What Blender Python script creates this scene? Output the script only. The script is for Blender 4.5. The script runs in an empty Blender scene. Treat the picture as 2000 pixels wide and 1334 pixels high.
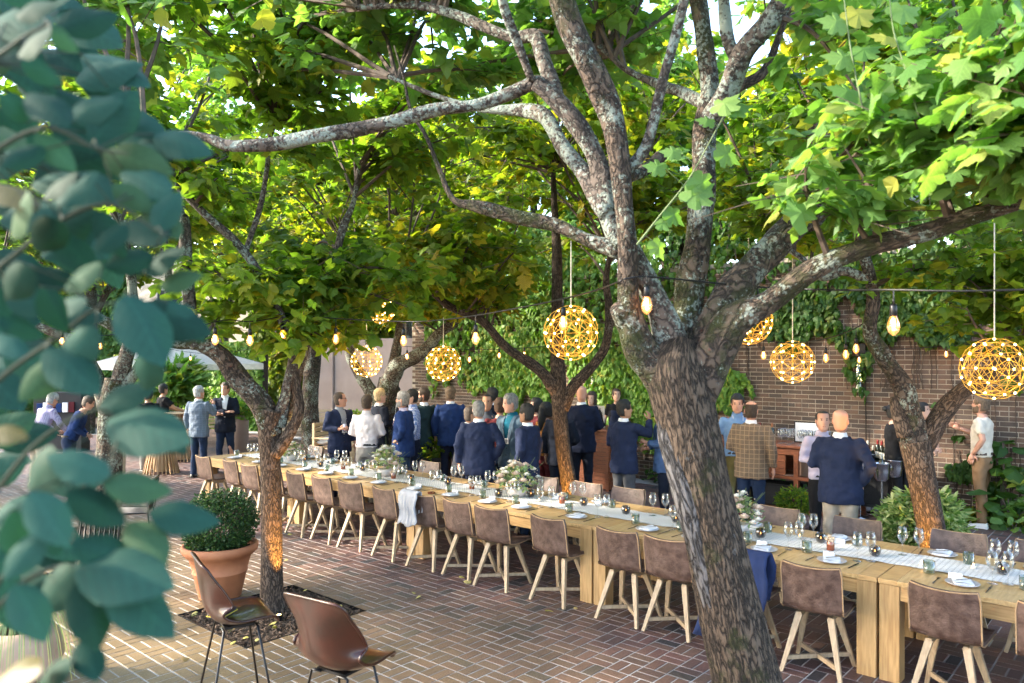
import bpy, math, random
import numpy as np
from mathutils import Vector, Matrix
rad = math.radians
rnd = random.Random(7)
nr = np.random.default_rng(11)
SC = bpy.context.scene
COL = SC.collection

# ------------------------------------------------------------------ camera
FX, FY = 0.7520, 0.6592          # horizontal view direction
RX, RY = 0.6592, -0.7520         # to the right of the view
CZ, FPX, HOR = 2.4, 1480.0, 696.0
def P(px, py, d):
    """world point at view depth d (metres) on the ray of a photo pixel"""
    r = (px - 1000.0) / FPX * d
    return Vector((FX * d + RX * r, FY * d + RY * r, CZ - (py - HOR) / FPX * d))
def W(px, d):
    p = P(px, HOR, d); return (p.x, p.y)
def proj(v):
    v = np.asarray(v, dtype=float)
    d = v[..., 0] * FX + v[..., 1] * FY
    r = v[..., 0] * RX + v[..., 1] * RY
    dd = np.where(d > 0.05, d, np.nan)
    return 1000 + r / dd * FPX, HOR - (v[..., 2] - CZ) / dd * FPX, d
cam_d = bpy.data.cameras.new('camera'); cam = bpy.data.objects.new('camera', cam_d); COL.objects.link(cam)
cam.location = (0, 0, CZ); cam.rotation_euler = (rad(90), 0, -math.atan2(FX, FY))
cam_d.lens = FPX / 2000 * 36; cam_d.sensor_width = 36; cam_d.shift_y = 29 / 2000
cam_d.clip_start = 0.05; cam_d.clip_end = 400
cam_d.dof.use_dof = True; cam_d.dof.focus_distance = 8.2; cam_d.dof.aperture_fstop = 2.4
SC.camera = cam

# ------------------------------------------------------------------ light
SUN_EL, SUN_ROT = 27.0, -40.0
wd = bpy.data.worlds.new('World'); SC.world = wd; wd.use_nodes = True
wn = wd.node_tree; bg = wn.nodes['Background']
sk = wn.nodes.new('ShaderNodeTexSky'); sk.sky_type = 'NISHITA'; sk.sun_disc = False
sk.sun_elevation = rad(SUN_EL); sk.sun_rotation = rad(SUN_ROT % 360); sk.dust_density = 1.5; sk.ozone_density = 0.7
wn.links.new(sk.outputs[0], bg.inputs[0]); bg.inputs[1].default_value = 0.15
sd = bpy.data.lights.new('sun', 'SUN'); sd.energy = 2.1; sd.angle = rad(2.5); sd.color = (1.0, 0.90, 0.74)
so = bpy.data.objects.new('sun', sd); COL.objects.link(so)
sv = Vector((math.sin(rad(SUN_ROT)) * math.cos(rad(SUN_EL)), math.cos(rad(SUN_ROT)) * math.cos(rad(SUN_EL)), math.sin(rad(SUN_EL))))
so.rotation_euler = sv.to_track_quat('Z', 'Y').to_euler(); so.location = (0, 0, 20)
SC.view_settings.view_transform = 'Standard'; SC.view_settings.look = 'None'
SC.view_settings.exposure = 3.15; SC.view_settings.gamma = 1.0
SC.cycles.use_denoising = True
SC.cycles.max_bounces = 9; SC.cycles.diffuse_bounces = 6; SC.cycles.glossy_bounces = 3
SC.cycles.transmission_bounces = 4; SC.cycles.transparent_max_bounces = 10
SC.cycles.sample_clamp_indirect = 6; SC.cycles.caustics_reflective = False; SC.cycles.caustics_refractive = False

# ------------------------------------------------------------------ materials
def nodes(name):
    m = bpy.data.materials.new(name); m.use_nodes = True
    nt = m.node_tree; b = nt.nodes['Principled BSDF']
    return m, nt, b, nt.nodes.new, nt.links.new
def c4(c): return (c[0], c[1], c[2], 1)
def pmat(name, c1, c2=None, scale=8, rough=0.6, bump=0.0, metal=0.0, stretch=(1, 1, 1), coord='Object', detail=5, spec=0.5, coat=0.0, lo=0.35, hi=0.65, bscale=None, vary=False):
    m, nt, b, N, L = nodes(name)
    b.inputs['Roughness'].default_value = rough; b.inputs['Metallic'].default_value = metal
    b.inputs['Specular IOR Level'].default_value = spec; b.inputs['Coat Weight'].default_value = coat
    c2 = c2 or tuple(x * 0.75 for x in c1)
    tc = N('ShaderNodeTexCoord'); mp = N('ShaderNodeMapping'); mp.inputs['Scale'].default_value = stretch
    if vary:
        oi = N('ShaderNodeObjectInfo'); ml = N('ShaderNodeMath'); ml.operation = 'MULTIPLY'; ml.inputs[1].default_value = 37.0; L(oi.outputs['Random'], ml.inputs[0])
        av = N('ShaderNodeVectorMath'); av.operation = 'ADD'; L(tc.outputs[coord], av.inputs[0]); L(ml.outputs[0], av.inputs[1]); L(av.outputs[0], mp.inputs[0])
    else: L(tc.outputs[coord], mp.inputs[0])
    n = N('ShaderNodeTexNoise'); n.inputs['Scale'].default_value = scale; n.inputs['Detail'].default_value = detail
    L(mp.outputs[0], n.inputs[0])
    r = N('ShaderNodeValToRGB'); r.color_ramp.elements[0].position = lo; r.color_ramp.elements[1].position = hi
    r.color_ramp.elements[0].color = c4(c2); r.color_ramp.elements[1].color = c4(c1)
    L(n.outputs[0], r.inputs[0]); L(r.outputs[0], b.inputs['Base Color'])
    if bump:
        n2 = N('ShaderNodeTexNoise'); n2.inputs['Scale'].default_value = bscale or scale * 4; n2.inputs['Detail'].default_value = 4
        L(mp.outputs[0], n2.inputs[0])
        bp = N('ShaderNodeBump'); bp.inputs['Strength'].default_value = bump; bp.inputs['Distance'].default_value = 0.02
        L(n2.outputs[0], bp.inputs['Height']); L(bp.outputs[0], b.inputs['Normal'])
    return m
def emit(name, col, s):
    m, nt, b, N, L = nodes(name)
    b.inputs['Base Color'].default_value = c4(col); b.inputs['Emission Color'].default_value = c4(col); b.inputs['Emission Strength'].default_value = s
    return m
def glass(name, tint=(1, 1, 1), edge=0.35, rough=0.02):
    m, nt, b, N, L = nodes(name); nt.nodes.remove(b)
    out = nt.nodes['Material Output']
    t = N('ShaderNodeBsdfTransparent'); t.inputs[0].default_value = c4(tint)
    g = N('ShaderNodeBsdfGlossy'); g.inputs['Roughness'].default_value = rough
    lw = N('ShaderNodeLayerWeight'); lw.inputs[0].default_value = edge
    mx = N('ShaderNodeMixShader'); L(lw.outputs[1], mx.inputs[0]); L(t.outputs[0], mx.inputs[1]); L(g.outputs[0], mx.inputs[2])
    L(mx.outputs[0], out.inputs[0])
    return m
def leafmat(name, cols, trans=0.55, rough=0.5, tcol=(1.5, 1.65, 0.55), veins=False, spec=0.3):
    """leaf: colour picked per leaf; light passes through"""
    m, nt, b, N, L = nodes(name)
    out = nt.nodes['Material Output']
    g = N('ShaderNodeNewGeometry'); oi = N('ShaderNodeObjectInfo')
    ad = N('ShaderNodeMath'); ad.operation = 'ADD'; L(g.outputs['Random Per Island'], ad.inputs[0]); L(oi.outputs['Random'], ad.inputs[1])
    fr = N('ShaderNodeMath'); fr.operation = 'FRACT'; L(ad.outputs[0], fr.inputs[0])
    r = N('ShaderNodeValToRGB'); r.color_ramp.interpolation = 'LINEAR'
    els = r.color_ramp.elements
    while len(els) < len(cols): els.new(0.5)
    for i, (p, c) in enumerate(cols): els[i].position = p
    for i, (p, c) in enumerate(cols): els[i].color = c4(c)
    L(fr.outputs[0], r.inputs[0])
    tc = N('ShaderNodeTexCoord'); n = N('ShaderNodeTexNoise'); n.inputs['Scale'].default_value = 14; L(tc.outputs['Object'], n.inputs[0])
    mr = N('ShaderNodeMapRange'); mr.inputs['To Min'].default_value = 0.8; mr.inputs['To Max'].default_value = 1.2; L(n.outputs[0], mr.inputs[0])
    mm = N('ShaderNodeVectorMath'); mm.operation = 'SCALE'; L(r.outputs[0], mm.inputs[0]); L(mr.outputs[0], mm.inputs['Scale'])
    if veins:
        sx = N('ShaderNodeSeparateXYZ'); L(tc.outputs['Object'], sx.inputs[0])
        ax = N('ShaderNodeMath'); ax.operation = 'ABSOLUTE'; L(sx.outputs[0], ax.inputs[0])
        a1 = N('ShaderNodeMath'); a1.operation = 'MULTIPLY_ADD'; L(ax.outputs[0], a1.inputs[0]); a1.inputs[1].default_value = -0.75; L(sx.outputs[1], a1.inputs[2])
        a2 = N('ShaderNodeMath'); a2.operation = 'MULTIPLY'; a2.inputs[1].default_value = 7.5; L(a1.outputs[0], a2.inputs[0])
        a3 = N('ShaderNodeMath'); a3.operation = 'PINGPONG'; a3.inputs[1].default_value = 0.5; L(a2.outputs[0], a3.inputs[0])
        a4 = N('ShaderNodeMath'); a4.operation = 'LESS_THAN'; a4.inputs[1].default_value = 0.06; L(a3.outputs[0], a4.inputs[0])
        a5 = N('ShaderNodeMath'); a5.operation = 'LESS_THAN'; a5.inputs[1].default_value = 0.012; L(ax.outputs[0], a5.inputs[0])
        a6 = N('ShaderNodeMath'); a6.operation = 'MAXIMUM'; L(a4.outputs[0], a6.inputs[0]); L(a5.outputs[0], a6.inputs[1])
        a7 = N('ShaderNodeMath'); a7.operation = 'MULTIPLY_ADD'; a7.inputs[1].default_value = 0.30; a7.inputs[2].default_value = 1.0; L(a6.outputs[0], a7.inputs[0])
        m2 = N('ShaderNodeVectorMath'); m2.operation = 'SCALE'; L(mm.outputs[0], m2.inputs[0]); L(a7.outputs[0], m2.inputs['Scale']); mm = m2
        bp = N('ShaderNodeBump'); bp.inputs['Strength'].default_value = 0.12; bp.inputs['Distance'].default_value = 0.003; bp.invert = True; L(a3.outputs[0], bp.inputs['Height']); L(bp.outputs[0], b.inputs['Normal'])
    L(mm.outputs[0], b.inputs['Base Color']); b.inputs['Roughness'].default_value = rough; b.inputs['Specular IOR Level'].default_value = spec
    t = N('ShaderNodeBsdfTranslucent')
    tm = N('ShaderNodeVectorMath'); tm.operation = 'MULTIPLY'; tm.inputs[1].default_value = tcol; L(mm.outputs[0], tm.inputs[0])
    L(tm.outputs[0], t.inputs[0])
    mx = N('ShaderNodeMixShader'); mx.inputs[0].default_value = trans
    L(b.outputs[0], mx.inputs[1]); L(t.outputs[0], mx.inputs[2]); L(mx.outputs[0], out.inputs[0])
    return m
def barkmat(name, base, dark, lichen=(0.38, 0.40, 0.34), lic=0.5, moss=0.0, ridge=14.0, along=3.0, bump=1.0):
    """furrowed bark: dark branching cracks between plates, then moss and lichen patches"""
    m, nt, b, N, L = nodes(name)
    b.inputs['Roughness'].default_value = 0.85; b.inputs['Specular IOR Level'].default_value = 0.3
    uv = N('ShaderNodeUVMap'); uv.uv_map = 'UVMap'
    tc = N('ShaderNodeTexCoord')
    mp = N('ShaderNodeMapping'); mp.inputs['Scale'].default_value = (ridge, along, 1); L(uv.outputs[0], mp.inputs[0])
    def noise(vec, sc, det=5, dist=0.0, rough=0.55):
        q = N('ShaderNodeTexNoise'); q.inputs['Scale'].default_value = sc; q.inputs['Detail'].default_value = det; q.inputs['Distortion'].default_value = dist; q.inputs['Roughness'].default_value = rough
        L(vec, q.inputs[0]); return q.outputs[0]
    def math_(op, a, v=None, clamp=False):
        q = N('ShaderNodeMath'); q.operation = op; q.use_clamp = clamp
        L(a, q.inputs[0])
        if v is not None:
            if isinstance(v, (int, float)): q.inputs[1].default_value = v
            else: L(v, q.inputs[1])
        return q.outputs[0]
    n = noise(mp.outputs[0], 1.0, 4, 0.35)
    crack = math_('MULTIPLY', math_('ABSOLUTE', math_('SUBTRACT', n, 0.5)), 11.0, True)
    fine = noise(mp.outputs[0], 5.0, 6, 0.2, 0.7)
    h = math_('ADD', crack, math_('MULTIPLY', fine, 0.5))
    r = N('ShaderNodeValToRGB'); e = r.color_ramp.elements; e[0].position = 0.22; e[1].position = 1.25 if False else 1.0
    e[0].color = c4(dark); e[1].color = c4(tuple(min(1, x * 1.35) for x in base)); k = e.new(0.55); k.color = c4(tuple(x * 0.62 for x in base)); L(math_('MULTIPLY', h, 0.78), r.inputs[0])
    col = r.outputs[0]
    def patch(col, c, scale, lo, hi, coarse=None):
        q = noise(tc.outputs['Object'], scale, 8, 0.0, 0.72)
        if coarse: q = math_('ADD', math_('MULTIPLY', q, 0.6), math_('MULTIPLY', noise(tc.outputs['Object'], coarse, 2), 0.4))
        rr = N('ShaderNodeMapRange'); rr.inputs['From Min'].default_value = lo; rr.inputs['From Max'].default_value = hi; L(q, rr.inputs[0])
        mx = N('ShaderNodeMix'); mx.data_type = 'RGBA'; L(rr.outputs[0], mx.inputs[0]); L(col, mx.inputs[6]); mx.inputs[7].default_value = c4(c)
        return mx.outputs[2]
    if moss: col = patch(col, (0.032, 0.036, 0.010), 5.0, 0.64 - moss, 0.72 - moss, 1.3)
    if lic: col = patch(col, lichen, 34.0, 0.66 - lic * 0.25, 0.70 - lic * 0.25, 3.5)
    if lic: col = patch(col, tuple(x * 1.25 for x in lichen), 70.0, 0.74 - lic * 0.22, 0.77 - lic * 0.22, 5.0)
    L(col, b.inputs['Base Color'])
    bp = N('ShaderNodeBump'); bp.inputs['Strength'].default_value = bump; bp.inputs['Distance'].default_value = 0.025
    L(h, bp.inputs['Height']); L(bp.outputs[0], b.inputs['Normal'])
    return m
def brickmat(name, cols, spread, lit_tone=None, attr=False, coordscale=60, rough=0.8):
    """brick: colour picked per brick, faint grain, soft weathering that varies over the place and, where given, warm light painted in"""
    m, nt, b, N, L = nodes(name)
    b.inputs['Roughness'].default_value = rough
    g = N('ShaderNodeNewGeometry'); oi = N('ShaderNodeObjectInfo')
    ad = N('ShaderNodeMath'); ad.operation = 'ADD'; L(g.outputs['Random Per Island'], ad.inputs[0]); L(oi.outputs['Random'], ad.inputs[1])
    fr = N('ShaderNodeMath'); fr.operation = 'FRACT'; L(ad.outputs[0], fr.inputs[0])
    r = N('ShaderNodeValToRGB'); r.color_ramp.interpolation = 'CONSTANT'; els = r.color_ramp.elements
    while len(els) < len(cols): els.new(0.5)
    for i, (p, c) in enumerate(cols): els[i].position = p
    for i, (p, c) in enumerate(cols): els[i].color = c4(c)
    L(fr.outputs[0], r.inputs[0]); col = r.outputs[0]
    if lit_tone:
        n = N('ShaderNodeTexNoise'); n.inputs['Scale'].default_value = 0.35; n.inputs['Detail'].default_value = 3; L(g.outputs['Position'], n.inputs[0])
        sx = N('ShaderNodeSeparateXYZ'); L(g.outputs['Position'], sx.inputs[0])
        # warm light on the open court towards the stair, painted into the bricks as buff
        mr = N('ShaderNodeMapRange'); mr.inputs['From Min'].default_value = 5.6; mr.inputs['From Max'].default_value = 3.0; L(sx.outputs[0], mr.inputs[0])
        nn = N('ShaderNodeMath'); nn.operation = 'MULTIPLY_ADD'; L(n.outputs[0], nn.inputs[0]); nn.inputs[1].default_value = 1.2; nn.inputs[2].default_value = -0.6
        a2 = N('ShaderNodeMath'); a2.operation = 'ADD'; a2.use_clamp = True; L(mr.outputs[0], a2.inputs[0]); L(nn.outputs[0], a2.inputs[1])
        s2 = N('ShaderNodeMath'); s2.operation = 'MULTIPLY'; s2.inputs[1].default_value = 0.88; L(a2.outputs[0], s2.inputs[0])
        mx = N('ShaderNodeMix'); mx.data_type = 'RGBA'; L(s2.outputs[0], mx.inputs[0]); L(col, mx.inputs[6]); mx.inputs[7].default_value = c4(lit_tone); col = mx.outputs[2]
    n3 = N('ShaderNodeTexNoise'); n3.inputs['Scale'].default_value = coordscale; n3.inputs['Detail'].default_value = 4; L(g.outputs['Position'], n3.inputs[0])
    mr3 = N('ShaderNodeMapRange'); mr3.inputs['To Min'].default_value = 1 - spread; mr3.inputs['To Max'].default_value = 1 + spread; L(n3.outputs[0], mr3.inputs[0])
    sc = N('ShaderNodeVectorMath'); sc.operation = 'SCALE'; L(col, sc.inputs[0]); L(mr3.outputs[0], sc.inputs['Scale'])
    n4 = N('ShaderNodeTexNoise'); n4.inputs['Scale'].default_value = 1.3; n4.inputs['Detail'].default_value = 6; L(g.outputs['Position'], n4.inputs[0])
    mr4 = N('ShaderNodeMapRange'); mr4.inputs['From Min'].default_value = 0.3; mr4.inputs['From Max'].default_value = 0.7; mr4.inputs['To Min'].default_value = 0.66; mr4.inputs['To Max'].default_value = 1.22; L(n4.outputs[0], mr4.inputs[0])
    sc4 = N('ShaderNodeVectorMath'); sc4.operation = 'SCALE'; L(sc.outputs[0], sc4.inputs[0]); L(mr4.outputs[0], sc4.inputs['Scale']); sc = sc4
    L(sc.outputs[0], b.inputs['Base Color'])
    bp = N('ShaderNodeBump'); bp.inputs['Strength'].default_value = 0.35; bp.inputs['Distance'].default_value = 0.01
    L(n3.outputs[0], bp.inputs['Height']); L(bp.outputs[0], b.inputs['Normal'])
    return m
def plaid(name, base, line, scale, width=0.12, second=None):
    m, nt, b, N, L = nodes(name); b.inputs['Roughness'].default_value = 0.9
    tc = N('ShaderNodeTexCoord'); sx = N('ShaderNodeSeparateXYZ'); L(tc.outputs['Object'], sx.inputs[0])
    outs = []
    for ax in (0, 2):
        w = N('ShaderNodeMath'); w.operation = 'MULTIPLY'; w.inputs[1].default_value = scale; L(sx.outputs[ax], w.inputs[0])
        f = N('ShaderNodeMath'); f.operation = 'FRACT'; L(w.outputs[0], f.inputs[0])
        l = N('ShaderNodeMath'); l.operation = 'LESS_THAN'; l.inputs[1].default_value = width; L(f.outputs[0], l.inputs[0]); outs.append(l.outputs[0])
    mxm = N('ShaderNodeMath'); mxm.operation = 'MAXIMUM'; L(outs[0], mxm.inputs[0]); L(outs[1], mxm.inputs[1])
    mx = N('ShaderNodeMix'); mx.data_type = 'RGBA'; L(mxm.outputs[0], mx.inputs[0]); mx.inputs[6].default_value = c4(base); mx.inputs[7].default_value = c4(line)
    L(mx.outputs[2], b.inputs['Base Color'])
    return m
M = {}
M['oak'] = pmat('oak', (0.46, 0.285, 0.12), (0.33, 0.19, 0.075), 5, 0.42, 0.08, stretch=(14, 1.2, 14))
M['oak_top'] = pmat('oak_top', (0.50, 0.33, 0.15), (0.37, 0.225, 0.09), 4, 0.33, 0.05, stretch=(1.5, 12, 12))
M['oak_leg'] = pmat('oak_leg', (0.44, 0.27, 0.115), (0.30, 0.175, 0.07), 4, 0.45, 0.08, stretch=(14, 14, 1.2))
M['ash'] = pmat('ash', (0.36, 0.265, 0.17), (0.25, 0.18, 0.11), 5, 0.55, 0.1, stretch=(10, 10, 1.5))
M['leather'] = pmat('leather', (0.118, 0.074, 0.059), (0.048, 0.025, 0.019), 15, 0.45, 0.3, detail=14, lo=0.36, hi=0.70, spec=0.45, vary=True)
M['leather_edge'] = pmat('leather_edge', (0.38, 0.24, 0.13), None, 20, 0.5)
M['tan_leather'] = pmat('tan_leather', (0.034, 0.0062, 0.0028), (0.013, 0.0028, 0.0015), 6, 0.34, 0.05, spec=0.35, coat=0.18)
M['black_metal'] = pmat('black_metal', (0.015, 0.015, 0.017), None, 20, 0.35, metal=0.6)
M['white_cloth'] = pmat('white_cloth', (0.72, 0.72, 0.74), (0.62, 0.62, 0.65), 9, 0.9, 0.2)
M['plate'] = pmat('plate', (0.50, 0.46, 0.44), (0.42, 0.38, 0.36), 10, 0.3)
M['steel'] = pmat('steel', (0.60, 0.60, 0.62), (0.45, 0.45, 0.47), 12, 0.22, metal=1.0)
M['cutlery'] = pmat('cutlery', (0.26, 0.25, 0.25), None, 12, 0.25, metal=1.0)
M['glass'] = glass('clear_glass', (0.96, 0.97, 0.97), 0.3)
M['smoke'] = glass('smoked_glass', (0.42, 0.40, 0.40), 0.35)
M['greenglass'] = glass('pale_green_glass', (0.78, 0.85, 0.80), 0.3)
M['gold'] = pmat('gold_wire', (0.70, 0.44, 0.07), (0.55, 0.34, 0.05), 5, 0.35, metal=0.7)
M['led'] = emit('warm_led', (1.0, 0.66, 0.22), 6)
M['filament'] = emit('filament', (1.0, 0.50, 0.14), 5)
M['flame'] = emit('candle_flame', (1.0, 0.48, 0.14), 3)
M['wax'] = pmat('wax', (0.80, 0.70, 0.55), None, 5, 0.5)
M['bulbglass'] = glass('bulb_glass', (1.0, 0.86, 0.66), 0.35)
_nt = M['bulbglass'].node_tree; _e = _nt.nodes.new('ShaderNodeEmission'); _e.inputs[0].default_value = (1.0, 0.36, 0.07, 1); _e.inputs[1].default_value = 0.10
_a = _nt.nodes.new('ShaderNodeAddShader'); _o = _nt.nodes['Material Output']; _nt.links.new(_o.inputs[0].links[0].from_socket, _a.inputs[0]); _nt.links.new(_e.outputs[0], _a.inputs[1]); _nt.links.new(_a.outputs[0], _o.inputs[0])
M['terracotta'] = pmat('terracotta', (0.42, 0.165, 0.075), (0.33, 0.12, 0.055), 6, 0.8, 0.1)
M['stonepot'] = pmat('stone_pot', (0.42, 0.29, 0.22), (0.33, 0.22, 0.17), 6, 0.85, 0.1)
M['soil'] = pmat('soil', (0.055, 0.035, 0.022), (0.025, 0.016, 0.010), 40, 0.95, 0.6)
M['mulch'] = pmat('mulch', (0.13, 0.08, 0.05), (0.04, 0.025, 0.016), 60, 0.95, 0.5)
M['mortar'] = pmat('mortar', (0.40, 0.385, 0.375), (0.22, 0.205, 0.195), 3, 0.9, 0.2, bscale=80)
M['wallmortar'] = pmat('wall_mortar', (0.40, 0.34, 0.27), (0.26, 0.22, 0.175), 5, 0.9, 0.2)
M['paver'] = brickmat('paver', [(0, (0.102, 0.050, 0.046)), (0.20, (0.080, 0.043, 0.041)), (0.40, (0.118, 0.061, 0.051)), (0.58, (0.072, 0.041, 0.041)), (0.74, (0.100, 0.058, 0.048)), (0.89, (0.034, 0.031, 0.036))], 0.35, lit_tone=(0.20, 0.135, 0.062), rough=0.55)
M['wallbrick'] = brickmat('wall_brick', [(0, (0.105, 0.060, 0.040)), (0.2, (0.075, 0.047, 0.034)), (0.4, (0.125, 0.070, 0.046)), (0.58, (0.092, 0.054, 0.038)), (0.75, (0.062, 0.042, 0.033)), (0.9, (0.145, 0.086, 0.056))], 0.3)
M['redwood'] = pmat('redwood', (0.20, 0.060, 0.022), (0.11, 0.032, 0.013), 5, 0.45, 0.1, stretch=(2, 2, 14))
M['teak'] = pmat('teak', (0.50, 0.37, 0.23), (0.38, 0.27, 0.16), 5, 0.6, 0.1, stretch=(2, 2, 8))
M['slat'] = pmat('slat', (0.43, 0.27, 0.14), (0.32, 0.19, 0.095), 5, 0.55, 0.1, stretch=(6, 6, 1))
M['dark'] = pmat('dark_wicker', (0.02, 0.02, 0.022), (0.008, 0.008, 0.009), 60, 0.8, 0.4)
M['bark_main'] = barkmat('bark_main', (0.088, 0.062, 0.044), (0.012, 0.009, 0.007), lichen=(0.13, 0.12, 0.115), lic=0.22, moss=0.11, ridge=52, along=9.0, bump=1.0)
M['bark_dead'] = barkmat('bark_dead', (0.100, 0.095, 0.098), (0.012, 0.010, 0.010), lic=0, ridge=90, along=6.0)
M['bark_limb'] = barkmat('bark_limb', (0.070, 0.055, 0.046), (0.020, 0.015, 0.013), lichen=(0.19, 0.22, 0.19), lic=0.62, moss=0.04, ridge=26, along=14, bump=0.5)
M['bark_mossy'] = barkmat('bark_mossy', (0.072, 0.051, 0.038), (0.016, 0.012, 0.010), lichen=(0.21, 0.24, 0.205), lic=0.50, moss=0.14, ridge=26, along=11, bump=0.8)
M['bark_young'] = barkmat('bark_young', (0.088, 0.060, 0.044), (0.025, 0.017, 0.012), lichen=(0.18, 0.165, 0.145), lic=0.26, moss=0.02, ridge=60, along=13, bump=0.9)
M['twig'] = pmat('twig', (0.10, 0.070, 0.050), (0.05, 0.035, 0.027), 12, 0.9)
M['darkstem'] = pmat('dark_stem', (0.018, 0.030, 0.012), None, 12, 0.8)
M['stem'] = pmat('green_stem', (0.10, 0.14, 0.05), None, 12, 0.7)
GRN = [(0.0, (0.060, 0.118, 0.016)), (0.3, (0.105, 0.185, 0.024)), (0.6, (0.145, 0.230, 0.032)), (0.86, (0.19, 0.250, 0.034)), (0.97, (0.28, 0.26, 0.03))]
YEL = [(0.0, (0.075, 0.140, 0.016)), (0.3, (0.12, 0.185, 0.020)), (0.6, (0.165, 0.215, 0.022)), (0.86, (0.22, 0.225, 0.024)), (0.97, (0.34, 0.26, 0.03))]
PAL = [(0.0, (0.080, 0.175, 0.045)), (0.3, (0.115, 0.225, 0.06)), (0.6, (0.145, 0.26, 0.075)), (0.86, (0.18, 0.29, 0.085)), (0.97, (0.30, 0.30, 0.06))]
DRK = [(0.0, (0.030, 0.075, 0.014)), (0.3, (0.045, 0.105, 0.018)), (0.6, (0.06, 0.13, 0.022)), (0.86, (0.08, 0.15, 0.025)), (0.98, (0.12, 0.15, 0.025))]
for k_, n_, c_, t_ in (('leaf', 'mulberry_leaf', GRN, 0.64), ('leaf_y', 'yellowing_leaf', YEL, 0.64), ('leaf_p', 'pale_leaf', PAL, 0.55), ('leaf_d', 'dark_leaf', DRK, 0.45)):
    M[k_] = leafmat(n_, c_, t_); M[k_ + '_v'] = leafmat(n_ + '_veined', c_, t_, veins=True)
M['ivy'] = leafmat('ivy_leaf', [(0, (0.07, 0.16, 0.022)), (0.35, (0.11, 0.225, 0.03)), (0.7, (0.15, 0.27, 0.038)), (0.9, (0.19, 0.28, 0.04)), (0.98, (0.27, 0.26, 0.04))], 0.3)
M['shrubleaf'] = leafmat('blue_green_leaf', [(0, (0.006, 0.026, 0.016)), (0.35, (0.010, 0.040, 0.028)), (0.7, (0.015, 0.052, 0.037)), (0.9, (0.020, 0.062, 0.044)), (0.99, (0.03, 0.065, 0.028))], 0.12, rough=0.7, spec=0.12, tcol=(0.9, 1.4, 0.5), veins=True)
M['box'] = leafmat('boxwood_leaf', [(0, (0.012, 0.035, 0.012)), (0.3, (0.02, 0.055, 0.016)), (0.6, (0.03, 0.075, 0.02)), (0.85, (0.05, 0.10, 0.025)), (0.97, (0.08, 0.14, 0.03))], 0.2)
M['variegated'] = leafmat('variegated_leaf', [(0, (0.07, 0.15, 0.03)), (0.3, (0.13, 0.23, 0.05)), (0.6, (0.25, 0.33, 0.11)), (0.85, (0.38, 0.42, 0.18)), (0.97, (0.45, 0.48, 0.25))], 0.3)
M['agedleaf'] = leafmat('aged_leaf', [(0, (0.07, 0.055, 0.008)), (1, (0.06, 0.05, 0.008))], 0.2, veins=True)
M['yleaf'] = leafmat('fallen_yellow_leaf', [(0, (0.45, 0.38, 0.10)), (0.4, (0.38, 0.36, 0.12)), (0.8, (0.30, 0.20, 0.08))], 0.1)
M['skin'] = [pmat('skin_%s' % a, c, tuple(x * 0.9 for x in c), 6, 0.5) for a, c in (('fair', (0.58, 0.33, 0.235)), ('rosy', (0.56, 0.29, 0.20)), ('tan', (0.42, 0.23, 0.14)), ('brown', (0.26, 0.135, 0.08)))]
M['eye'] = pmat('eye', (0.015, 0.012, 0.01), None, 5, 0.3)
M['lip'] = pmat('lip', (0.36, 0.13, 0.10), None, 5, 0.5)
def cloth(name, c, f=0.8): return pmat(name, c, tuple(x * f for x in c), 10, 0.92, 0.55, bscale=9, spec=0.2)
HAIR = {k: pmat('hair_' + k, c, tuple(x * 0.5 for x in c), 18, 0.6, 0.6, stretch=(3, 3, 1), bscale=60) for k, c in dict(black=(0.010, 0.009, 0.009), brown=(0.055, 0.032, 0.019), auburn=(0.10, 0.045, 0.02), grey=(0.26, 0.25, 0.24), white=(0.48, 0.48, 0.49), blond=(0.50, 0.38, 0.21), sandy=(0.17, 0.11, 0.065)).items()}

# ------------------------------------------------------------------ mesh helpers
class G:
    """collects shapes; build() links them as one mesh object"""
    def __init__(s): s.v = []; s.f = []; s.m = []; s.uv = []
    def add(s, v, f, m=0, uv=None):
        o = len(s.v); s.v += [tuple(p) for p in v]; s.f += [tuple(i + o for i in q) for q in f]; s.m += [m] * len(f)
        s.uv += uv if uv else [(0, 0)] * len(v)
    def mesh(s, name, mats, smooth=False):
        me = bpy.data.meshes.new(name); me.from_pydata(s.v, [], s.f)
        for x in (mats if isinstance(mats, (list, tuple)) else [mats]): me.materials.append(x)
        if len(me.materials) > 1: me.polygons.foreach_set('material_index', s.m)
        if any(u != (0, 0) for u in s.uv[:400]):
            lay = me.uv_layers.new(name='UVMap'); a = np.array(s.uv, dtype=np.float32)
            vi = np.empty(len(me.loops), dtype=np.int32); me.loops.foreach_get('vertex_index', vi)
            lay.data.foreach_set('uv', a[vi].ravel())
        if smooth: me.shade_smooth()
        return me
    def build(s, name, mats, parent=None, smooth=False, loc=None):
        return link(name, s.mesh(name, mats, smooth), parent, loc)
def link(name, data, parent=None, loc=None, rz=0):
    o = bpy.data.objects.new(name, data); COL.objects.link(o)
    if parent: o.parent = parent
    if loc is not None: o.location = loc
    if rz: o.rotation_euler = (0, 0, rz)
    return o
def tag(o, label, cat=None, group=None, kind=None):
    if label: o['label'] = label
    if cat: o['category'] = cat
    if group: o['group'] = group
    if kind: o['kind'] = kind
    return o
def empty(name, label, cat, loc=(0, 0, 0), rz=0, group=None, kind=None):
    return tag(link(name, None, None, loc, rz), label, cat, group, kind)
def copy_tree(o, parent=None):
    c = o.copy(); COL.objects.link(c)
    if parent: c.parent = parent; c.matrix_parent_inverse = o.matrix_parent_inverse
    for ch in KIDS.get(o.name, []): copy_tree(ch, c)
    return c
KIDS = {}
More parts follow.
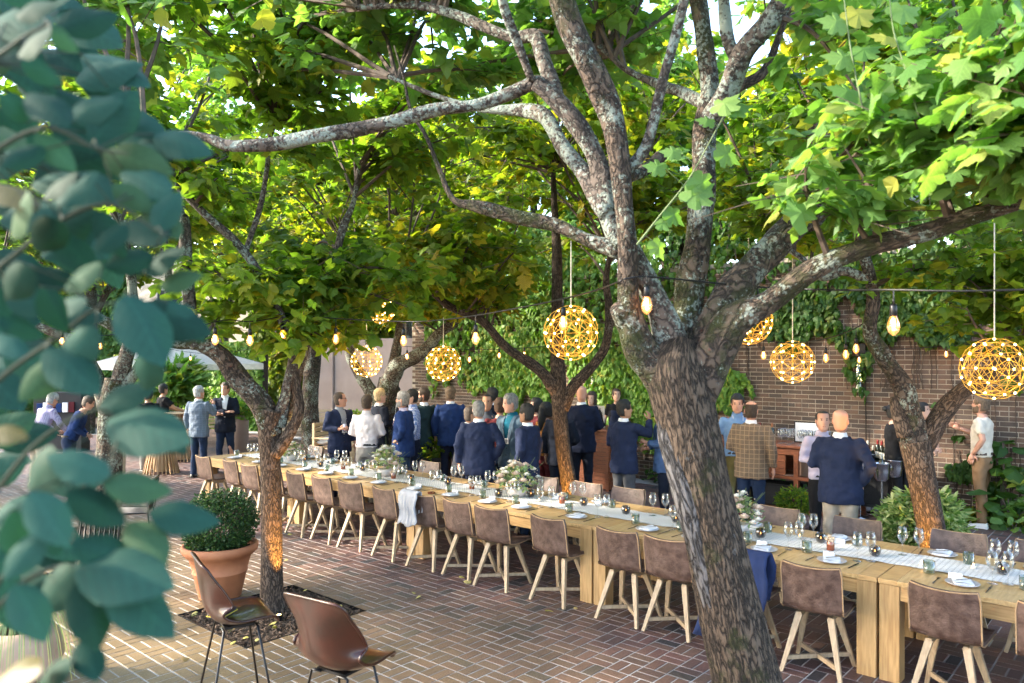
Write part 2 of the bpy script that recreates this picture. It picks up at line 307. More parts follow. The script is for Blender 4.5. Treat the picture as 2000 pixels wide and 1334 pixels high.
def index_kids():
    KIDS.clear()
    for o in bpy.data.objects:
        if o.parent: KIDS.setdefault(o.parent.name, []).append(o)
def box(g, x0, x1, y0, y1, z0, z1, m=0, bottom=True):
    v = [(x0, y0, z0), (x1, y0, z0), (x1, y1, z0), (x0, y1, z0), (x0, y0, z1), (x1, y0, z1), (x1, y1, z1), (x0, y1, z1)]
    f = [(4, 5, 6, 7), (0, 1, 5, 4), (1, 2, 6, 5), (2, 3, 7, 6), (3, 0, 4, 7)]
    if bottom: f.append((3, 2, 1, 0))
    g.add(v, f, m)
def bbox(g, x0, x1, y0, y1, z0, z1, c=0.006, m=0):
    """box with chamfered vertical and top edges"""
    v = []; f = []
    def ring(z, i):
        return [(x0 + i + c, y0 + i, z), (x1 - i - c, y0 + i, z), (x1 - i, y0 + i + c, z), (x1 - i, y1 - i - c, z), (x1 - i - c, y1 - i, z), (x0 + i + c, y1 - i, z), (x0 + i, y1 - i - c, z), (x0 + i, y0 + i + c, z)]
    R = [ring(z0, c), ring(z0 + c, 0), ring(z1 - c, 0), ring(z1, c)]
    for q in R: v += q
    for k in range(3):
        for i in range(8): j = (i + 1) % 8; f.append((k * 8 + i, k * 8 + j, k * 8 + 8 + j, k * 8 + 8 + i))
    f.append(tuple(range(24, 32))); f.append(tuple(range(7, -1, -1)))
    g.add(v, f, m)
def obox(g, a, b, w, h, up=(0, 0, 1), m=0, w2=None, h2=None):
    """bar of rectangular section from a to b"""
    a = Vector(a); b = Vector(b); d = (b - a).normalized(); u = Vector(up)
    if abs(d.dot(u)) > 0.98: u = Vector((0, 1, 0))
    s = d.cross(u).normalized(); t = s.cross(d)
    w2 = w2 or w; h2 = h2 or h; v = []
    for p, ww, hh in ((a, w, h), (b, w2, h2)):
        for i, j in ((-1, -1), (1, -1), (1, 1), (-1, 1)): v.append(p + s * ww / 2 * i + t * hh / 2 * j)
    g.add(v, [(3, 2, 1, 0), (4, 5, 6, 7), (0, 1, 5, 4), (1, 2, 6, 5), (2, 3, 7, 6), (3, 0, 4, 7)], m)
def spline(pts, n):
    """Catmull-Rom through rows of numbers"""
    p = np.array(pts, dtype=float); p = np.vstack([2 * p[0] - p[1], p, 2 * p[-1] - p[-2]]); out = []
    for i in range(1, len(p) - 2):
        for k in range(n):
            t = k / n; a, b, c, d = p[i - 1], p[i], p[i + 1], p[i + 2]
            out.append(0.5 * (2 * b + (c - a) * t + (2 * a - 5 * b + 4 * c - d) * t * t + (3 * b - a - 3 * c + d) * t ** 3))
    out.append(p[-2]); return np.array(out)
def tube(g, pts, radii, segs=8, m=0, disp=None, caps=True, flat=1.0, closed=False):
    """round tube along points; disp(u, s) returns a radius factor"""
    P_ = np.array([tuple(p) for p in pts], dtype=float); n = len(P_)
    R_ = np.full(n, radii, dtype=float) if np.isscalar(radii) else np.array(radii, dtype=float)
    T = np.gradient(P_, axis=0); T /= np.linalg.norm(T, axis=1)[:, None] + 1e-9
    u = np.array([0.31, -0.95, 0.05]) if abs(T[0] @ np.array([0.31, -0.95, 0.05])) < 0.9 else np.array([1.0, 0, 0])
    v = []; f = []; uv = []; L = 0.0
    for i in range(n):
        u = u - T[i] * (u @ T[i]); u /= np.linalg.norm(u) + 1e-9; w = np.cross(T[i], u)
        if i: L += np.linalg.norm(P_[i] - P_[i - 1])
        for k in range(segs + 1):
            a = 2 * math.pi * k / segs; r = R_[i] * (disp(k % segs / segs, L) if disp else 1)
            v.append(P_[i] + u * math.cos(a) * r + w * math.sin(a) * r * flat); uv.append((k / segs * R_[0] * 6.28 * 0.5 + 0.001, L + 0.001))
    c = segs + 1
    for i in range(n - 1):
        for k in range(segs): f.append((i * c + k, i * c + k + 1, (i + 1) * c + k + 1, (i + 1) * c + k))
    if caps: f.append(tuple(range(segs - 1, -1, -1))); f.append(tuple((n - 1) * c + k for k in range(segs)))
    g.add(v, f, m, uv)
def lathe(g, prof, segs=16, cx=0, cy=0, m=0, cap0=False, cap1=False, wob=None):
    v = []; f = []
    for (r, z) in prof:
        for k in range(segs):
            a = 2 * math.pi * k / segs; rr = r * (wob(a, z) if wob else 1); v.append((cx + rr * math.cos(a), cy + rr * math.sin(a), z))
    for i in range(len(prof) - 1):
        for k in range(segs):
            j = (k + 1) % segs; f.append((i * segs + k, i * segs + j, (i + 1) * segs + j, (i + 1) * segs + k))
    if cap0: f.append(tuple(range(segs - 1, -1, -1)))
    if cap1: f.append(tuple((len(prof) - 1) * segs + k for k in range(segs)))
    g.add(v, f, m)
def ball(g, c, r, segs=8, rings=6, m=0):
    rr = r if isinstance(r, (tuple, list)) else (r, r, r); v = [(c[0], c[1], c[2] - rr[2])]; f = []
    for i in range(1, rings):
        t = -math.pi / 2 + math.pi * i / rings
        for k in range(segs): a = 2 * math.pi * k / segs; v.append((c[0] + rr[0] * math.cos(t) * math.cos(a), c[1] + rr[1] * math.cos(t) * math.sin(a), c[2] + rr[2] * math.sin(t)))
    v.append((c[0], c[1], c[2] + rr[2])); n = len(v)
    for k in range(segs): f.append((0, 1 + (k + 1) % segs, 1 + k)); f.append((n - 1, n - 1 - segs + k, n - 1 - segs + (k + 1) % segs))
    for i in range(rings - 2):
        for k in range(segs): a = 1 + i * segs + k; b = 1 + i * segs + (k + 1) % segs; f.append((a, b, b + segs, a + segs))
    g.add(v, f, m)
def npmesh(name, V, F, mats):
    """V (n,3), F (m,k) arrays -> mesh"""
    me = bpy.data.meshes.new(name); k = F.shape[1]
    me.vertices.add(len(V)); me.vertices.foreach_set('co', np.asarray(V, dtype=np.float32).ravel())
    me.loops.add(F.size); me.loops.foreach_set('vertex_index', np.asarray(F, dtype=np.int32).ravel())
    me.polygons.add(len(F)); me.polygons.foreach_set('loop_start', np.arange(0, F.size, k, dtype=np.int32))
    try: me.polygons.foreach_set('loop_total', np.full(len(F), k, dtype=np.int32))
    except Exception: pass
    me.update(calc_edges=True); me.validate(); me.shade_flat()
    me.materials.append(mats); return me
# value noise for shapes
_T = nr.random((64, 64, 64))
def vnoise(p):
    p = np.asarray(p, dtype=float); i = np.floor(p).astype(int); f = p - i; f = f * f * (3 - 2 * f); i %= 63
    r = 0
    for dx in (0, 1):
        for dy in (0, 1):
            for dz in (0, 1):
                w = (f[..., 0] if dx else 1 - f[..., 0]) * (f[..., 1] if dy else 1 - f[..., 1]) * (f[..., 2] if dz else 1 - f[..., 2])
                r = r + w * _T[i[..., 0] + dx, i[..., 1] + dy, i[..., 2] + dz]
    return r
# leaf templates: base at the origin, tip along +Y
def _tmpl(half, cy=0.4, fold=0.16, droop=0.18, sym=True):
    o = half + [(-x, y) for x, y in reversed(half) if x > 1e-6]
    v = [(0, cy, 0.03)] + [(x, y, -fold * abs(x) - droop * y * y + 0.03 * math.sin(9 * y + 5 * x)) for x, y in o]
    n = len(o); f = [(0, 1 + i, 1 + (i + 1) % n) for i in range(n)]
    return np.array(v), np.array(f)
L_LOBE = _tmpl([(0, 0.02), (0.17, -0.07), (0.40, 0.02), (0.46, 0.16), (0.36, 0.24), (0.56, 0.40), (0.52, 0.56), (0.31, 0.52), (0.34, 0.74), (0.17, 0.76), (0, 1.06)])
L_MID = _tmpl([(0, 0.0), (0.32, -0.04), (0.42, 0.2), (0.50, 0.5), (0.24, 0.58), (0.16, 0.84), (0, 1.04)])
L_OVAL = _tmpl([(0, 0.0), (0.28, 0.12), (0.36, 0.42), (0.22, 0.78), (0, 1.0)], fold=0.25)
L_FAR = _tmpl([(0, 0.0), (0.45, 0.3), (0.28, 0.72), (0, 1.0)], fold=0.3)
L_BROAD = _tmpl([(0, 0.0), (0.14, 0.06), (0.27, 0.2), (0.335, 0.38), (0.33, 0.56), (0.25, 0.74), (0.12, 0.90), (0, 1.0)], cy=0.45, fold=0.22, droop=0.16)
L_LANCE = _tmpl([(0, 0.0), (0.12, 0.25), (0.15, 0.5), (0.09, 0.8), (0, 1.0)], fold=0.3)
def euler_mats(yaw, pitch, roll):
    cy, sy, cp, sp, cr, sr = np.cos(yaw), np.sin(yaw), np.cos(pitch), np.sin(pitch), np.cos(roll), np.sin(roll)
    n = len(yaw); A = np.zeros((n, 3, 3)); B = np.zeros((n, 3, 3)); C = np.zeros((n, 3, 3))
    A[:, 0, 0] = cy; A[:, 0, 1] = -sy; A[:, 1, 0] = sy; A[:, 1, 1] = cy; A[:, 2, 2] = 1
    B[:, 0, 0] = 1; B[:, 1, 1] = cp; B[:, 1, 2] = -sp; B[:, 2, 1] = sp; B[:, 2, 2] = cp
    C[:, 1, 1] = 1; C[:, 0, 0] = cr; C[:, 0, 2] = sr; C[:, 2, 0] = -sr; C[:, 2, 2] = cr
    return A @ B @ C
def leaf_mass(name, tm, pos, mats_, size, material, parent, kind='stuff'):
    V, F = tm; n = len(pos)
    if n == 0: return None
    v = np.einsum('nij,kj->nki', mats_, V) * size[:, None, None] + pos[:, None, :]
    v = v + nr.normal(0, 0.045, v.shape) * size[:, None, None]
    f = F[None] + (np.arange(n) * len(V))[:, None, None]
    o = link(name, npmesh(name, v.reshape(-1, 3), f.reshape(-1, 3), material), parent)
    if kind: o['kind'] = kind
    return o
def leaf_objs(tm, pos, mats_, size, material, parent, name='leaf', label=None):
    mes = []
    for k in range(6):      # six slightly different leaves share their meshes
        V = tm[0].copy(); V[:, 0] *= rnd.uniform(0.8, 1.12); V += nr.normal(0, 0.022, V.shape); V[:, 2] += rnd.uniform(-0.25, 0.25) * V[:, 0] * V[:, 1] - rnd.uniform(0, 0.25) * V[:, 1] ** 2
        me = npmesh(name, V, tm[1], material); me.shade_smooth(); mes.append(me)
    for i, (p, R_, s) in enumerate(zip(pos, mats_, size)):
        o = bpy.data.objects.new(name, mes[i % 6]); COL.objects.link(o); o.parent = parent
        m4 = Matrix([[R_[i_][j] * s for j in range(3)] + [p[i_]] for i_ in range(3)] + [[0, 0, 0, 1]]); o.matrix_local = m4
ORD = 'first second third fourth fifth sixth seventh eighth ninth tenth eleventh twelfth thirteenth fourteenth fifteenth sixteenth seventeenth eighteenth nineteenth twentieth'.split()
# ------------------------------------------------------------------ ground, paving
g = G(); g.add([(-150, -150, -0.03), (150, -150, -0.03), (150, 150, -0.03), (-150, 150, -0.03)], [(0, 1, 2, 3)])
g.build('ground', M['soil'])['kind'] = 'structure'
U = 0.2033
def pit(cx, cy, n=6):
    i = round((cx - 3.24) / U - n / 2); j = round((cy - 5.74) / U - n / 2); return (3.24 + i * U, 3.24 + (i + n) * U, 5.74 + j * U, 5.74 + (j + n) * U)
PITS = [pit(3.85, 6.35), pit(8.15, 6.1), pit(8.15, 1.85), pit(4.15, 1.8), pit(3.95, 11.0), pit(8.9, 12.0)]
paving = empty('paving', None, None, kind='structure')
g = G()
xs = sorted({-6.0, 12.8, *[p[0] for p in PITS], *[p[1] for p in PITS]}); ys = sorted({-4.0, 27.0, *[p[2] for p in PITS], *[p[3] for p in PITS]})
for i in range(len(xs) - 1):
    for j in range(len(ys) - 1):
        cx, cy = (xs[i] + xs[i + 1]) / 2, (ys[j] + ys[j + 1]) / 2
        if any(a < cx < b and c < cy < d for a, b, c, d in PITS): continue
        g.add([(xs[i], ys[j], 0), (xs[i + 1], ys[j], 0), (xs[i + 1], ys[j + 1], 0), (xs[i], ys[j + 1], 0)], [(0, 1, 2, 3)])
g.build('mortar_bed', M['mortar'], paving)
def brick_v(sx, sy, sz, c=0.003):
    a, b = sx / 2, sy / 2
    v = [(-a, -b, -0.01), (a, -b, -0.01), (a, b, -0.01), (-a, b, -0.01), (-a, -b, sz - c), (a, -b, sz - c), (a, b, sz - c), (-a, b, sz - c),
         (-a + c, -b + c, sz), (a - c, -b + c, sz), (a - c, b - c, sz), (-a + c, b - c, sz)]
    f = [(0, 1, 5, 4), (1, 2, 6, 5), (2, 3, 7, 6), (3, 0, 4, 7), (4, 5, 9, 8), (5, 6, 10, 9), (6, 7, 11, 10), (7, 4, 8, 11), (8, 9, 10, 11)]
    return np.array(v), np.array(f)
cells = []
for i in range(int(-5 / U), int(12.6 / U)):
    for j in range(int(-3 / U), int(25 / U)):
        x0, y0 = 3.24 + i * U - 16 * U + 0.0, 5.74 + j * U - 28 * U
        cx, cy = x0 + U / 2, y0 + U / 2
        if cx > 12.62 or any(a - 0.01 < cx < b + 0.01 and c - 0.01 < cy < d + 0.01 for a, b, c, d in PITS): continue
        if cx * FX + cy * FY < -0.5: continue
        for k in (0.25, 0.75):
            if (i + j) % 2: cells.append((cx, y0 + U * k, 0))
            else: cells.append((x0 + U * k, cy, 1))
cells = np.array(cells); jit = 0.0012
Vx, Fx = brick_v(U - 0.0105, U / 2 - 0.0105, 0.0035)
px_, py_, d_ = proj(np.c_[cells[:, :2], np.zeros(len(cells))])
vis = (px_ > -20) & (px_ < 2010) & (py_ < 1340) & (py_ > 700) & (d_ > 0.5)
order = np.argsort(np.where(vis, d_, 1e9))[:300]
near = np.zeros(len(cells), bool); near[order] = True
def place_bricks(C, sel, V):
    c = C[sel]; r = c[:, 2] > 0.5; n = len(c)
    vv = np.repeat(V[None], n, 0); sw = vv[r][:, :, [1, 0, 2]].copy(); sw[:, :, 0] *= -1; vv[r] = sw
    tilt = nr.normal(0, 0.004, (n, 2)); z = nr.uniform(-0.0010, 0.0008, n)
    zz = vv[:, :, 2] + vv[:, :, 0] * tilt[:, :1] + vv[:, :, 1] * tilt[:, 1:] + z[:, None]
    out = np.stack([vv[:, :, 0] + c[:, :1], vv[:, :, 1] + c[:, 1:2], zz], -1); return out
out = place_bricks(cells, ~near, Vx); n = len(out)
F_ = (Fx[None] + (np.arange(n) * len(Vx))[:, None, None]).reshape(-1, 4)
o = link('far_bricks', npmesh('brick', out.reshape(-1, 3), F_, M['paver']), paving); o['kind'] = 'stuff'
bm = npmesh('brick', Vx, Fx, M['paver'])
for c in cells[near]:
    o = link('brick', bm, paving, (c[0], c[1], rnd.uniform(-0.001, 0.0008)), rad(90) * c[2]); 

# ------------------------------------------------------------------ brick wall behind the bar
WX = 12.8
wall = empty('brick_wall', 'long brown brick wall with pale mortar and ivy behind the two bars', 'wall', (WX, 0, 0))
g = G(); box(g, 0.006, 0.25, -5, 14.6, -0.02, 4.0); g.build('mortar_core', M['wallmortar'], wall)
g = G(); box(g, -0.03, 0.29, -5.02, 14.62, 4.0, 4.07); g.build('coping', M['wallmortar'], wall)
CH, CL = 0.0733, 0.2265
bk = []
for c in range(54):
    hdr = (c % 6 == 3)
    L_ = CL / 2 if hdr else CL
    off = 0 if hdr else (CL / 2 if c % 2 else 0)
    y = -5 + off
    while y + L_ <= 14.6:
        bk.append((y + L_ / 2, c * CH + CH / 2, 1 if hdr else 0)); y += L_
bk = np.array(bk)
def wb(L_):
    a, b = (L_ - 0.011) / 2, (CH - 0.012) / 2
    v = [(0.008, -a, -b), (0.008, a, -b), (0.008, a, b), (0.008, -a, b), (0.001, -a, -b), (0.001, a, -b), (0.001, a, b), (0.001, -a, b)]
    return np.array(v), np.array([(4, 7, 6, 5), (0, 4, 5, 1), (1, 5, 6, 2), (2, 6, 7, 3), (3, 7, 4, 0)])
wpx, wpy, wd_ = proj(np.c_[np.full(len(bk), WX), bk[:, :2]])
score = np.where((wpx > 1470) & (wpx < 1990) & (wpy > 640) & (wpy < 990) & ~((wpx > 1740) & (wpx < 1850)), wd_, 1e9)
nearw = np.zeros(len(bk), bool); nearw[np.argsort(score)[:300]] = True
for h in (0, 1):
    s = (bk[:, 2] == h) & ~nearw; V, F = wb(CL / (1 + h)); c = bk[s]; n = len(c)
    vv = np.repeat(V[None], n, 0).copy(); vv[:, :, 1] += c[:, :1]; vv[:, :, 2] += c[:, 1:2]; vv[:, :, 0] += nr.uniform(-0.003, 0.002, n)[:, None]
    o = link('brickwork', npmesh('brickwork', vv.reshape(-1, 3), (F[None] + (np.arange(n) * 8)[:, None, None]).reshape(-1, 4), M['wallbrick']), wall); o['kind'] = 'stuff'
    me = npmesh('brick', V, F, M['wallbrick'])
    for c in bk[(bk[:, 2] == h) & nearw]: link('brick', me, wall, (rnd.uniform(-0.003, 0.002), c[0], c[1]))
def wallY(px): r = (px - 1000) / FPX; return (0.6592 * WX - 0.752 * WX * r) / (0.752 + 0.6592 * r)
def wall_pt(px, py):
    Y = wallY(px); d = WX * FX + Y * FY; return Y, CZ - (py - HOR) / FPX * d
# ivy on the wall: zones given as photo outlines of the growth
def ivy(name, label, zones, n, size, mat, x=WX):
    root = empty(name, label, 'ivy', (x, sum(wallY(z[0]) for z in zones) / len(zones), 0), group=None)
    pos = []
    tries = 0
    while len(pos) < n and tries < n * 6:
        tries += 1
        z = zones[int(rnd.random() * len(zones))]; px = rnd.uniform(z[0], z[1]); py = rnd.uniform(z[2], z[3] + 26 * math.sin(px * 0.09) + 18 * math.sin(px * 0.23 + 1))
        Y, Z = wall_pt(px, py)
        q = vnoise(np.array([Y * 1.6, Z * 1.3 + 7, 3.3])) * 0.65 + vnoise(np.array([Y * 5, Z * 4, 1.3])) * 0.35
        if q < z[4] or Z < 0.02: continue
        pos.append((x - rnd.uniform(0.015, 0.14), Y, Z))
    pos = np.array(pos); n = len(pos)
    yaw = nr.normal(rad(90), 0.5, n); R_ = euler_mats(yaw, nr.uniform(-1.9, -0.9, n), nr.normal(0, 0.5, n))
    # leaves hang flat against the wall, tips down, faces outwards
    base = np.array(root.location); o = leaf_mass('foliage', L_MID, pos - base, R_, nr.uniform(*size, n), mat, root)
    g = G()
    for z in zones:
        for k in range(max(2, int((z[1] - z[0]) / 16))):
            px = rnd.uniform(z[0], z[1]); pts = []
            for t in range(7):
                Y, Z = wall_pt(px + rnd.uniform(-6, 6), z[2] + (z[3] - z[2]) * t / 6); pts.append((x - 0.012 - base[0], Y - base[1], Z))
            tube(g, pts, 0.005, 4)
    g.build('vine_stem', M['twig'], root); return root
ivy('wall_ivy', 'thick bright green ivy hanging over the wall behind the standing guests', [(835, 1075, 430, 742, 0.12), (940, 1075, 640, 770, 0.35), (985, 1030, 740, 800, 0.42)], 9500, (0.095, 0.16), M['ivy'])
ivy('wall_ivy', 'green ivy trailing down the wall behind the bartender and the forked tree', [(1070, 1290, 430, 735, 0.18), (1150, 1300, 640, 800, 0.38), (1190, 1290, 760, 850, 0.42)], 6200, (0.095, 0.15), M['ivy'])
ivy('wall_ivy', 'narrow column of green ivy on the brick wall beside the big trunk', [(1392, 1472, 560, 770, 0.30), (1400, 1450, 700, 800, 0.36)], 1700, (0.08, 0.14), M['ivy'])
ivy('wall_ivy', 'dark loose creeper over the top of the wall above the wine bar', [(1290, 2000, 380, 600, 0.25), (1480, 1900, 560, 680, 0.47), (1650, 2060, 540, 760, 0.48)], 3600, (0.09, 0.17), M['leaf_d'])
ivy('wall_ivy', 'sparse dark ivy on the wall around the man in the cream shirt', [(1860, 2060, 680, 1010, 0.56), (1850, 2060, 880, 1015, 0.52)], 620, (0.08, 0.13), M['leaf_d'])

# ------------------------------------------------------------------ far end of the court
def wallbox(name, mat, a, b, th, z0, z1, parent=None, kind=None):
    a = Vector((a[0], a[1], 0)); b = Vector((b[0], b[1], 0)); g = G(); L_ = (b - a).length
    box(g, 0, L_, 0, th, z0, z1); o = g.build(name, mat, parent, loc=(a.x, a.y, 0)); o.rotation_euler = (0, 0, math.atan2(b.y - a.y, b.x - a.x)); return o
M['corten'] = pmat('rusted_steel', (0.34, 0.26, 0.22), (0.27, 0.20, 0.17), 1.5, 0.7, 0.1)
M['plaster'] = pmat('cream_plaster', (0.66, 0.58, 0.46), (0.58, 0.50, 0.40), 1.5, 0.9, 0.1)
M['plasterw'] = pmat('pale_wall', (0.62, 0.58, 0.52), (0.54, 0.50, 0.45), 1.5, 0.9, 0.1)
M['window'] = pmat('window_pane', (0.05, 0.06, 0.07), None, 2, 0.08, spec=1.0)
st = empty('steel_screen', 'tall plain rust brown steel wall panels behind the teak bench', 'wall', (*W(590, 24.5), 0))
for k in range(4):
    a = Vector((*W(592 + 62 * k, 24.5 - 0.5 * k), 0)) - st.location; b = Vector((*W(592 + 62 * (k + 1) - 2, 24.5 - 0.5 * (k + 1)), 0)) - st.location
    wallbox('panel', M['corten'], a, b, 0.06, 0, 2.95, st)
g = G(); a = Vector((*W(650, 24.0), 0)) - st.location; tube(g, [(a.x, a.y, 0), (a.x, a.y, 2.9)], 0.04, 8); g.build('downpipe', M['corten'], st)
bld = empty('courtyard_building', 'cream plastered building with tall windows behind the white umbrella', 'building', (*W(150, 34), 0))
def off(px, d): v = Vector((*W(px, d), 0)) - bld.location; return v
wallbox('facade', M['plaster'], off(-120, 36), off(490, 33.53), 0.3, 0, 6.5, bld)
for px, w_, z0, z1 in ((150, 34, 0.3, 2.6), (215, 34, 0.3, 2.6), (423, 34, 0.2, 2.7), (330, 50, 3.4, 5.4), (180, 50, 3.4, 5.4)):
    a, b = off(px - w_ / 2, 34.2 + (500 - px) * 0.0), off(px + w_ / 2, 34.2)
    t = (px + 120) / 740.0; dd = 36 - 3 * t - 0.12
    a, b = off(px - w_ / 2, dd), off(px + w_ / 2, dd)
    w = wallbox('window', M['plasterw'], a, b, 0.05, z0 - 0.1, z1 + 0.1, bld)
    L_ = (b - a).length; g = G()
    for c in range(2):
        for r in range(3): box(g, 0.06 + c * (L_ / 2 - 0.03), L_ / 2 - 0.02 + c * (L_ / 2 - 0.04), -0.02, -0.005, z0 + r * (z1 - z0) / 3 + 0.03, z0 + (r + 1) * (z1 - z0) / 3 - 0.03)
    g.build('pane', M['window'], w)
roof = wallbox('roof_edge', M['plasterw'], off(-130, 35.7), off(500, 33.2), 0.8, 6.5, 6.75, bld)
# ivy covered garden walls
def hedge(name, label, a, b, h, th, n, size, mat, lmat, tm=L_MID):
    a = Vector((*a, 0)); b = Vector((*b, 0)); root = empty(name, label, 'hedge' if 'hedge' in name else 'ivy wall', a)
    wallbox('core', mat, Vector((0, 0, 0)), b - a, th, 0, h * 0.97, root)
    d = (b - a).normalized(); nrm = Vector((d.y, -d.x, 0)); L_ = (b - a).length
    t = nr.uniform(0, L_, n); z = nr.uniform(0.02, h, n); off_ = nr.uniform(0.0, 0.16, n) + 0.1 * np.sin(t * 3 + z * 2)
    pos = np.array([list(d * tt + nrm * oo + Vector((0, 0, zz))) for tt, oo, zz in zip(t, off_, z)])
    yaw = math.atan2(-nrm.x, nrm.y)
    leaf_mass('foliage', tm, pos, euler_mats(nr.normal(yaw, 0.5, n), nr.uniform(-1.5, -0.5, n), nr.normal(0, 0.4, n)), nr.uniform(*size, n), lmat, root); return root
hedge('ivy_wall', 'ivy covered garden wall behind the man with crossed arms', W(372, 25.5), W(512, 24.5), 2.9, 0.3, 3600, (0.13, 0.22), M['soil'], M['ivy'])
hedge('hedge', 'yellow green clipped hedge behind the umbrella pole', W(225, 27.5), W(345, 26.5), 2.5, 0.6, 2200, (0.13, 0.22), M['soil'], M['leaf_y'])
hedge('hedge', 'pale green hedge at the far left end of the court', W(-40, 24), W(150, 27), 2.3, 0.6, 2600, (0.13, 0.22), M['soil'], M['leaf_p'])

hedge('hedge', 'high pale foliage screen in front of the cream building at the far left', W(-80, 30), W(250, 31), 6.0, 0.8, 6000, (0.20, 0.34), M['soil'], M['leaf_p'])
hedge('hedge', 'tall sunlit yellow green screen of foliage behind the rusted steel panels', W(495, 29), W(900, 27.5), 6.5, 0.8, 9000, (0.20, 0.34), M['soil'], M['leaf_y'])
# ------------------------------------------------------------------ trees
def resample(pts):
    """pts rows (px, py, depth, width in photo pixels) -> world points and radii"""
    a = []
    for px, py, d, w in pts:
        p = P(px, py, d); a.append((p.x, p.y, p.z, w / 2 / FPX * d))
    return a
def ridged(k, amp, seed):
    def f(u, s):
        a = 2 * math.pi * u
        w = math.sin(s * 1.7 + seed) * 0.7 + math.sin(s * 4.1 + seed * 2) * 0.25
        r = abs(math.sin(k * a / 2 + w)) ** 0.6 + 0.6 * abs(math.sin((k + 3) * a / 2 - w * 1.4 + 3.1 * math.sin(s * 6))) ** 0.7
        return 1 + amp * (r - 1.0) + 0.05 * math.sin(a + seed + s) + 0.04 * math.sin(2 * a + s * 2.3)
    return f
def knobby(seed, amp=0.10):
    def f(u, s): a = 2 * math.pi * u; return 1 + amp * math.sin(a * 2 + s * 5 + seed) * math.sin(s * 9 + seed) + amp * 0.6 * math.sin(a * 3 - s * 13 + seed)
    return f
def tree(name, label, base, limbs, crowns, lmat, lsize, tm=L_MID, n_obj=0, nsub=40, nspr=10, nleaf=11, sub_r=0.020, extra=None, seed=1, group='mulberry trees in the court', cat='tree', lvein=None):
    lvein = lvein or next((M[k + '_v'] for k in ('leaf', 'leaf_y', 'leaf_p', 'leaf_d') if M[k] is lmat), None)
    R = random.Random(seed); Rn = np.random.default_rng(seed)
    root = empty(name, label, cat, base, group=group); B = np.array(base, dtype=float); anchors = []
    for i, (nm, mat, segs, disp, pts) in enumerate(limbs):
        s = spline(resample(pts), 6 if nm != 'trunk' else 12); rr = s[:, 3]
        g = G(); tube(g, s[:, :3] - B, rr, segs, disp=disp); g.build(nm, mat, root, smooth=True)
        k = len(s) // 3 if nm != 'trunk' else len(s) - 2
        anchors += [tuple(x[:3]) for x in s[k:]]
    A = np.array(anchors); g = G(); SP = []; SD = []
    for c in crowns:
        cx, cy, cz, ax, ay, az = c[:6]; w_ = c[6] if len(c) > 6 else 1.0
        for k in range(int(nsub * w_)):
            th = R.uniform(0, 6.283); ph = math.asin(R.uniform(-0.75, 1)); q = R.uniform(0.45, 1.0) ** 0.6
            e = np.array([cx + ax * q * math.cos(th) * math.cos(ph), cy + ay * q * math.sin(th) * math.cos(ph), cz + az * q * math.sin(ph)])
            dd = np.linalg.norm(A - e, axis=1); st_ = A[int(np.argsort(dd)[R.randrange(0, min(6, len(A)))])]
            mid = (st_ + e) / 2 + np.array([R.uniform(-.2, .2), R.uniform(-.2, .2), R.uniform(0.0, 0.35)]) * np.linalg.norm(e - st_) * 0.6
            s = spline([st_, mid, e], 5); n = len(s); tube(g, s - B, np.linspace(sub_r, 0.005, n), 5, caps=False)
            for j in range(nspr):
                t = s[R.randrange(int(n * 0.35), n)]
                az_ = R.uniform(0, 6.283); el = R.uniform(-0.35, 0.55); L_ = R.uniform(0.25, 0.65)
                dv = np.array([math.cos(az_) * math.cos(el), math.sin(az_) * math.cos(el), math.sin(el)]) * L_
                SP.append(t); SD.append(dv); 
    SP = np.array(SP); SD = np.array(SD)
    # twigs: thin three-sided rods
    n = len(SP); up = np.array([0, 0, 1.0]); side = np.cross(SD, up); side /= np.linalg.norm(side, axis=1)[:, None] + 1e-6; t3 = np.cross(side, SD); t3 /= np.linalg.norm(t3, axis=1)[:, None] + 1e-6
    rt = 0.0045; ring = [side * rt, -side * rt * 0.5 + t3 * rt * 0.87, -side * rt * 0.5 - t3 * rt * 0.87]
    V = np.stack([SP - B + r for r in ring] + [SP - B + SD + r * 0.4 for r in ring], 1); F = np.array([(0, 1, 4, 3), (1, 2, 5, 4), (2, 0, 3, 5)])
    g.build('branches', M['bark_young'] if False else M['twig'], root)['kind'] = 'stuff'
    link('twigs', npmesh('twigs', V.reshape(-1, 3), (F[None] + (np.arange(n) * 6)[:, None, None]).reshape(-1, 4), M['twig']), root)['kind'] = 'stuff'
    t = np.tile(np.linspace(0.15, 1.0, nleaf), n) + Rn.normal(0, 0.04, n * nleaf); idx = np.repeat(np.arange(n), nleaf)
    pos = SP[idx] + SD[idx] * t[:, None] + Rn.normal(0, 0.035, (n * nleaf, 3))
    yaw0 = np.arctan2(-SD[idx][:, 0], SD[idx][:, 1]); sgn = np.where(np.arange(n * nleaf) % 2, 1, -1)
    yaw = yaw0 + sgn * Rn.uniform(0.5, 1.5, n * nleaf); pit = Rn.normal(-0.35, 0.38, n * nleaf); rol = Rn.normal(0, 0.42, n * nleaf)
    sz = Rn.uniform(*lsize, n * nleaf) * np.where(Rn.random(n * nleaf) < 0.2, 0.7, 1.0); keep = Rn.random(n * nleaf) < 0.93
    if extra is not None: keep &= extra(pos)
    pos, yaw, pit, rol, sz = pos[keep], yaw[keep], pit[keep], rol[keep], sz[keep]
    Rm = euler_mats(yaw, pit, rol)
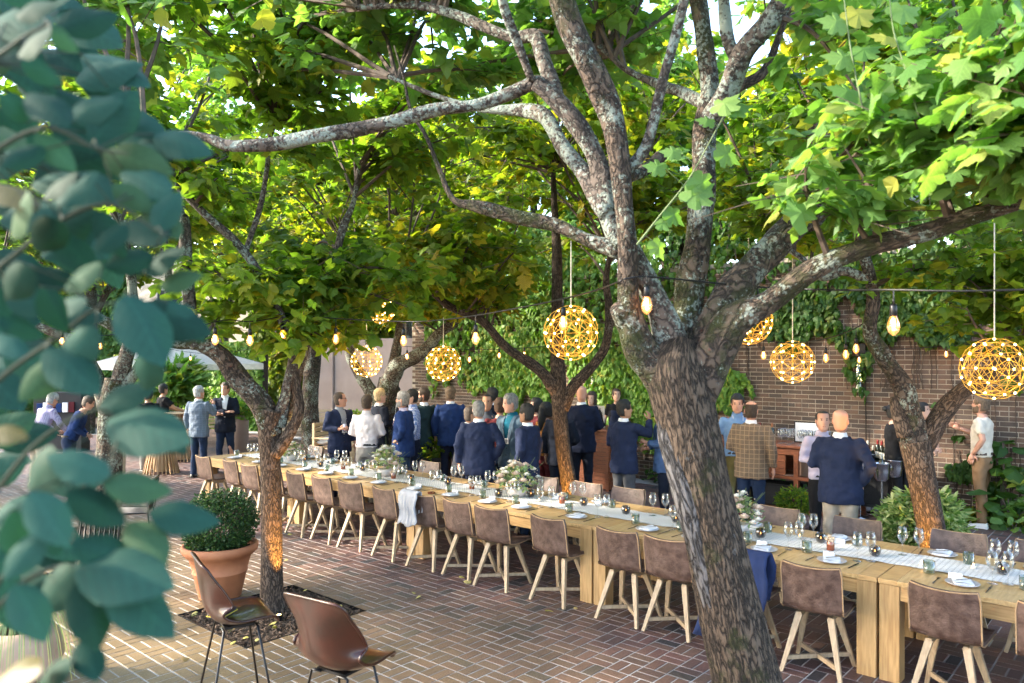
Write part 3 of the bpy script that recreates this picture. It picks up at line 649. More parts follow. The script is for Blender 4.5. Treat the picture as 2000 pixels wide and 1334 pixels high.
    if n_obj:
        a, b_, d = proj(pos); inside = (a > -20) & (a < 2020) & (b_ > -20) & (b_ < 1300)
        near_ = np.zeros(len(pos), bool); near_[np.argsort(np.where(inside, d, 1e9))[:n_obj]] = True
        leaf_objs(L_LOBE if tm is L_MID else tm, pos[near_] - B, Rm[near_], sz[near_], lvein or lmat, root)
        pos, Rm, sz = pos[~near_], Rm[~near_], sz[~near_]
    leaf_mass('foliage', tm, pos - B, Rm, sz, lmat, root); return root
D = 4.3
def at(pts, d0, d1=None):
    n = len(pts); d1 = d1 or d0
    return [(p[0], p[1], d0 + (d1 - d0) * i / max(1, n - 1), p[2]) for i, p in enumerate(pts)]
lm, ld, my = M['bark_limb'], M['bark_mossy'], M['bark_main']
T1 = [('trunk', my, 72, ridged(20, 0.055, 1.0), at([(1500, 1530, 200), (1478, 1430, 142), (1456, 1334, 126), (1424, 1200, 118), (1394, 1060, 112), (1370, 950, 112), (1354, 880, 118), (1338, 800, 120), (1328, 750, 124), (1322, 715, 118), (1325, 690, 96), (1332, 660, 50)], D)),
      ('dead_wood', M['bark_dead'], 40, ridged(16, 0.10, 2.0), [(1430, 1330, D - 0.02, 34), (1414, 1250, D - 0.05, 40), (1392, 1160, D - 0.06, 48), (1368, 1060, D - 0.065, 52), (1347, 980, D - 0.065, 56), (1324, 900, D - 0.06, 52), (1310, 850, D - 0.05, 48), (1306, 800, D - 0.02, 42), (1310, 750, D, 36)]),
      ('limb', ld, 20, knobby(1), at([(1330, 800, 76), (1284, 724, 70), (1244, 670, 60), (1230, 600, 48), (1226, 510, 40), (1222, 430, 38), (1212, 340, 38), (1196, 230, 46), (1166, 160, 50), (1124, 70, 50), (1096, 0, 50), (1080, -50, 46), (1060, -120, 36)], D, 4.0)),
      ('cut_stub', ld, 16, None, at([(1240, 672, 40), (1222, 628, 42), (1209, 600, 38)], D, D - 0.12)),
      ('limb', lm, 20, knobby(2), at([(1330, 770, 76), (1312, 668, 62), (1282, 592, 50), (1244, 520, 52), (1206, 456, 56), (1182, 380, 46), (1164, 310, 36), (1122, 236, 36), (1080, 190, 34), (1046, 164, 28)], D, 4.4)),
      ('limb', lm, 14, knobby(3), at([(1060, 172, 30), (1046, 162, 28), (1000, 180, 26), (930, 206, 24), (850, 214, 27), (760, 240, 26), (640, 262, 27), (540, 280, 26), (450, 285, 23), (402, 268, 17), (350, 262, 12), (296, 280, 8), (240, 270, 5)], 4.4, 4.7)),
      ('limb', lm, 12, knobby(4), at([(1090, 200, 30), (1062, 120, 30), (1046, 72, 28), (1000, 72, 22), (940, 50, 20), (880, 25, 18), (800, 10, 14), (700, 15, 10)], 4.4, 5.2)),
      ('limb', lm, 10, knobby(5), at([(1040, 160, 14), (1012, 86, 18), (986, 20, 18), (976, -40, 18)], 4.4, 4.2)),
      ('limb', ld, 12, knobby(6), at([(1212, 490, 40), (1152, 470, 28), (1090, 442, 26), (1020, 426, 28), (960, 410, 26), (924, 402, 20), (884, 388, 12), (858, 330, 9), (830, 262, 8), (802, 215, 7), (788, 150, 5), (770, 90, 3)], D, 5.0)),
      ('limb', lm, 12, knobby(7), at([(1190, 420, 40), (1142, 342, 34), (1102, 290, 30), (1062, 226, 32), (1020, 216, 24), (940, 212, 14), (860, 190, 10), (760, 150, 8)], D, 5.4)),
      ('limb', lm, 10, knobby(8), at([(1222, 334, 24), (1256, 296, 24), (1276, 240, 20), (1296, 150, 20), (1325, 50, 20), (1342, -30, 20)], 4.2, 4.0)),
      ('limb', ld, 10, knobby(9), at([(1230, 345, 24), (1262, 330, 24), (1290, 306, 26)], 4.2, 4.5)),
      ('limb', ld, 18, knobby(10), at([(1345, 715, 76), (1340, 640, 58), (1352, 540, 56), (1368, 430, 52), (1374, 330, 46), (1378, 240, 42), (1386, 160, 34), (1372, 60, 34), (1360, -40, 34)], 4.42, 4.8)),
      ('limb', lm, 14, knobby(11), at([(1378, 250, 40), (1418, 184, 42), (1452, 104, 40), (1504, 40, 44), (1550, -40, 44)], 4.6, 4.2)),
      ('limb', lm, 10, knobby(12), at([(1446, 130, 24), (1420, 70, 24), (1412, -20, 22)], 4.5, 4.6)),
      ('limb', M['bark_young'], 10, knobby(13), at([(1384, 216, 24), (1440, 172, 22), (1492, 140, 18), (1522, 70, 13), (1544, 10, 11)], 4.7, 4.9)),
      ('limb', lm, 10, knobby(14), at([(1384, 205, 24), (1330, 180, 24), (1296, 168, 20), (1230, 140, 12), (1170, 90, 9)], 4.7, 5.6)),
      ('limb', ld, 20, knobby(15), at([(1348, 800, 84), (1378, 690, 82), (1430, 580, 80), (1466, 530, 64), (1512, 480, 58), (1560, 432, 58), (1592, 390, 56), (1606, 340, 50), (1610, 296, 48), (1592, 250, 30)], D, 4.9)),
      ('limb', lm, 12, knobby(16), at([(1580, 436, 34), (1632, 416, 32), (1692, 398, 30), (1750, 393, 24), (1830, 376, 16), (1920, 330, 10)], 4.7, 5.4)),
      ('limb', ld, 18, knobby(17), at([(1350, 780, 84), (1424, 640, 70), (1500, 590, 50), (1560, 546, 44), (1620, 510, 42), (1700, 480, 37), (1762, 466, 36), (1832, 446, 36), (1900, 420, 34), (2000, 392, 32), (2090, 360, 30), (2200, 300, 22)], D, 3.5))]
b1 = P(1490, 1522, D)
k1 = P(820, 40, 6.8); k2 = P(470, 30, 6.6); c1 = P(1850, 270, 3.7); c2 = P(1990, 190, 3.3); c3 = P(1700, 420, 4.2)
def t1keep(p):
    a, b_, d = proj(p); return ((a > 1500) | (b_ < 40) | (d > 5.2)) & (d > 2.6) & ((d > 4.9) | (p[..., 2] > 3.12))
tree('mulberry_tree', 'massive leaning mulberry tree with lichened limbs in front of the table', (b1.x, b1.y, 0), T1,
     [(4.8, 2.5, 5.6, 2.9, 2.9, 1.1, 1.3), (c1.x, c1.y, c1.z, 0.8, 0.8, 0.36, 0.36), (c2.x, c2.y, c2.z, 0.5, 0.5, 0.35, 0.16), (k1.x, k1.y, k1.z, 1.7, 1.7, 0.5, 0.34), (k2.x, k2.y, k2.z, 1.6, 1.6, 0.5, 0.30)], M['leaf_p'], (0.10, 0.17), n_obj=280, nsub=56, nspr=9, nleaf=9, seed=3, extra=t1keep)
T2 = [('trunk', M['bark_young'], 40, ridged(14, 0.04, 4.0), at([(534, 1200, 60), (532, 1150, 42), (531, 1000, 40), (528, 900, 40), (527, 840, 46), (533, 800, 54)], 7.2)),
      ('limb', ld, 16, knobby(21), at([(531, 850, 42), (508, 786, 42), (462, 736, 40), (432, 694, 36), (386, 668, 34), (340, 668, 26), (300, 650, 24), (230, 640, 20), (150, 600, 16), (60, 600, 14), (-40, 590, 14)], 7.2, 6.8)),
      ('limb', lm, 10, knobby(22), at([(545, 830, 30), (560, 760, 20), (572, 690, 18), (545, 610, 18), (504, 530, 17), (452, 464, 16), (410, 428, 15), (350, 368, 12), (300, 320, 9)], 7.2, 6.8)),
      ('limb', lm, 8, knobby(23), at([(480, 492, 11), (508, 404, 10), (520, 340, 9), (526, 282, 8), (540, 200, 6)], 7.0)),
      ('limb', lm, 8, knobby(24), at([(556, 820, 24), (588, 710, 16), (618, 606, 15), (650, 524, 14), (668, 450, 15), (690, 396, 10), (702, 320, 8)], 7.3, 7.8)),
      ('limb', M['bark_young'], 10, knobby(25), at([(536, 890, 24), (568, 842, 22), (583, 802, 20), (578, 744, 18), (574, 690, 14)], 7.15)),
      ('limb', lm, 12, knobby(26), at([(384, 680, 24), (372, 600, 22), (364, 520, 24), (358, 430, 24), (340, 390, 14), (290, 340, 10)], 7.0, 7.4))]
b2 = P(533, 1190, 7.2); e1 = P(575, 560, 7.2); e2 = P(330, 300, 6.2); e3 = P(625, 665, 7.5); e4 = P(575, 790, 7.0)
tree('mulberry_tree', 'slender mulberry tree rising from the square bed beside the potted boxwood', (b2.x, b2.y, 0), T2,
     [(4.5, 7.4, 5.1, 2.6, 2.6, 1.7, 0.85), (e1.x + 0.5, e1.y + 0.5, e1.z, 1.3, 1.3, 0.40, 0.34), (e3.x, e3.y, e3.z, 0.45, 0.45, 0.12, 0.075)], M['leaf'], (0.11, 0.19), n_obj=290, nsub=62, nspr=10, nleaf=9, seed=5)
T3 = [('trunk', M['bark_young'], 28, ridged(12, 0.04, 6.0), at([(1120, 1050, 42), (1113, 960, 31), (1100, 880, 29), (1092, 800, 30), (1090, 740, 30), (1088, 680, 25), (1088, 600, 21), (1088, 500, 20), (1084, 420, 14), (1080, 330, 10)], 10.2)),
      ('limb', M['bark_young'], 10, knobby(31), at([(1092, 775, 24), (1066, 736, 22), (1030, 705, 20), (990, 680, 18), (940, 626, 16), (880, 600, 14), (838, 568, 12), (760, 540, 8)], 10.2, 9.6)),
      ('limb', M['bark_young'], 10, knobby(32), at([(1098, 800, 24), (1122, 752, 22), (1160, 712, 20), (1185, 668, 18), (1190, 600, 16), (1184, 540, 12), (1204, 450, 9)], 10.2, 9.9))]
b3 = P(1120, 1044, 10.2); u1 = P(900, 520, 9.6)
tree('mulberry_tree', 'thin forked mulberry tree behind the table beside the bald man in navy', (b3.x, b3.y, 0), T3,
     [(b3.x + 0.4, b3.y + 0.4, 5.2, 2.8, 2.8, 1.9, 1.0), (u1.x, u1.y, u1.z, 1.2, 1.2, 0.5, 0.3)], M['leaf_y'], (0.11, 0.19), n_obj=150, nsub=62, nspr=10, nleaf=9, seed=7)
T4 = [('trunk', M['bark_young'], 36, ridged(13, 0.045, 8.0), at([(1838, 1186, 68), (1828, 1100, 50), (1812, 1000, 48), (1797, 920, 50), (1786, 860, 56)], 7.3)),
      ('limb', ld, 16, knobby(41), at([(1789, 880, 50), (1776, 800, 44), (1756, 742, 37), (1722, 692, 33), (1700, 650, 27), (1705, 590, 23), (1700, 540, 22), (1688, 500, 20), (1670, 430, 14), (1690, 330, 9)], 7.3, 7.0)),
      ('limb', M['bark_young'], 12, knobby(42), at([(1794, 880, 44), (1838, 812, 38), (1878, 764, 34), (1922, 738, 30), (1990, 690, 24), (2070, 630, 20)], 7.3, 7.1)),
      ('limb', lm, 10, knobby(43), at([(1702, 548, 20), (1650, 530, 18), (1602, 540, 16), (1560, 500, 11), (1500, 470, 8)], 7.1, 7.5)),
      ('cut_stub', M['bark_young'], 10, None, at([(1770, 850, 34), (1752, 800, 24), (1748, 775, 18)], 7.25))]
b4 = P(1836, 1182, 7.3); v1 = P(1960, 540, 7.2)
tree('mulberry_tree', 'forked mulberry tree behind the table in front of the variegated potted shrub', (b4.x, b4.y, 0), T4,
     [(b4.x + 0.2, b4.y + 0.2, 4.6, 2.5, 2.9, 1.4, 0.85), (v1.x, v1.y, v1.z, 0.6, 0.6, 0.5, 0.24)], M['leaf'], (0.11, 0.19), n_obj=220, nsub=62, nspr=10, nleaf=9, seed=9)
T5 = [('trunk', M['bark_mossy'], 24, ridged(11, 0.05, 9.0), at([(200, 1045, 64), (212, 960, 50), (216, 860, 48), (220, 790, 46), (228, 740, 40)], 10.2)),
      ('limb', lm, 10, knobby(51), at([(210, 800, 36), (186, 730, 24), (150, 670, 20), (80, 640, 16), (-20, 600, 14)], 10.2)),
      ('limb', lm, 10, knobby(52), at([(224, 770, 34), (246, 700, 28), (262, 620, 22), (250, 500, 16), (230, 400, 10)], 10.2)),
      ('limb', lm, 10, knobby(53), at([(224, 780, 24), (280, 700, 18), (330, 560, 14), (300, 420, 10)], 10.2))]
b5 = P(200, 1040, 10.2)
tree('mulberry_tree', 'mossy mulberry tree half hidden behind the blurred leaves', (b5.x, b5.y, 0), T5,
     [(b5.x, b5.y, 5.2, 3.0, 3.0, 2.0, 0.75)], M['leaf'], (0.12, 0.20), n_obj=60, nsub=60, nspr=10, nleaf=9, seed=11)
T6 = [('trunk', M['bark_mossy'], 24, ridged(11, 0.05, 12.0), at([(742, 950, 60), (744, 860, 46), (750, 790, 46), (760, 740, 40)], 14.2)),
      ('limb', lm, 12, knobby(61), at([(756, 760, 38), (776, 716, 32), (822, 690, 26), (860, 650, 20), (900, 618, 16), (950, 560, 10)], 14.2, 13.6)),
      ('limb', lm, 10, knobby(62), at([(745, 800, 30), (712, 745, 24), (684, 690, 20), (690, 600, 16), (700, 500, 12)], 14.2)),
      ('limb', lm, 10, knobby(63), at([(760, 750, 24), (780, 650, 18), (790, 540, 14), (770, 420, 10)], 14.2))]
b6 = P(742, 946, 14.2); w6 = P(700, 600, 13.2)
tree('mulberry_tree', 'mulberry tree with a dark leaning fork behind the grey bearded man', (b6.x, b6.y, 0), T6,
     [(b6.x, b6.y, 5.4, 3.3, 3.3, 2.4, 1.0), (w6.x, w6.y, w6.z, 1.5, 1.5, 0.5, 0.28)], M['leaf_y'], (0.13, 0.21), n_obj=40, nsub=66, nspr=10, nleaf=9, seed=13)
for (xx, yy, hh, lab, sd_) in ((-0.4, 6.9, 3.6, 'mulberry tree added beyond the left edge nearest the stair', 71), (-0.3, 11.6, 3.3, 'mulberry tree added beyond the left edge beside the wire chairs', 73), (3.9, 15.8, 3.0, 'mulberry tree at the far left end of the court', 75)):  # trees past the left edge continue the grid, added to shade the court
    dd = xx * FX + yy * FY; pxx = 1000 + (xx * RX + yy * RY) / dd * FPX; Zp = lambda z: HOR - (z - CZ) / dd * FPX
    lim = [('trunk', M['bark_mossy'], 16, ridged(9, 0.05, sd_), [(pxx, Zp(0), dd, 0.30 / dd * FPX), (pxx + 6, Zp(1.2), dd, 0.24 / dd * FPX), (pxx, Zp(2.2), dd, 0.24 / dd * FPX)])]
    for k in range(4):
        a = 1.57 * k + 0.4; e = (xx + 1.6 * math.cos(a), yy + 1.6 * math.sin(a)); d2 = e[0] * FX + e[1] * FY; p2 = 1000 + (e[0] * RX + e[1] * RY) / d2 * FPX
        lim.append(('limb', M['bark_limb'], 8, knobby(sd_ + k), [(pxx, Zp(2.1), dd, 0.14 / dd * FPX), ((pxx * 2 + p2) / 3, (Zp(2.9)), (2 * dd + d2) / 3, 0.09 / dd * FPX), (p2, HOR - (hh + 0.9 - CZ) / d2 * FPX, d2, 0.04 / d2 * FPX)]))
    tree('mulberry_tree', lab, (xx, yy, 0), lim, [(xx, yy, hh + 1.5, 2.7, 2.7, 1.3)], M['leaf'], (0.12, 0.20), nsub=42, nspr=10, nleaf=10, seed=sd_)
T7 = [('trunk', M['bark_mossy'], 16, ridged(9, 0.05, 15.0), at([(612, 900, 40), (606, 800, 34), (612, 700, 30), (618, 600, 24), (610, 480, 16)], 18.0)),
      ('limb', lm, 8, knobby(71), at([(610, 720, 20), (560, 660, 16), (500, 600, 12), (460, 520, 9)], 18.0))]
b7 = P(612, 893, 18.0)
tree('mulberry_tree', 'distant mulberry tree in sunlight in front of the teak bench', (b7.x, b7.y, 0), T7,
     [(b7.x, b7.y, 4.6, 3.0, 3.0, 1.8)], M['leaf_y'], (0.14, 0.22), nsub=40, nspr=9, nleaf=9, seed=15, sub_r=0.02)
# tall trees outside the court: each its own trunk and crown
far = [('', *W(790, 27), 13.0, 'leaf_y', 'tall sunlit tree behind the gap over the long bare limb'), ('', *W(430, 30), 13.5, 'leaf_p', 'tall pale tree high behind the blurred branches and the parasol'),
       ('row of', 17.0, 0.5, 10.5, 'leaf', 'tall dark tree outside the wall above the man in the cream shirt'), ('', 17.5, 5.0, 12.0, 'leaf_y', 'tall green tree outside the wall behind the big mulberry'),
       ('', 17.0, 9.5, 11.5, 'leaf_p', 'tall pale green tree outside the wall above the ivy'), ('', 17.5, 14.5, 11.0, 'leaf', 'tall green tree outside the court past the end of the brick wall'),
       ('', 14.5, 21.0, 10.5, 'leaf_y', 'sunlit yellow green tree behind the steel screen'), ('', 9.0, 25.5, 11.0, 'leaf_y', 'sunlit spreading tree over the ivy wall behind the umbrella'),
       ('', 3.0, 27.5, 11.5, 'leaf_p', 'pale green tree behind the cream building end'), ('', -4.5, 24.0, 9.0, 'leaf_y', 'broad tree at the far left edge of the court'),
       ('', 17.0, -4.5, 8.5, 'leaf_d', 'dark tree outside the wall at its near end'), ('', 23.0, 9.5, 12.0, 'leaf_y', 'very tall tree standing behind the others outside the wall'), ('', 24.0, 1.5, 12.0, 'leaf', 'very tall tree in shade behind the others outside the wall'), ('', 18.0, 27.0, 12.5, 'leaf_p', 'very tall pale tree at the far end outside the court')]
for i, (_, x, y, h, lmn, lab) in enumerate(far):
    dd = x * FX + y * FY; pxx = 1000 + (x * RX + y * RY) / dd * FPX; gy = HOR + CZ / dd * FPX
    def Z(z): return HOR - (z - CZ) / dd * FPX
    lim = [('trunk', M['bark_mossy'], 12, None, [(pxx, gy, dd, 0.5 / dd * FPX), (pxx + 8, Z(h * 0.4), dd, 0.36 / dd * FPX), (pxx - 4, Z(h * 0.75), dd, 0.16 / dd * FPX)]),
           ('limb', M['bark_mossy'], 8, None, [(pxx + 6, Z(h * 0.3), dd, 0.22 / dd * FPX), (pxx + 90, Z(h * 0.55), dd, 0.12 / dd * FPX)]),
           ('limb', M['bark_mossy'], 8, None, [(pxx + 6, Z(h * 0.35), dd, 0.22 / dd * FPX), (pxx - 90, Z(h * 0.6), dd, 0.12 / dd * FPX)])]
    tree('broadleaf_tree', lab, (x, y, 0), lim, [(x, y, h * 0.64, 3.3, 3.3, h * 0.36)], M[lmn], (0.20, 0.34), tm=L_FAR, nsub=100, nspr=13, nleaf=8, seed=30 + i, sub_r=0.03, group='trees outside the court')
# ------------------------------------------------------------------ dining tables
TX0, TX1, TZ = 6.02, 7.24, 0.755
SEAMS = [-0.91, 1.67, 4.25, 6.83, 9.41, 11.99]
TNAMES = ['oak dining table nearest the camera, cut by the right edge of the photo', 'oak dining table behind the massive leaning tree trunk', 'oak dining table in the middle of the row, second seam from the near end', 'oak dining table carrying the flowers in front of the white shirt man', 'oak dining table at the far end beside the slender trunk']
for i in range(5):
    y0, y1 = SEAMS[i] + 0.004, SEAMS[i + 1] - 0.004
    t = empty('dining_table', TNAMES[i], 'table', ((TX0 + TX1) / 2, (y0 + y1) / 2, 0), group='oak dining tables set end to end')
    hx, hy = (TX1 - TX0) / 2, (y1 - y0) / 2
    # top: planks along the table between two breadboard ends
    eb = 0.13
    for k in range(6):
        g = G(); bbox(g, -hx + k * 2 * hx / 6 + 0.0006, -hx + (k + 1) * 2 * hx / 6 - 0.0006, -hy + eb + 0.001, hy - eb - 0.001, TZ - 0.035, TZ - rnd.uniform(0, 0.0008), 0.002)
        g.build('plank', M['oak_top'], t)
    for s in (-1, 1):
        g = G(); bbox(g, -hx, hx, *sorted((s * hy, s * (hy - eb))), TZ - 0.036, TZ, 0.002); g.build('end_board', M['oak'], t)
        for q in (-1, 1):
            g = G(); bbox(g, *sorted((q * (hx - 0.01), q * (hx - 0.15))), *sorted((s * (hy - 0.006), s * (hy - 0.146))), 0, TZ - 0.037, 0.004); g.build('leg', M['oak_leg'], t)
        g = G(); box(g, -hx + 0.152, hx - 0.152, *sorted((s * (hy - 0.03), s * (hy - 0.06))), TZ - 0.145, TZ - 0.037); g.build('apron', M['oak'], t)
        g = G(); box(g, *sorted((s * (hx - 0.02), s * (hx - 0.05))), -hy + 0.148, hy - 0.148, TZ - 0.145, TZ - 0.037); g.build('apron', M['oak'], t)
# runner
m, nt, b, N, L = nodes('runner'); b.inputs['Roughness'].default_value = 0.95
tc = N('ShaderNodeTexCoord'); mp = N('ShaderNodeMapping'); mp.inputs['Rotation'].default_value = (0, 0, rad(45)); L(tc.outputs['Object'], mp.inputs[0])
w = N('ShaderNodeTexBrick'); w.inputs['Color1'].default_value = (0.68, 0.66, 0.63, 1); w.inputs['Color2'].default_value = (0.66, 0.64, 0.60, 1); w.inputs['Mortar'].default_value = (0.26, 0.25, 0.24, 1)
w.inputs['Scale'].default_value = 9; w.inputs['Mortar Size'].default_value = 0.035; w.inputs['Brick Width'].default_value = 0.5; w.inputs['Row Height'].default_value = 0.25; L(mp.outputs[0], w.inputs[0]); L(w.outputs[0], b.inputs['Base Color'])
M['runner'] = m
RX0, RX1 = 6.47, 6.92
g = G(); n = 260; v = []; f = []
for i in range(n + 1):
    y = -0.7 + (11.7 + 0.7) * i / n
    for k in range(5):
        x = RX0 + (RX1 - RX0) * k / 4 + 0.012 * math.sin(y * 1.3) + 0.004 * math.sin(y * 9 + k)
        v.append((x, y, TZ + 0.003 + 0.0025 * (1 + math.sin(y * 23 + k * 2) * math.sin(y * 7.1 + k)) + (0.004 if k in (0, 4) else 0.0) * (math.sin(y * 11 + k) > 0.6)))
for i in range(n):
    for k in range(4): f.append((i * 5 + k, i * 5 + k + 1, (i + 1) * 5 + k + 1, (i + 1) * 5 + k))
g.add(v, f); tag(g.build('table_runner', M['runner']), 'long white woven runner with grey stitched pattern down the middle of the tables', 'runner')

# ------------------------------------------------------------------ chairs
def chair_proto():
    """faces +X: the seat front points to +X"""
    root = empty('dining_chair', 'x', 'chair', (0, 0, 0), group='brown leather dining chairs along the table')
    prof = [(-0.075, 0.845), (-0.06, 0.76), (-0.043, 0.66), (-0.03, 0.57), (-0.018, 0.515), (0.008, 0.480), (0.05, 0.462), (0.12, 0.458), (0.22, 0.463), (0.33, 0.472), (0.39, 0.468), (0.415, 0.452)]
    pr = spline(prof, 3); hw = 0.218; nx = 8; th = 0.028; g = G(); v = []; f = []
    T = np.gradient(pr, axis=0); T /= np.linalg.norm(T, axis=1)[:, None]; Nn = np.c_[-T[:, 1], T[:, 0]]
    n = len(pr)
    for s_, side in ((0, 1), (th, -1)):
        for i in range(n):
            t = i / (n - 1); rc = 0.045 * (1 - min(1, t / 0.09)) ** 2
            for k in range(nx + 1):
                u = -1 + 2 * k / nx; hwk = hw * (1 - 0.05 * (t > 0.9) * (t - 0.9) * 10) - rc * 0.3
                bow = 0.034 * u * u * (1 if t < 0.4 else max(0.15, 1 - (t - 0.4) * 2.4))
                dip = -0.016 * (1 - u * u) * max(0, 1 - t / 0.12)
                p = pr[i] - Nn[i] * s_ * -1
                if t < 0.4: x = p[0] + bow; z = p[1] + dip
                else: x = p[0]; z = p[1] + bow * 0.6
                v.append((x, u * hwk, z))
    c = nx + 1; o2 = n * c
    for i in range(n - 1):
        for k in range(nx):
            a = i * c + k; f.append((a, a + 1, a + c + 1, a + c)); f.append((o2 + a + c, o2 + a + c + 1, o2 + a + 1, o2 + a))
    for i in range(n - 1):
        a = i * c; f.append((a, a + c, o2 + a + c, o2 + a)); a = i * c + nx; f.append((a + c, a, o2 + a, o2 + a + c))
    for k in range(nx): f.append((k + 1, k, o2 + k, o2 + k + 1)); a = (n - 1) * c + k; f.append((a, a + 1, o2 + a + 1, o2 + a))
    g.add(v, f); me = g.mesh('seat_shell', M['leather']); me.shade_smooth(); me.set_sharp_from_angle(angle=rad(40)) if hasattr(me, 'set_sharp_from_angle') else None
    link('seat_shell', me, root)
    # stitched piping along the edge
    g = G(); edge = [(v[i * c][0], v[i * c][1] - 0.002, v[i * c][2]) for i in range(n - 1, -1, -1)] + [v[k] for k in range(1, nx)] + [(v[i * c + nx][0], v[i * c + nx][1] + 0.002, v[i * c + nx][2]) for i in range(n)]
    tube(g, edge, 0.0055, 5); g.build('piping', M['leather_edge'], root, smooth=True)
    for sx, sy in ((-1, -1), (-1, 1), (1, -1), (1, 1)):
        g = G(); top = (0.175 + sx * 0.085, sy * 0.115, 0.43); bot = (0.175 + sx * 0.215, sy * 0.215, 0.0)
        obox(g, bot, top, 0.027, 0.027, up=(1, 0, 0), w2=0.05, h2=0.034); g.build('leg', M['ash'], root)
    for sy in (-1, 1):
        g = G(); obox(g, (0.07, sy * 0.112, 0.425), (0.28, sy * 0.112, 0.425), 0.03, 0.035); g.build('seat_rail', M['ash'], root)
    def lp(sx, sy, z): t = z / 0.43; return (0.175 + sx * (0.215 - 0.13 * t), sy * (0.215 - 0.10 * t), z)
    g = G(); obox(g, lp(-1, -1, 0.10), lp(1, 1, 0.10), 0.022, 0.034); g.build('cross_bar', M['ash'], root)
    g = G(); obox(g, lp(-1, 1, 0.102), lp(1, -1, 0.102), 0.021, 0.030); g.build('cross_bar', M['ash'], root)
    return root
near_y = [11.43, 10.68, 10.05, 9.5, 8.9, 8.33, 7.73, 7.07, 6.42, 5.85, 5.32, 4.58, 3.784, 3.29, 2.66, 2.056, 1.18, 0.55]
far_y = [11.2, 10.55, 9.9, 9.25, 8.3, 7.5, 6.75, 6.14, 5.45, 4.86, 3.8, 3.08, 2.3, 1.45, 0.82]
proto = chair_proto(); index_kids(); first = True
CH = []
def nlab(i): return f'{ORD[i]} from the far left end of the near row'
def flab(i): return f'{ORD[i]} from the far left end of the far row'
for side, ys_ in (('near', near_y), ('far', far_y)):
    for i, y in enumerate(ys_):
        o = proto if first else copy_tree(proto); first = False
        if side == 'near': o.location = (5.765 + rnd.uniform(-0.035, 0.03), y, 0); o.rotation_euler = (0, 0, rad(rnd.uniform(-5, 5)))
        else: o.location = (7.63 + rnd.uniform(-0.03, 0.04), y, 0); o.rotation_euler = (0, 0, rad(180 + rnd.uniform(-4, 4)))
        o['label'] = 'brown leather chair ' + (nlab(i) if side == 'near' else flab(i)); CH.append(o)
# scarf and jacket over two of the chairs
def drape(name, label, mat, cx, y0, y1, ztop, zf, zb, x_out, x_in, seed, cat, thick=0.012, wav=0.02):
    g = G(); n = 18; v = []; f = []
    path = [(x_out - 0.03, zf)] + [(x_out - 0.012 + 0.01 * math.sin(k), zf + (ztop - zf) * k / 7) for k in range(1, 8)] + [((x_out + x_in) / 2, ztop + 0.02)] + [(x_in, ztop - (ztop - zb) * k / 4) for k in range(5)]
    for i, (x, z) in enumerate(path):
        t = i / (len(path) - 1); sp = 1 + 0.10 * math.sin(i * 1.1 + seed) * (z < ztop)
        for k in range(n + 1):
            u = k / n; y = (y0 + y1) / 2 + (u - 0.5) * (y1 - y0) * sp + (0.03 * (ztop - z) if i < 8 else 0)
            w_ = wav * math.sin(u * 17 + seed + z * 3) * min(1, (ztop + 0.05 - z) * 5)
            v.append((x + (-abs(w_) if i < 8 else abs(w_)), y, z + (0.02 * math.sin(u * 9 + seed) if i in (0, len(path) - 1) else 0)))
    c = n + 1
    for i in range(len(path) - 1):
        for k in range(n): f.append((i * c + k, i * c + k + 1, (i + 1) * c + k + 1, (i + 1) * c + k))
    g.add(v, f); o = g.build(name, mat, smooth=True); s = o.modifiers.new('thick', 'SOLIDIFY'); s.thickness = thick; s.offset = 1; return tag(o, label, cat)
M['scarf'] = cloth('scarf', (0.36, 0.37, 0.40)); M['navyc'] = cloth('navy_cloth', (0.018, 0.030, 0.085))
drape('scarf', 'light grey shawl hung over the back of a brown chair', M['scarf'], 5.7, 6.38, 6.66, 0.868, 0.50, 0.62, 5.672, 5.742, 1.0, 'scarf')
drape('jacket', 'navy blue suit jacket draped over the chair behind the massive trunk', M['navyc'], 5.7, 2.36, 2.93, 0.868, 0.16, 0.5, 5.655, 5.755, 3.0, 'jacket', 0.02, 0.03)

# ------------------------------------------------------------------ table ware
def lathe_obj(name, prof, mat, segs=14, parent=None):
    g = G(); lathe(g, prof, segs); me = g.mesh(name, mat); me.shade_smooth(); return me
wg = lathe_obj('wine_glass', [(0.0005, 0.004), (0.034, 0.001), (0.035, 0.004), (0.006, 0.010), (0.004, 0.02), (0.004, 0.092), (0.010, 0.100), (0.030, 0.125), (0.041, 0.150), (0.043, 0.168), (0.037, 0.200), (0.031, 0.232), (0.0295, 0.232), (0.035, 0.200), (0.0405, 0.168), (0.038, 0.150), (0.027, 0.127), (0.001, 0.108)], M['glass'])
tb = lathe_obj('tumbler', [(0.001, 0.006), (0.036, 0.004), (0.038, 0.0), (0.040, 0.010), (0.041, 0.095), (0.0385, 0.095), (0.0375, 0.014), (0.001, 0.012)], M['greenglass'])
pl = lathe_obj('plate', [(0.001, 0.002), (0.060, 0.001), (0.105, 0.014), (0.112, 0.019), (0.110, 0.022), (0.088, 0.012), (0.06, 0.008), (0.001, 0.008)], M['plate'], 24)
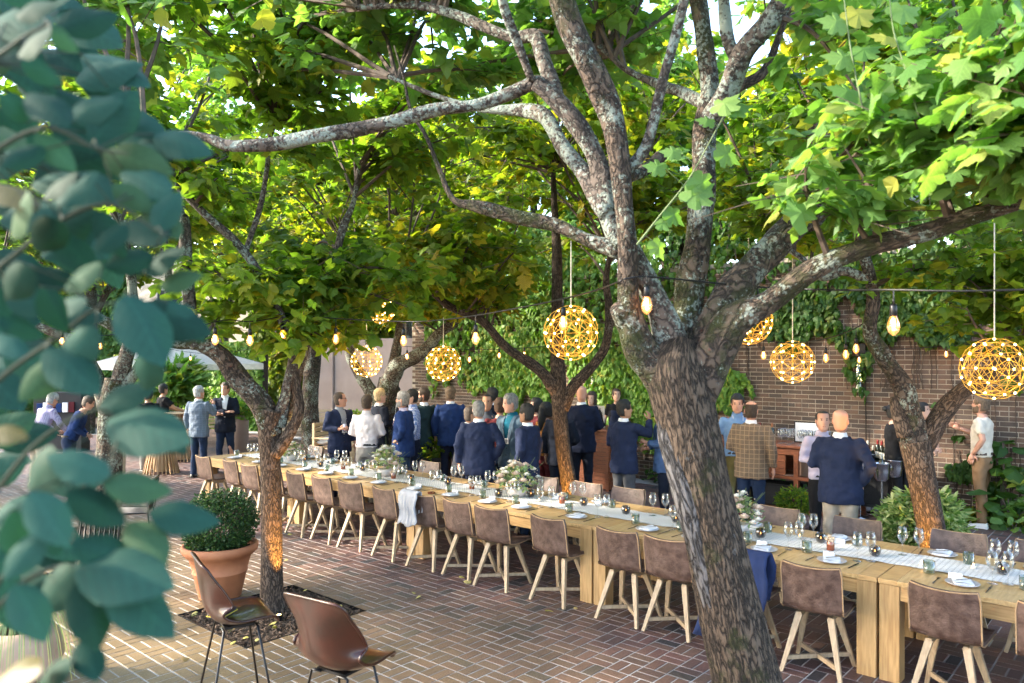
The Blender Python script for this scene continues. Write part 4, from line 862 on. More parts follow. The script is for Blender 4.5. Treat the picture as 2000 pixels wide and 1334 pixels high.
def napkin_mesh():
    g = G()
    for k, (s, a) in enumerate(((1, 0.0), (0.97, 0.03), (0.94, -0.04))):
        n = 6; v = []; f = []
        for i in range(n + 1):
            for j in range(n + 1):
                x = (-0.5 + i / n) * 0.13 * s; y = (-0.5 + j / n) * 0.155 * s; z = 0.020 + k * 0.006 + 0.004 * math.sin(x * 50 + k) + 0.003 * math.sin(y * 45 + 2 * k)
                v.append((x * math.cos(a) - y * math.sin(a), x * math.sin(a) + y * math.cos(a), z))
        for i in range(n):
            for j in range(n): q = i * (n + 1) + j; f.append((q, q + n + 1, q + n + 2, q + 1))
        g.add(v, f)
    box(g, -0.06, 0.06, -0.07, 0.07, 0.012, 0.026); return g.mesh('napkin', M['white_cloth'])
nk = napkin_mesh(); g = G()
obox(g, (-0.045, -0.03, 0.042), (0.05, 0.028, 0.042), 0.007, 0.003); ball(g, (0.05, 0.03, 0.043), (0.016, 0.010, 0.004), 8, 4); spoon_me = g.mesh('dessert_spoon', M['cutlery'])
g = G(); obox(g, (0, -0.10, 0.004), (0, 0.02, 0.004), 0.010, 0.004, w2=0.008); obox(g, (0, 0.02, 0.004), (0, 0.115, 0.004), 0.018, 0.002, w2=0.010); knife_me = g.mesh('knife', M['cutlery'])
g = G(); obox(g, (0, -0.10, 0.004), (0, 0.045, 0.004), 0.011, 0.004, w2=0.006); obox(g, (0, 0.045, 0.004), (0, 0.062, 0.006), 0.008, 0.003, w2=0.022)
for k in range(4): obox(g, (-0.009 + k * 0.006, 0.062, 0.006), (-0.009 + k * 0.006, 0.10, 0.004), 0.0028, 0.002)
fork_me = g.mesh('fork', M['cutlery'])
g = G(); g.add([(-0.045, 0, 0), (0.045, 0, 0), (0.045, 0.022, 0.042), (-0.045, 0.022, 0.042), (-0.045, 0.044, 0), (0.045, 0.044, 0)], [(0, 1, 2, 3), (3, 2, 5, 4)]); card_me = g.mesh('place_card', M['white_cloth'])
def put(me, name, x, y, z, label, cat, group, rz=0.0):
    return tag(link(name, me, None, (x, y, z), rz), label, cat, group)
for side, ys_ in (('near', near_y), ('far', far_y)):
    for i, y0 in enumerate(ys_):
        s = 1 if side == 'near' else -1; y = y0 + rnd.uniform(-0.03, 0.03)
        px = 6.235 if s > 0 else 7.045; rzb = rad(-90) if s > 0 else rad(90)
        seat = f'{ORD[i]} {side} chair from the far left end'
        j = lambda a=0.01: rnd.uniform(-a, a)
        p = put(pl, 'plate', px + j(), y + j(), TZ, 'grey plate at the ' + seat, 'plate', 'plates laid along the table')
        q = put(nk, 'napkin', px + j(.006), y + j(.006), TZ + 0.001, 'folded white napkin at the ' + seat, 'napkin', 'folded napkins on the plates', rzb + rad(rnd.uniform(-25, 25)))
        put(spoon_me, 'spoon', q.location.x, q.location.y, TZ + 0.0, 'spoon on the napkin at the ' + seat, 'spoon', 'spoons on the napkins', q.rotation_euler.z + rad(rnd.uniform(-20, 20)))
        put(fork_me, 'fork', px + j(), y + s * 0.165, TZ, 'dark fork at the ' + seat, 'fork', 'forks along the table', rzb + rad(rnd.uniform(-5, 5)))
        put(knife_me, 'knife', px + j(), y - s * 0.165, TZ, 'dark knife at the ' + seat, 'knife', 'knives along the table', rzb + rad(rnd.uniform(-5, 5)))
        gx = px + s * 0.165
        put(wg, 'wine_glass', gx + 0.01 + j(), y - s * 0.15 + j(.02), TZ + 0.001, 'wine glass nearer the plate, ' + seat, 'wine glass', 'empty wine glasses along the table')
        put(wg, 'wine_glass', gx + s * 0.055 + j(), y - s * 0.235 + j(.02), TZ + 0.005, 'wine glass nearer the runner, ' + seat, 'wine glass', 'empty wine glasses along the table')
        put(tb, 'tumbler', gx + s * 0.0 + j(), y + s * 0.23 + j(.03), TZ + 0.001, 'pale green tumbler at the ' + seat, 'tumbler', 'water tumblers along the table')
        if rnd.random() < 0.45 or i > 13: put(card_me, 'place_card', px + s * 0.125, y + s * 0.07, TZ, 'white place card at the ' + seat, 'card', 'place cards along the table', rzb)
# candles in smoked round holders, tea lights, flower jars
hm = lathe_obj('holder', [(0.001, 0.004), (0.025, 0.002), (0.040, 0.018), (0.048, 0.045), (0.045, 0.072), (0.036, 0.088), (0.034, 0.088), (0.043, 0.072), (0.0455, 0.045), (0.038, 0.02), (0.001, 0.01)], M['smoke'])
cm = lathe_obj('candle', [(0.001, 0.012), (0.018, 0.012), (0.018, 0.034), (0.001, 0.033)], M['wax'], 10)
g = G(); ball(g, (0, 0, 0.042), (0.0045, 0.0045, 0.011), 6, 5); fm = g.mesh('flame', M['flame'])
def candle(y, x, lab, smoked=True):
    t = empty('candle_holder' if smoked else 'tea_light', lab, 'candle', (x, y, TZ + 0.005), group='candles along the runner')
    if smoked: link('glass_bowl', hm, t)
    c_ = link('candle', cm, t, (0, 0, 0.004 if smoked else -0.012)); link('flame', fm, c_)
cands = [(11.2, 6.62), (10.2, 6.75), (9.55, 6.58), (8.75, 6.74), (7.55, 6.6), (6.98, 6.72), (5.95, 6.55), (5.65, 6.78), (4.88, 6.76), (4.3, 6.70), (3.72, 6.70), (2.82, 6.62), (2.35, 6.8), (1.86, 6.64), (0.98, 6.72)]
for i, (y, x) in enumerate(cands): candle(y, x, f'small lit candle in a smoked round glass, {ORD[i]} along the runner from the far end')
for i, (y, x) in enumerate([(8.0, 6.7), (5.4, 6.62), (2.55, 6.84), (1.5, 6.58), (1.18, 6.76), (0.45, 6.62)]): candle(y, x, f'bare lit tea light on the runner, {ORD[i]} from the far end', False)
M['amber'] = pmat('amber_jar', (0.24, 0.055, 0.018), None, 5, 0.15, spec=0.8)
M['dryflower'] = pmat('dried_flower', (0.62, 0.50, 0.38), (0.40, 0.27, 0.16), 40, 0.9)
jm = lathe_obj('jar', [(0.001, 0), (0.030, 0), (0.032, 0.006), (0.032, 0.060), (0.027, 0.070), (0.027, 0.076)], M['amber'])
def flower_cluster(n, R_, zc, r0):
    g = G(); 
    for k in range(n):
        a = rnd.uniform(0, 6.28); e = rnd.uniform(-0.1, 1.4); q = R_ * rnd.uniform(0.5, 1)
        c = (q * math.cos(a) * math.cos(e), q * math.sin(a) * math.cos(e), zc + q * math.sin(e) * 0.8); ball(g, c, r0 * rnd.uniform(0.5, 1.2), 5, 4)
    return g
fjm = flower_cluster(46, 0.05, 0.085, 0.009).mesh('dried_flowers', M['dryflower'])
for i, (y, x) in enumerate([(10.9, 6.7), (9.1, 6.66), (7.9, 6.6), (6.55, 6.72), (5.15, 6.72), (3.5, 6.74), (2.2, 6.6), (0.72, 6.72)]):
    t = empty('flower_jar', f'amber jar of dried flowers on the runner, {ORD[i]} from the far end', 'jar', (x, y, TZ + 0.006), rnd.uniform(0, 6), group='amber jars of dried flowers'); link('jar', jm, t); link('dried_flowers', fjm, t)
# floral centrepieces
def rose(g, c, r, m):
    for q in range(3):
        n = 6 + q; rr = r * (0.35 + 0.33 * q)
        for k in range(n):
            a = 6.283 * k / n + q * 0.5; hx, hy = math.cos(a), math.sin(a); w_ = rr * 0.75
            p = [(c[0] + hx * rr * 0.5 - hy * w_ * s * 0.5, c[1] + hy * rr * 0.5 + hx * w_ * s * 0.5, c[2] - r * 0.3) for s in (-1, 1)]
            t_ = [(c[0] + hx * rr - hy * w_ * s * 0.6, c[1] + hy * rr + hx * w_ * s * 0.6, c[2] + r * (0.55 - 0.22 * q)) for s in (1, -1)]
            g.add(p + t_, [(0, 1, 2, 3)], m)
    ball(g, (c[0], c[1], c[2] + r * 0.15), r * 0.35, 6, 4, m)
M['rose'] = pmat('rose_petal', (0.68, 0.56, 0.46), (0.55, 0.40, 0.32), 30, 0.7); M['anemone'] = pmat('white_petal', (0.74, 0.72, 0.66), None, 30, 0.7); M['plum'] = pmat('plum_petal', (0.13, 0.015, 0.06), None, 30, 0.7)
M['euc'] = leafmat('eucalyptus_leaf', [(0, (0.10, 0.16, 0.08)), (0.4, (0.16, 0.23, 0.12)), (0.8, (0.24, 0.30, 0.15)), (0.95, (0.36, 0.34, 0.16))], 0.3)
def bouquet(y, x, s, lab, plum=False, seed=1):
    global rnd
    keep = rnd; rnd = random.Random(seed); R_ = np.random.default_rng(seed)
    t = empty('flower_arrangement', lab, 'flowers', (x, y, TZ + 0.008)); g = G(); lathe(g, [(0.001, 0), (0.06 * s, 0), (0.085 * s, 0.03), (0.10 * s, 0.07), (0.09 * s, 0.10), (0.085 * s, 0.10), (0.001, 0.08)], 16); g.build('bowl', M['plate'], t, smooth=True)
    zc = 0.13 * s
    def sph(rmin, rmax): a = rnd.uniform(0, 6.283); e = rnd.uniform(-0.25, 1.5); q = rnd.uniform(rmin, rmax) * s; return (q * math.cos(a) * math.cos(e), q * math.sin(a) * math.cos(e), zc + q * math.sin(e) * 0.95)
    for k in range(15): g = G(); rose(g, sph(0.15, 0.20), 0.040 * s, 0); g.build('rose', M['rose'], t)
    for k in range(12): g = G(); c = sph(0.16, 0.22); rose(g, c, 0.030 * s, 0); ball(g, (c[0], c[1], c[2] + 0.01), 0.009, 5, 4, 1); g.build('anemone', [M['anemone'], M['eye']], t)
    if plum:
        for k in range(3): g = G(); rose(g, (-0.12 + 0.02 * k, 0.03 - 0.06 * k, zc + 0.02 + 0.02 * k), 0.034, 0); g.build('dahlia', M['plum'], t)
    n = 210; pos = np.array([sph(0.08, 0.20) for _ in range(n)]); yaw = np.arctan2(-pos[:, 0], pos[:, 1])
    leaf_mass('greenery', L_OVAL, pos, euler_mats(yaw + R_.normal(0, 0.8, n), R_.normal(0.25, 0.6, n), R_.normal(0, 0.6, n)), R_.uniform(0.03, 0.055, n) * s, M['euc'], t)
    g = G()
    for k in range(14):
        e = sph(0.24, 0.33); tube(g, [(0, 0, zc * 0.6), (e[0] * 0.6, e[1] * 0.6, e[2] * 0.7), e], 0.002, 4)
    g.build('stems', M['stem'], t); g = G()
    for k in range(90): ball(g, sph(0.14, 0.23), 0.006, 4, 3)
    g.build('filler_flowers', M['dryflower'], t); rnd = keep
bouquet(8.15, 6.68, 1.25, 'white and cream flower arrangement in front of the bearded man in blue', seed=1)
bouquet(5.05 + 0.75, 6.70, 1.25, 'cream rose arrangement in a grey bowl in the middle of the tables', seed=2)
bouquet(3.05, 6.62, 1.15, 'flower arrangement with plum coloured blooms beside the massive trunk', plum=True, seed=3)
bouquet(10.45, 6.68, 0.9, 'small flower arrangement just behind the slender trunk', seed=4)
g = G(); tube(g, [(0.05 * math.cos(a) * (1 + 0.3 * math.sin(2 * a)), 0.05 * math.sin(a), 0.008) for a in np.linspace(0, 6.28, 14)], 0.007, 6); tube(g, [(-0.03, -0.03, 0.012), (0.02, 0.01, 0.016), (0.045, 0.04, 0.01)], 0.007, 6)
tag(g.build('bread_knot', M['amber'], loc=(6.2, 6.72, TZ), smooth=True), 'small brown twisted knot lying on the table by the shawl chair', 'decoration')

# ------------------------------------------------------------------ bars
def bar_counter():
    t = empty('bar_counter', 'red wood slatted bar counter behind the bald man in navy', 'bar', (11.2, 7.54, 0)); Ln = 2.7
    g = G(); bbox(g, -0.05, 0.72, -0.06, Ln + 0.06, 1.06, 1.105, 0.006); g.build('counter_top', M['redwood'], t)
    g = G(); box(g, 0.02, 0.66, 0.0, Ln, 0.02, 1.06); g.build('carcass', M['dark'], t)
    for k in range(14):
        z = 0.04 + k * 0.073; g = G(); box(g, 0.0, 0.018, 0.0, Ln, z, z + 0.067); g.build('slat', M['redwood'], t)
        g = G(); box(g, 0.0, 0.66, -0.018, -0.001, z, z + 0.067); g.build('slat', M['redwood'], t)
    for y in (0.0, Ln - 0.06):
        g = G(); box(g, -0.012, -0.001, y, y + 0.06, 0, 1.06); g.build('corner_post', M['redwood'], t)
bar_counter()
def sideboard():
    t = empty('sideboard', 'open red wood wine sideboard with plates against the brick wall', 'sideboard', (11.6, 3.55, 0)); Ln = 2.4
    g = G(); bbox(g, -0.03, 0.68, -0.04, Ln + 0.04, 0.985, 1.025, 0.006); g.build('top', M['redwood'], t)
    for z in (0.50, 0.0): g = G(); bbox(g, 0, 0.64, 0, Ln, z, z + 0.05, 0.004); g.build('shelf', M['redwood'], t)
    for y in (0, 0.8, 1.6, Ln - 0.07):
        for x in (0.0, 0.57): g = G(); box(g, x, x + 0.07, y, y + 0.07, 0.55, 0.984); g.build('post', M['redwood'], t); g = G(); box(g, x, x + 0.07, y, y + 0.07, 0.05, 0.50); g.build('post', M['redwood'], t)
    g = G(); box(g, 0.005, 0.03, 0.072, Ln - 0.072, 0.88, 0.984); g.build('top_rail', M['redwood'], t)
    for k in range(3):
        z = 0.56 + k * 0.105; g = G(); box(g, 0.008, 0.03, 1.0, 1.59, z, z + 0.098); g.build('board', M['redwood'], t); g = G(); box(g, 0.008, 0.03, 1.675, 2.32, z, z + 0.098); g.build('board', M['redwood'], t)
    g = G(); box(g, 0.6, 0.63, 0.08, Ln - 0.08, 0.56, 0.97); g.build('back_panel', M['redwood'], t)
    for k in range(3):
        tt = empty('wicker_crate', f'black wicker crate under the wine sideboard, {ORD[k]} from the near end', 'crate', (11.68, 3.66 + 0.8 * k, 0.05), group='black wicker crates under the sideboard')
        g = G(); bbox(g, 0, 0.45, 0, 0.6, 0, 0.34, 0.02)
        g.build('basket', M['dark'], tt)
        g = G(); tube(g, [(-0.002, 0, 0.34), (-0.002, 0.6, 0.34)], 0.012, 6); tube(g, [(0, 0.6, 0.34), (0.45, 0.6, 0.34)], 0.012, 6); g.build('rim', M['dark'], tt)
sideboard()
pm2 = lathe_obj('plate', [(0.001, 0), (0.08, 0), (0.13, 0.010), (0.13, 0.014), (0.001, 0.006)], M['stonepot'], 18)
for k in range(16): put(pm2, 'plate', 11.82, 4.28, 0.552 + k * 0.0145, f'buff plate in the stack on the sideboard shelf, {ORD[k]} from the bottom', 'plate', 'plates stacked on the sideboard shelf')
put(pm2, 'plate', 11.72, 4.02 + 0.5, 0.552, 'single buff plate beside the stack on the sideboard shelf', 'plate', None)
M['bottle'] = pmat('dark_bottle', (0.012, 0.018, 0.012), None, 5, 0.08, spec=0.9); M['label'] = pmat('paper_label', (0.70, 0.66, 0.55), None, 5, 0.8); M['redcap'] = pmat('red_capsule', (0.25, 0.01, 0.015), None, 5, 0.35); M['ambercap'] = pmat('copper_capsule', (0.35, 0.12, 0.04), None, 5, 0.35)
bt = [(0.001, 0), (0.036, 0), (0.038, 0.008), (0.038, 0.19), (0.033, 0.215), (0.015, 0.245), (0.0145, 0.30), (0.016, 0.302), (0.016, 0.312), (0.001, 0.312)]
def bottle(x, y, z, lab, cap, white=False, tilt=0):
    t = empty('wine_bottle', lab, 'wine bottle', (x, y, z), group='wine bottles at the bars')
    link('bottle', lathe_obj('bottle', bt, M['bottle'] if not white else M['greenglass'], 12), t)
    g = G(); lathe(g, [(0.0385, 0.05), (0.0387, 0.05), (0.0387, 0.14), (0.0385, 0.14)], 12); g.build('paper_label', M['label'], t, smooth=True)
    g = G(); lathe(g, [(0.0158, 0.25), (0.0165, 0.30), (0.0168, 0.314), (0.001, 0.315)], 10); g.build('capsule', cap, t, smooth=True)
    t.rotation_euler = (tilt, 0, 0); return t
bottle(11.75, 5.02, 1.025, 'red capped wine bottle at the left end of the bottles on the sideboard', M['redcap']); bottle(11.78, 4.83, 1.025, 'copper capped wine bottle beside the wine glasses on the sideboard', M['ambercap'])
for k in range(7): bottle(12.1 + 0.1 * (k % 3), 2.98 + 0.085 * k, 0.82, f'dark wine bottle on the black service cart, {ORD[k]} from the right', M['redcap'] if k % 3 else M['label'])
for k in range(2):
    for q in range(3): put(wg, 'wine_glass', 11.72 + q * 0.1, 4.68 - k * 0.13, 1.027, f'empty wine glass beside the bottles on the sideboard, row {ORD[q]}, {["left", "right"][k]} column', 'wine glass', 'wine glasses on the sideboard')
for k in range(5):
    for q in range(3): put(wg, 'wine_glass', 11.70 + q * 0.09, 4.36 - k * 0.095, 1.027, f'wine glass in the sideboard block, row {ORD[q]}, {ORD[k]} from the left', 'wine glass', 'wine glasses on the sideboard')
t = empty('menu_board', 'small white framed menu board against the brick wall on the sideboard', 'sign', (12.1, 4.35, 1.026)); g = G(); box(g, 0, 0.02, -0.25, 0.25, 0, 0.34); g.build('frame', M['black_metal'], t); g = G(); box(g, -0.004, 0, -0.23, 0.23, 0.02, 0.32); g.build('sheet', M['white_cloth'], t)
t = empty('menu_card', 'upright pale drinks menu card standing on the bar counter', 'menu', (11.35, 7.85, 1.105)); g = G(); box(g, 0, 0.012, -0.11, 0.11, 0, 0.40); g.build('card', M['plate'], t)
fc = bpy.data.curves.new('heading', 'FONT'); fc.body = 'Bar'; fc.size = 0.07; fc.extrude = 0.001; tmp = bpy.data.objects.new('tmp', fc); COL.objects.link(tmp)
bpy.context.view_layer.update(); me = bpy.data.meshes.new_from_object(tmp.evaluated_get(bpy.context.evaluated_depsgraph_get())); bpy.data.objects.remove(tmp); me.name = 'heading'; me.materials.clear(); me.materials.append(M['eye'])
fo = link('heading', me, t, (-0.004, 0.05, 0.33)); fo.rotation_euler = (rad(90), 0, rad(-90))
g = G()
for k in range(8): obox(g, (-0.003, -0.08, 0.29 - k * 0.03), (-0.003, 0.08 - 0.05 * (k % 3) / 2, 0.29 - k * 0.03), 0.002, 0.006)
g.build('text_lines', M['cutlery'], t)
# black service cart with bottles
t = empty('service_cart', 'low black service cart of wine bottles behind the ice bucket stands', 'cart', (12.0, 2.9, 0)); g = G(); box(g, 0, 0.5, 0, 0.8, 0.78, 0.82); g.build('top', M['dark'], t)
for x in (0.02, 0.44):
    for y in (0.02, 0.74): g = G(); box(g, x, x + 0.04, y, y + 0.04, 0, 0.78); g.build('leg', M['dark'], t)
g = G(); box(g, 0.03, 0.47, 0.03, 0.77, 0.15, 0.18); g.build('shelf', M['dark'], t); g = G(); box(g, 0.08, 0.42, 0.08, 0.72, 0.18, 0.74); g.build('cool_box', M['dark'], t)
# wine buckets on stands
bk_me = lathe_obj('bucket', [(0.001, 0.66), (0.075, 0.66), (0.095, 0.70), (0.108, 0.80), (0.112, 0.90), (0.118, 0.905), (0.118, 0.912), (0.108, 0.90), (0.09, 0.71), (0.001, 0.68)], M['steel'], 18)
sd_me = lathe_obj('stand', [(0.001, 0.03), (0.02, 0.04), (0.04, 0.022), (0.13, 0.008), (0.13, 0), (0.001, 0)], M['steel'], 18); pole_me = lathe_obj('pole', [(0.012, 0.03), (0.012, 0.66)], M['steel'], 8)
rg = G(); tube(rg, [(0.025 * math.cos(a), 0, 0.025 * math.sin(a)) for a in np.linspace(0, 6.28, 10)], 0.005, 5); ring_me = rg.mesh('ring_handle', M['steel'])
for i, (px, dd) in enumerate(((1680, 11.3), (1702, 11.6), (1722, 10.6), (1748, 10.9))):
    x, y = W(px, dd); t = empty('wine_bucket_stand', f'silver wine bucket on a tall pole stand, {ORD[i]} from the left', 'wine bucket', (x, y, 0), group='silver wine buckets on stands')
    link('bucket', bk_me, t); link('base', sd_me, t); link('pole', pole_me, t)
    for s in (-1, 1): link('ring_handle', ring_me, t, (-RY * -0.118 * s * 0 + RX * 0.125 * s, RY * 0.125 * s, 0.86))
    bottle(x + 0.02, y, 0.72, f'white topped wine bottle standing in the {ORD[i]} silver bucket from the left', M['label'], tilt=rad(rnd.uniform(-8, 8)))
# copper vessel under bar, pot plants by the sideboard
M['copper'] = pmat('copper', (0.45, 0.20, 0.06), None, 5, 0.25, metal=1.0)
g = G(); lathe(g, [(0.001, 0), (0.10, 0), (0.16, 0.12), (0.15, 0.30), (0.10, 0.38), (0.09, 0.38), (0.001, 0.36)], 18, cap0=False); tag(g.build('copper_urn', M['copper'], loc=(*W(1068, 12.0), 0), smooth=True), 'round copper urn on the paving under the guests by the bar', 'urn')

# ------------------------------------------------------------------ pots and plants
def pot_plant(name, label, cat, px, d, pr, mat, leafm, tm, n, ls, cz, rr, rz_, cap=True, part='foliage', seed=5, sprig=False):
    R_ = np.random.default_rng(seed); x, y = W(px, d); t = empty(name, label, cat, (x, y, 0))
    g = G(); lathe(g, pr, 28, cap0=True); g.build('pot', mat, t, smooth=True)
    zi = pr[-1][1]; g = G(); lathe(g, [(0.001, zi - 0.05), (pr[-1][0] * 1.0, zi - 0.05)], 20); g.build('soil', M['soil'], t)
    v = R_.normal(size=(n, 3)); v /= np.linalg.norm(v, axis=1)[:, None]; q = R_.uniform(0.35, 1.0, n) ** 0.45
    bump_ = 0.82 + 0.30 * vnoise(v * 2.6 + 5 + seed)
    pos = v * (q * bump_)[:, None] * np.array([rr, rr, rz_]) + np.array([0, 0, cz]); 
    k = pos[:, 2] > zi - 0.12; pos = pos[k]; v = v[k]; n = len(pos)
    yaw = np.arctan2(-v[:, 0], v[:, 1])
    leaf_mass(part, tm, pos, euler_mats(yaw + R_.normal(0, 0.7, n), R_.normal(0.25, 0.6, n), R_.normal(0, 0.6, n)), R_.uniform(*ls, n), leafm, t)
    g = G()
    for i in range(26):
        a = R_.uniform(0, 6.28); e = R_.uniform(0.2, 1.4); tube(g, [(0, 0, zi - 0.06), (rr * 0.4 * math.cos(a), rr * 0.4 * math.sin(a), cz * 0.9), (rr * 0.85 * math.cos(a) * math.cos(e), rr * 0.85 * math.sin(a) * math.cos(e), cz + rz_ * 0.85 * math.sin(e))], 0.005, 4)
    g.build('stems', M['twig'], t); return t
TC = [(0.17, 0.0), (0.20, 0.02), (0.255, 0.26), (0.262, 0.265), (0.262, 0.275), (0.257, 0.28), (0.30, 0.43), (0.325, 0.435), (0.335, 0.455), (0.355, 0.465), (0.365, 0.50), (0.36, 0.535), (0.335, 0.54), (0.32, 0.52)]
pot_plant('potted_boxwood', 'clipped green boxwood in a large terracotta pot beside the slender tree', 'potted plant', 430, 7.55, TC, M['terracotta'], M['box'], L_OVAL, 9000, (0.018, 0.034), 0.74, 0.37, 0.34, seed=5)
pot_plant('potted_shrub', 'variegated shrub in a buff clay pot behind the forked tree', 'potted plant', 1798, 7.9, [(0.17, 0), (0.22, 0.15), (0.25, 0.32), (0.26, 0.40), (0.27, 0.43), (0.24, 0.43)], M['stonepot'], M['variegated'], L_LANCE, 2600, (0.07, 0.13), 0.66, 0.40, 0.36, seed=6)
pot_plant('potted_fern', 'small pale green pot of feathery foliage on the low shelf by the sideboard', 'potted plant', 1552, 10.6, [(0.10, 0), (0.13, 0.1), (0.15, 0.26), (0.14, 0.26)], M['euc'], M['leaf'], L_LANCE, 900, (0.05, 0.10), 0.36, 0.24, 0.2, seed=7)
pot_plant('potted_palm', 'bright yellow green fan palm behind the bartender in black', 'potted plant', 338, 19.5, [(0.2, 0), (0.28, 0.3), (0.30, 0.5), (0.27, 0.5)], M['terracotta'], M['leaf_p'], L_LANCE, 700, (0.35, 0.6), 1.75, 0.55, 0.5, seed=8)
pot_plant('tall_planter', 'tall rust coloured cylinder planter with trailing plants beside the ivy wall', 'planter', 468, 19.2, [(0.22, 0), (0.22, 0.9), (0.24, 0.92), (0.20, 0.92)], M['corten'], M['ivy'], L_MID, 400, (0.08, 0.14), 1.0, 0.34, 0.28, seed=9)
pot_plant('planter_shrub', 'small bushy shrub in a barrel planter behind the man holding a can', 'planter', 688, 15.5, [(0.30, 0), (0.33, 0.4), (0.33, 0.85), (0.30, 0.85)], M['teak'], M['leaf'], L_OVAL, 700, (0.05, 0.09), 1.0, 0.30, 0.3, seed=10)
pot_plant('wicker_planter', 'dark lattice planter of green leaves beside the man in royal blue', 'planter', 844, 13.6, [(0.32, 0), (0.34, 0.3), (0.36, 0.62), (0.33, 0.62)], M['dark'], M['leaf'], L_MID, 700, (0.07, 0.12), 0.75, 0.40, 0.32, seed=12)
# grass pot bottom left
x, y = W(45, 5.6); t = empty('grass_pot', 'round buff pot with long drooping grass at the lower left corner', 'potted plant', (x, y, 0))
g = G(); lathe(g, [(0.14, 0), (0.22, 0.06), (0.27, 0.18), (0.25, 0.32), (0.20, 0.40), (0.18, 0.40)], 28, cap0=True); g.build('pot', M['stonepot'], t, smooth=True)
g = G()
for k in range(260):
    a = rnd.uniform(0, 6.283); r = rnd.uniform(0.12, 0.50); h = rnd.uniform(0.1, 0.35); ca, sa = math.cos(a), math.sin(a)
    s = spline([(0.04 * ca, 0.04 * sa, 0.36), (r * 0.5 * ca, r * 0.5 * sa, 0.44 + h), (r * ca, r * sa, 0.42 + h * 0.3), (r * 1.25 * ca, r * 1.25 * sa, max(0.04, 0.30 - r * 0.35))], 3)
    w_ = 0.004; v = []; f = []
    for i, p in enumerate(s): q = w_ * (1 - 0.8 * i / len(s)); v += [(p[0] - sa * q, p[1] + ca * q, p[2]), (p[0] + sa * q, p[1] - ca * q, p[2])]
    for i in range(len(s) - 1): f.append((2 * i, 2 * i + 1, 2 * i + 3, 2 * i + 2))
    g.add(v, f)
g.build('grass_blades', M['euc'], t)
# plants at the wall foot
def ground_plants(name, label, pts, hgt, n, ls, lm_, tm, spread=0.25, seed=3):
    R_ = np.random.default_rng(seed); x0, y0 = pts[0]; t = empty(name, label, 'plant', (x0, y0, 0)); pos = []; g = G()
    for (x, y) in pts:
        for k in range(n // len(pts)):
            h = R_.uniform(0.02, hgt) ; pos.append((x - x0 + R_.normal(0, spread * 0.6), y - y0 + R_.normal(0, spread), h))
        for k in range(3): tube(g, [(x - x0, y - y0, 0), (x - x0 + R_.normal(0, .03), y - y0 + R_.normal(0, .05), hgt * 0.5), (x - x0 + R_.normal(0, .07), y - y0 + R_.normal(0, .1), hgt * 0.95)], 0.007, 5)
    pos = np.array(pos); pos[:, 0] = np.minimum(pos[:, 0], WX - 0.03 - x0); n = len(pos)
    leaf_mass('foliage', tm, pos, euler_mats(R_.uniform(0, 6.28, n), R_.normal(-0.2, 0.5, n), R_.normal(0, 0.4, n)), R_.uniform(*ls, n), lm_, t); g.build('stem', M['twig'], t)
wy = lambda px: wallY(px)
ground_plants('leafy_plant', 'dark big leaved plant on bare stems at the wall behind the cream shirt man', [(12.55, wy(1962))], 1.25, 34, (0.22, 0.36), M['leaf_d'], L_OVAL, 0.16, 3)
ground_plants('leafy_plant', 'bright green leafy plant low at the wall on the far right', [(12.4, wy(1990)), (12.45, wy(2030))], 0.45, 90, (0.10, 0.18), M['leaf_p'], L_OVAL, 0.22, 4)
ground_plants('ground_cover', 'yellow and green ground plants at the wall foot by the white shoes', [(12.6, wy(1880 + 18 * k)) for k in range(7)], 0.22, 420, (0.06, 0.12), M['leaf_y'], L_OVAL, 0.14, 5)
ground_plants('ground_cover', 'low dark plants at the wall foot behind the wine buckets', [(12.6, wy(1300 + 40 * k)) for k in range(8)], 0.30, 420, (0.07, 0.14), M['leaf_d'], L_MID, 0.2, 6)
# mulch and fallen leaves in the tree beds
for i, p in enumerate(PITS):
    n = 5200 if i == 0 else 700; R_ = np.random.default_rng(50 + i)
    pos = np.c_[R_.uniform(p[0] + 0.01, p[1] - 0.01, n), R_.uniform(p[2] + 0.01, p[3] - 0.01, n), R_.uniform(-0.03, 0.004, n)]
    o = leaf_mass('bark_mulch', (np.array([(-0.5, -0.2, 0), (0.5, -0.15, 0.1), (0.45, 0.2, 0), (-0.5, 0.15, -0.1)]), np.array([(0, 1, 2), (0, 2, 3)])), pos, euler_mats(R_.uniform(0, 6.28, n), R_.normal(0, 0.4, n), R_.normal(0, 0.4, n)), R_.uniform(0.015, 0.045, n), M['mulch'], None)
    if i == 0:
        g = G(); x0, x1, y0, y1 = p
        for a, b_ in (((x0, y0), (x1, y0)), ((x1, y0), (x1, y1)), ((x1, y1), (x0, y1)), ((x0, y1), (x0, y0))): obox(g, (*a, -0.008), (*b_, -0.008), 0.006, 0.03)
        e = g.build('bed_edging', M['black_metal']); e['kind'] = 'structure'
fallen = empty('fallen_leaves', None, None, kind='stuff'); R_ = np.random.default_rng(77); n = 130
pp = PITS[0]; pos = np.r_[np.c_[R_.uniform(pp[0], pp[1], 30), R_.uniform(pp[2], pp[3], 30)], np.c_[R_.uniform(2.0, 11.8, 100), R_.uniform(1.5, 12, 100)]]; pos = np.c_[pos, np.full(n, 0.018)]
leaf_objs(L_OVAL, pos, euler_mats(R_.uniform(0, 6.28, n), R_.normal(0, 0.2, n), R_.normal(0, 0.3, n)), R_.uniform(0.05, 0.10, n), M['yleaf'], fallen)
g = G()
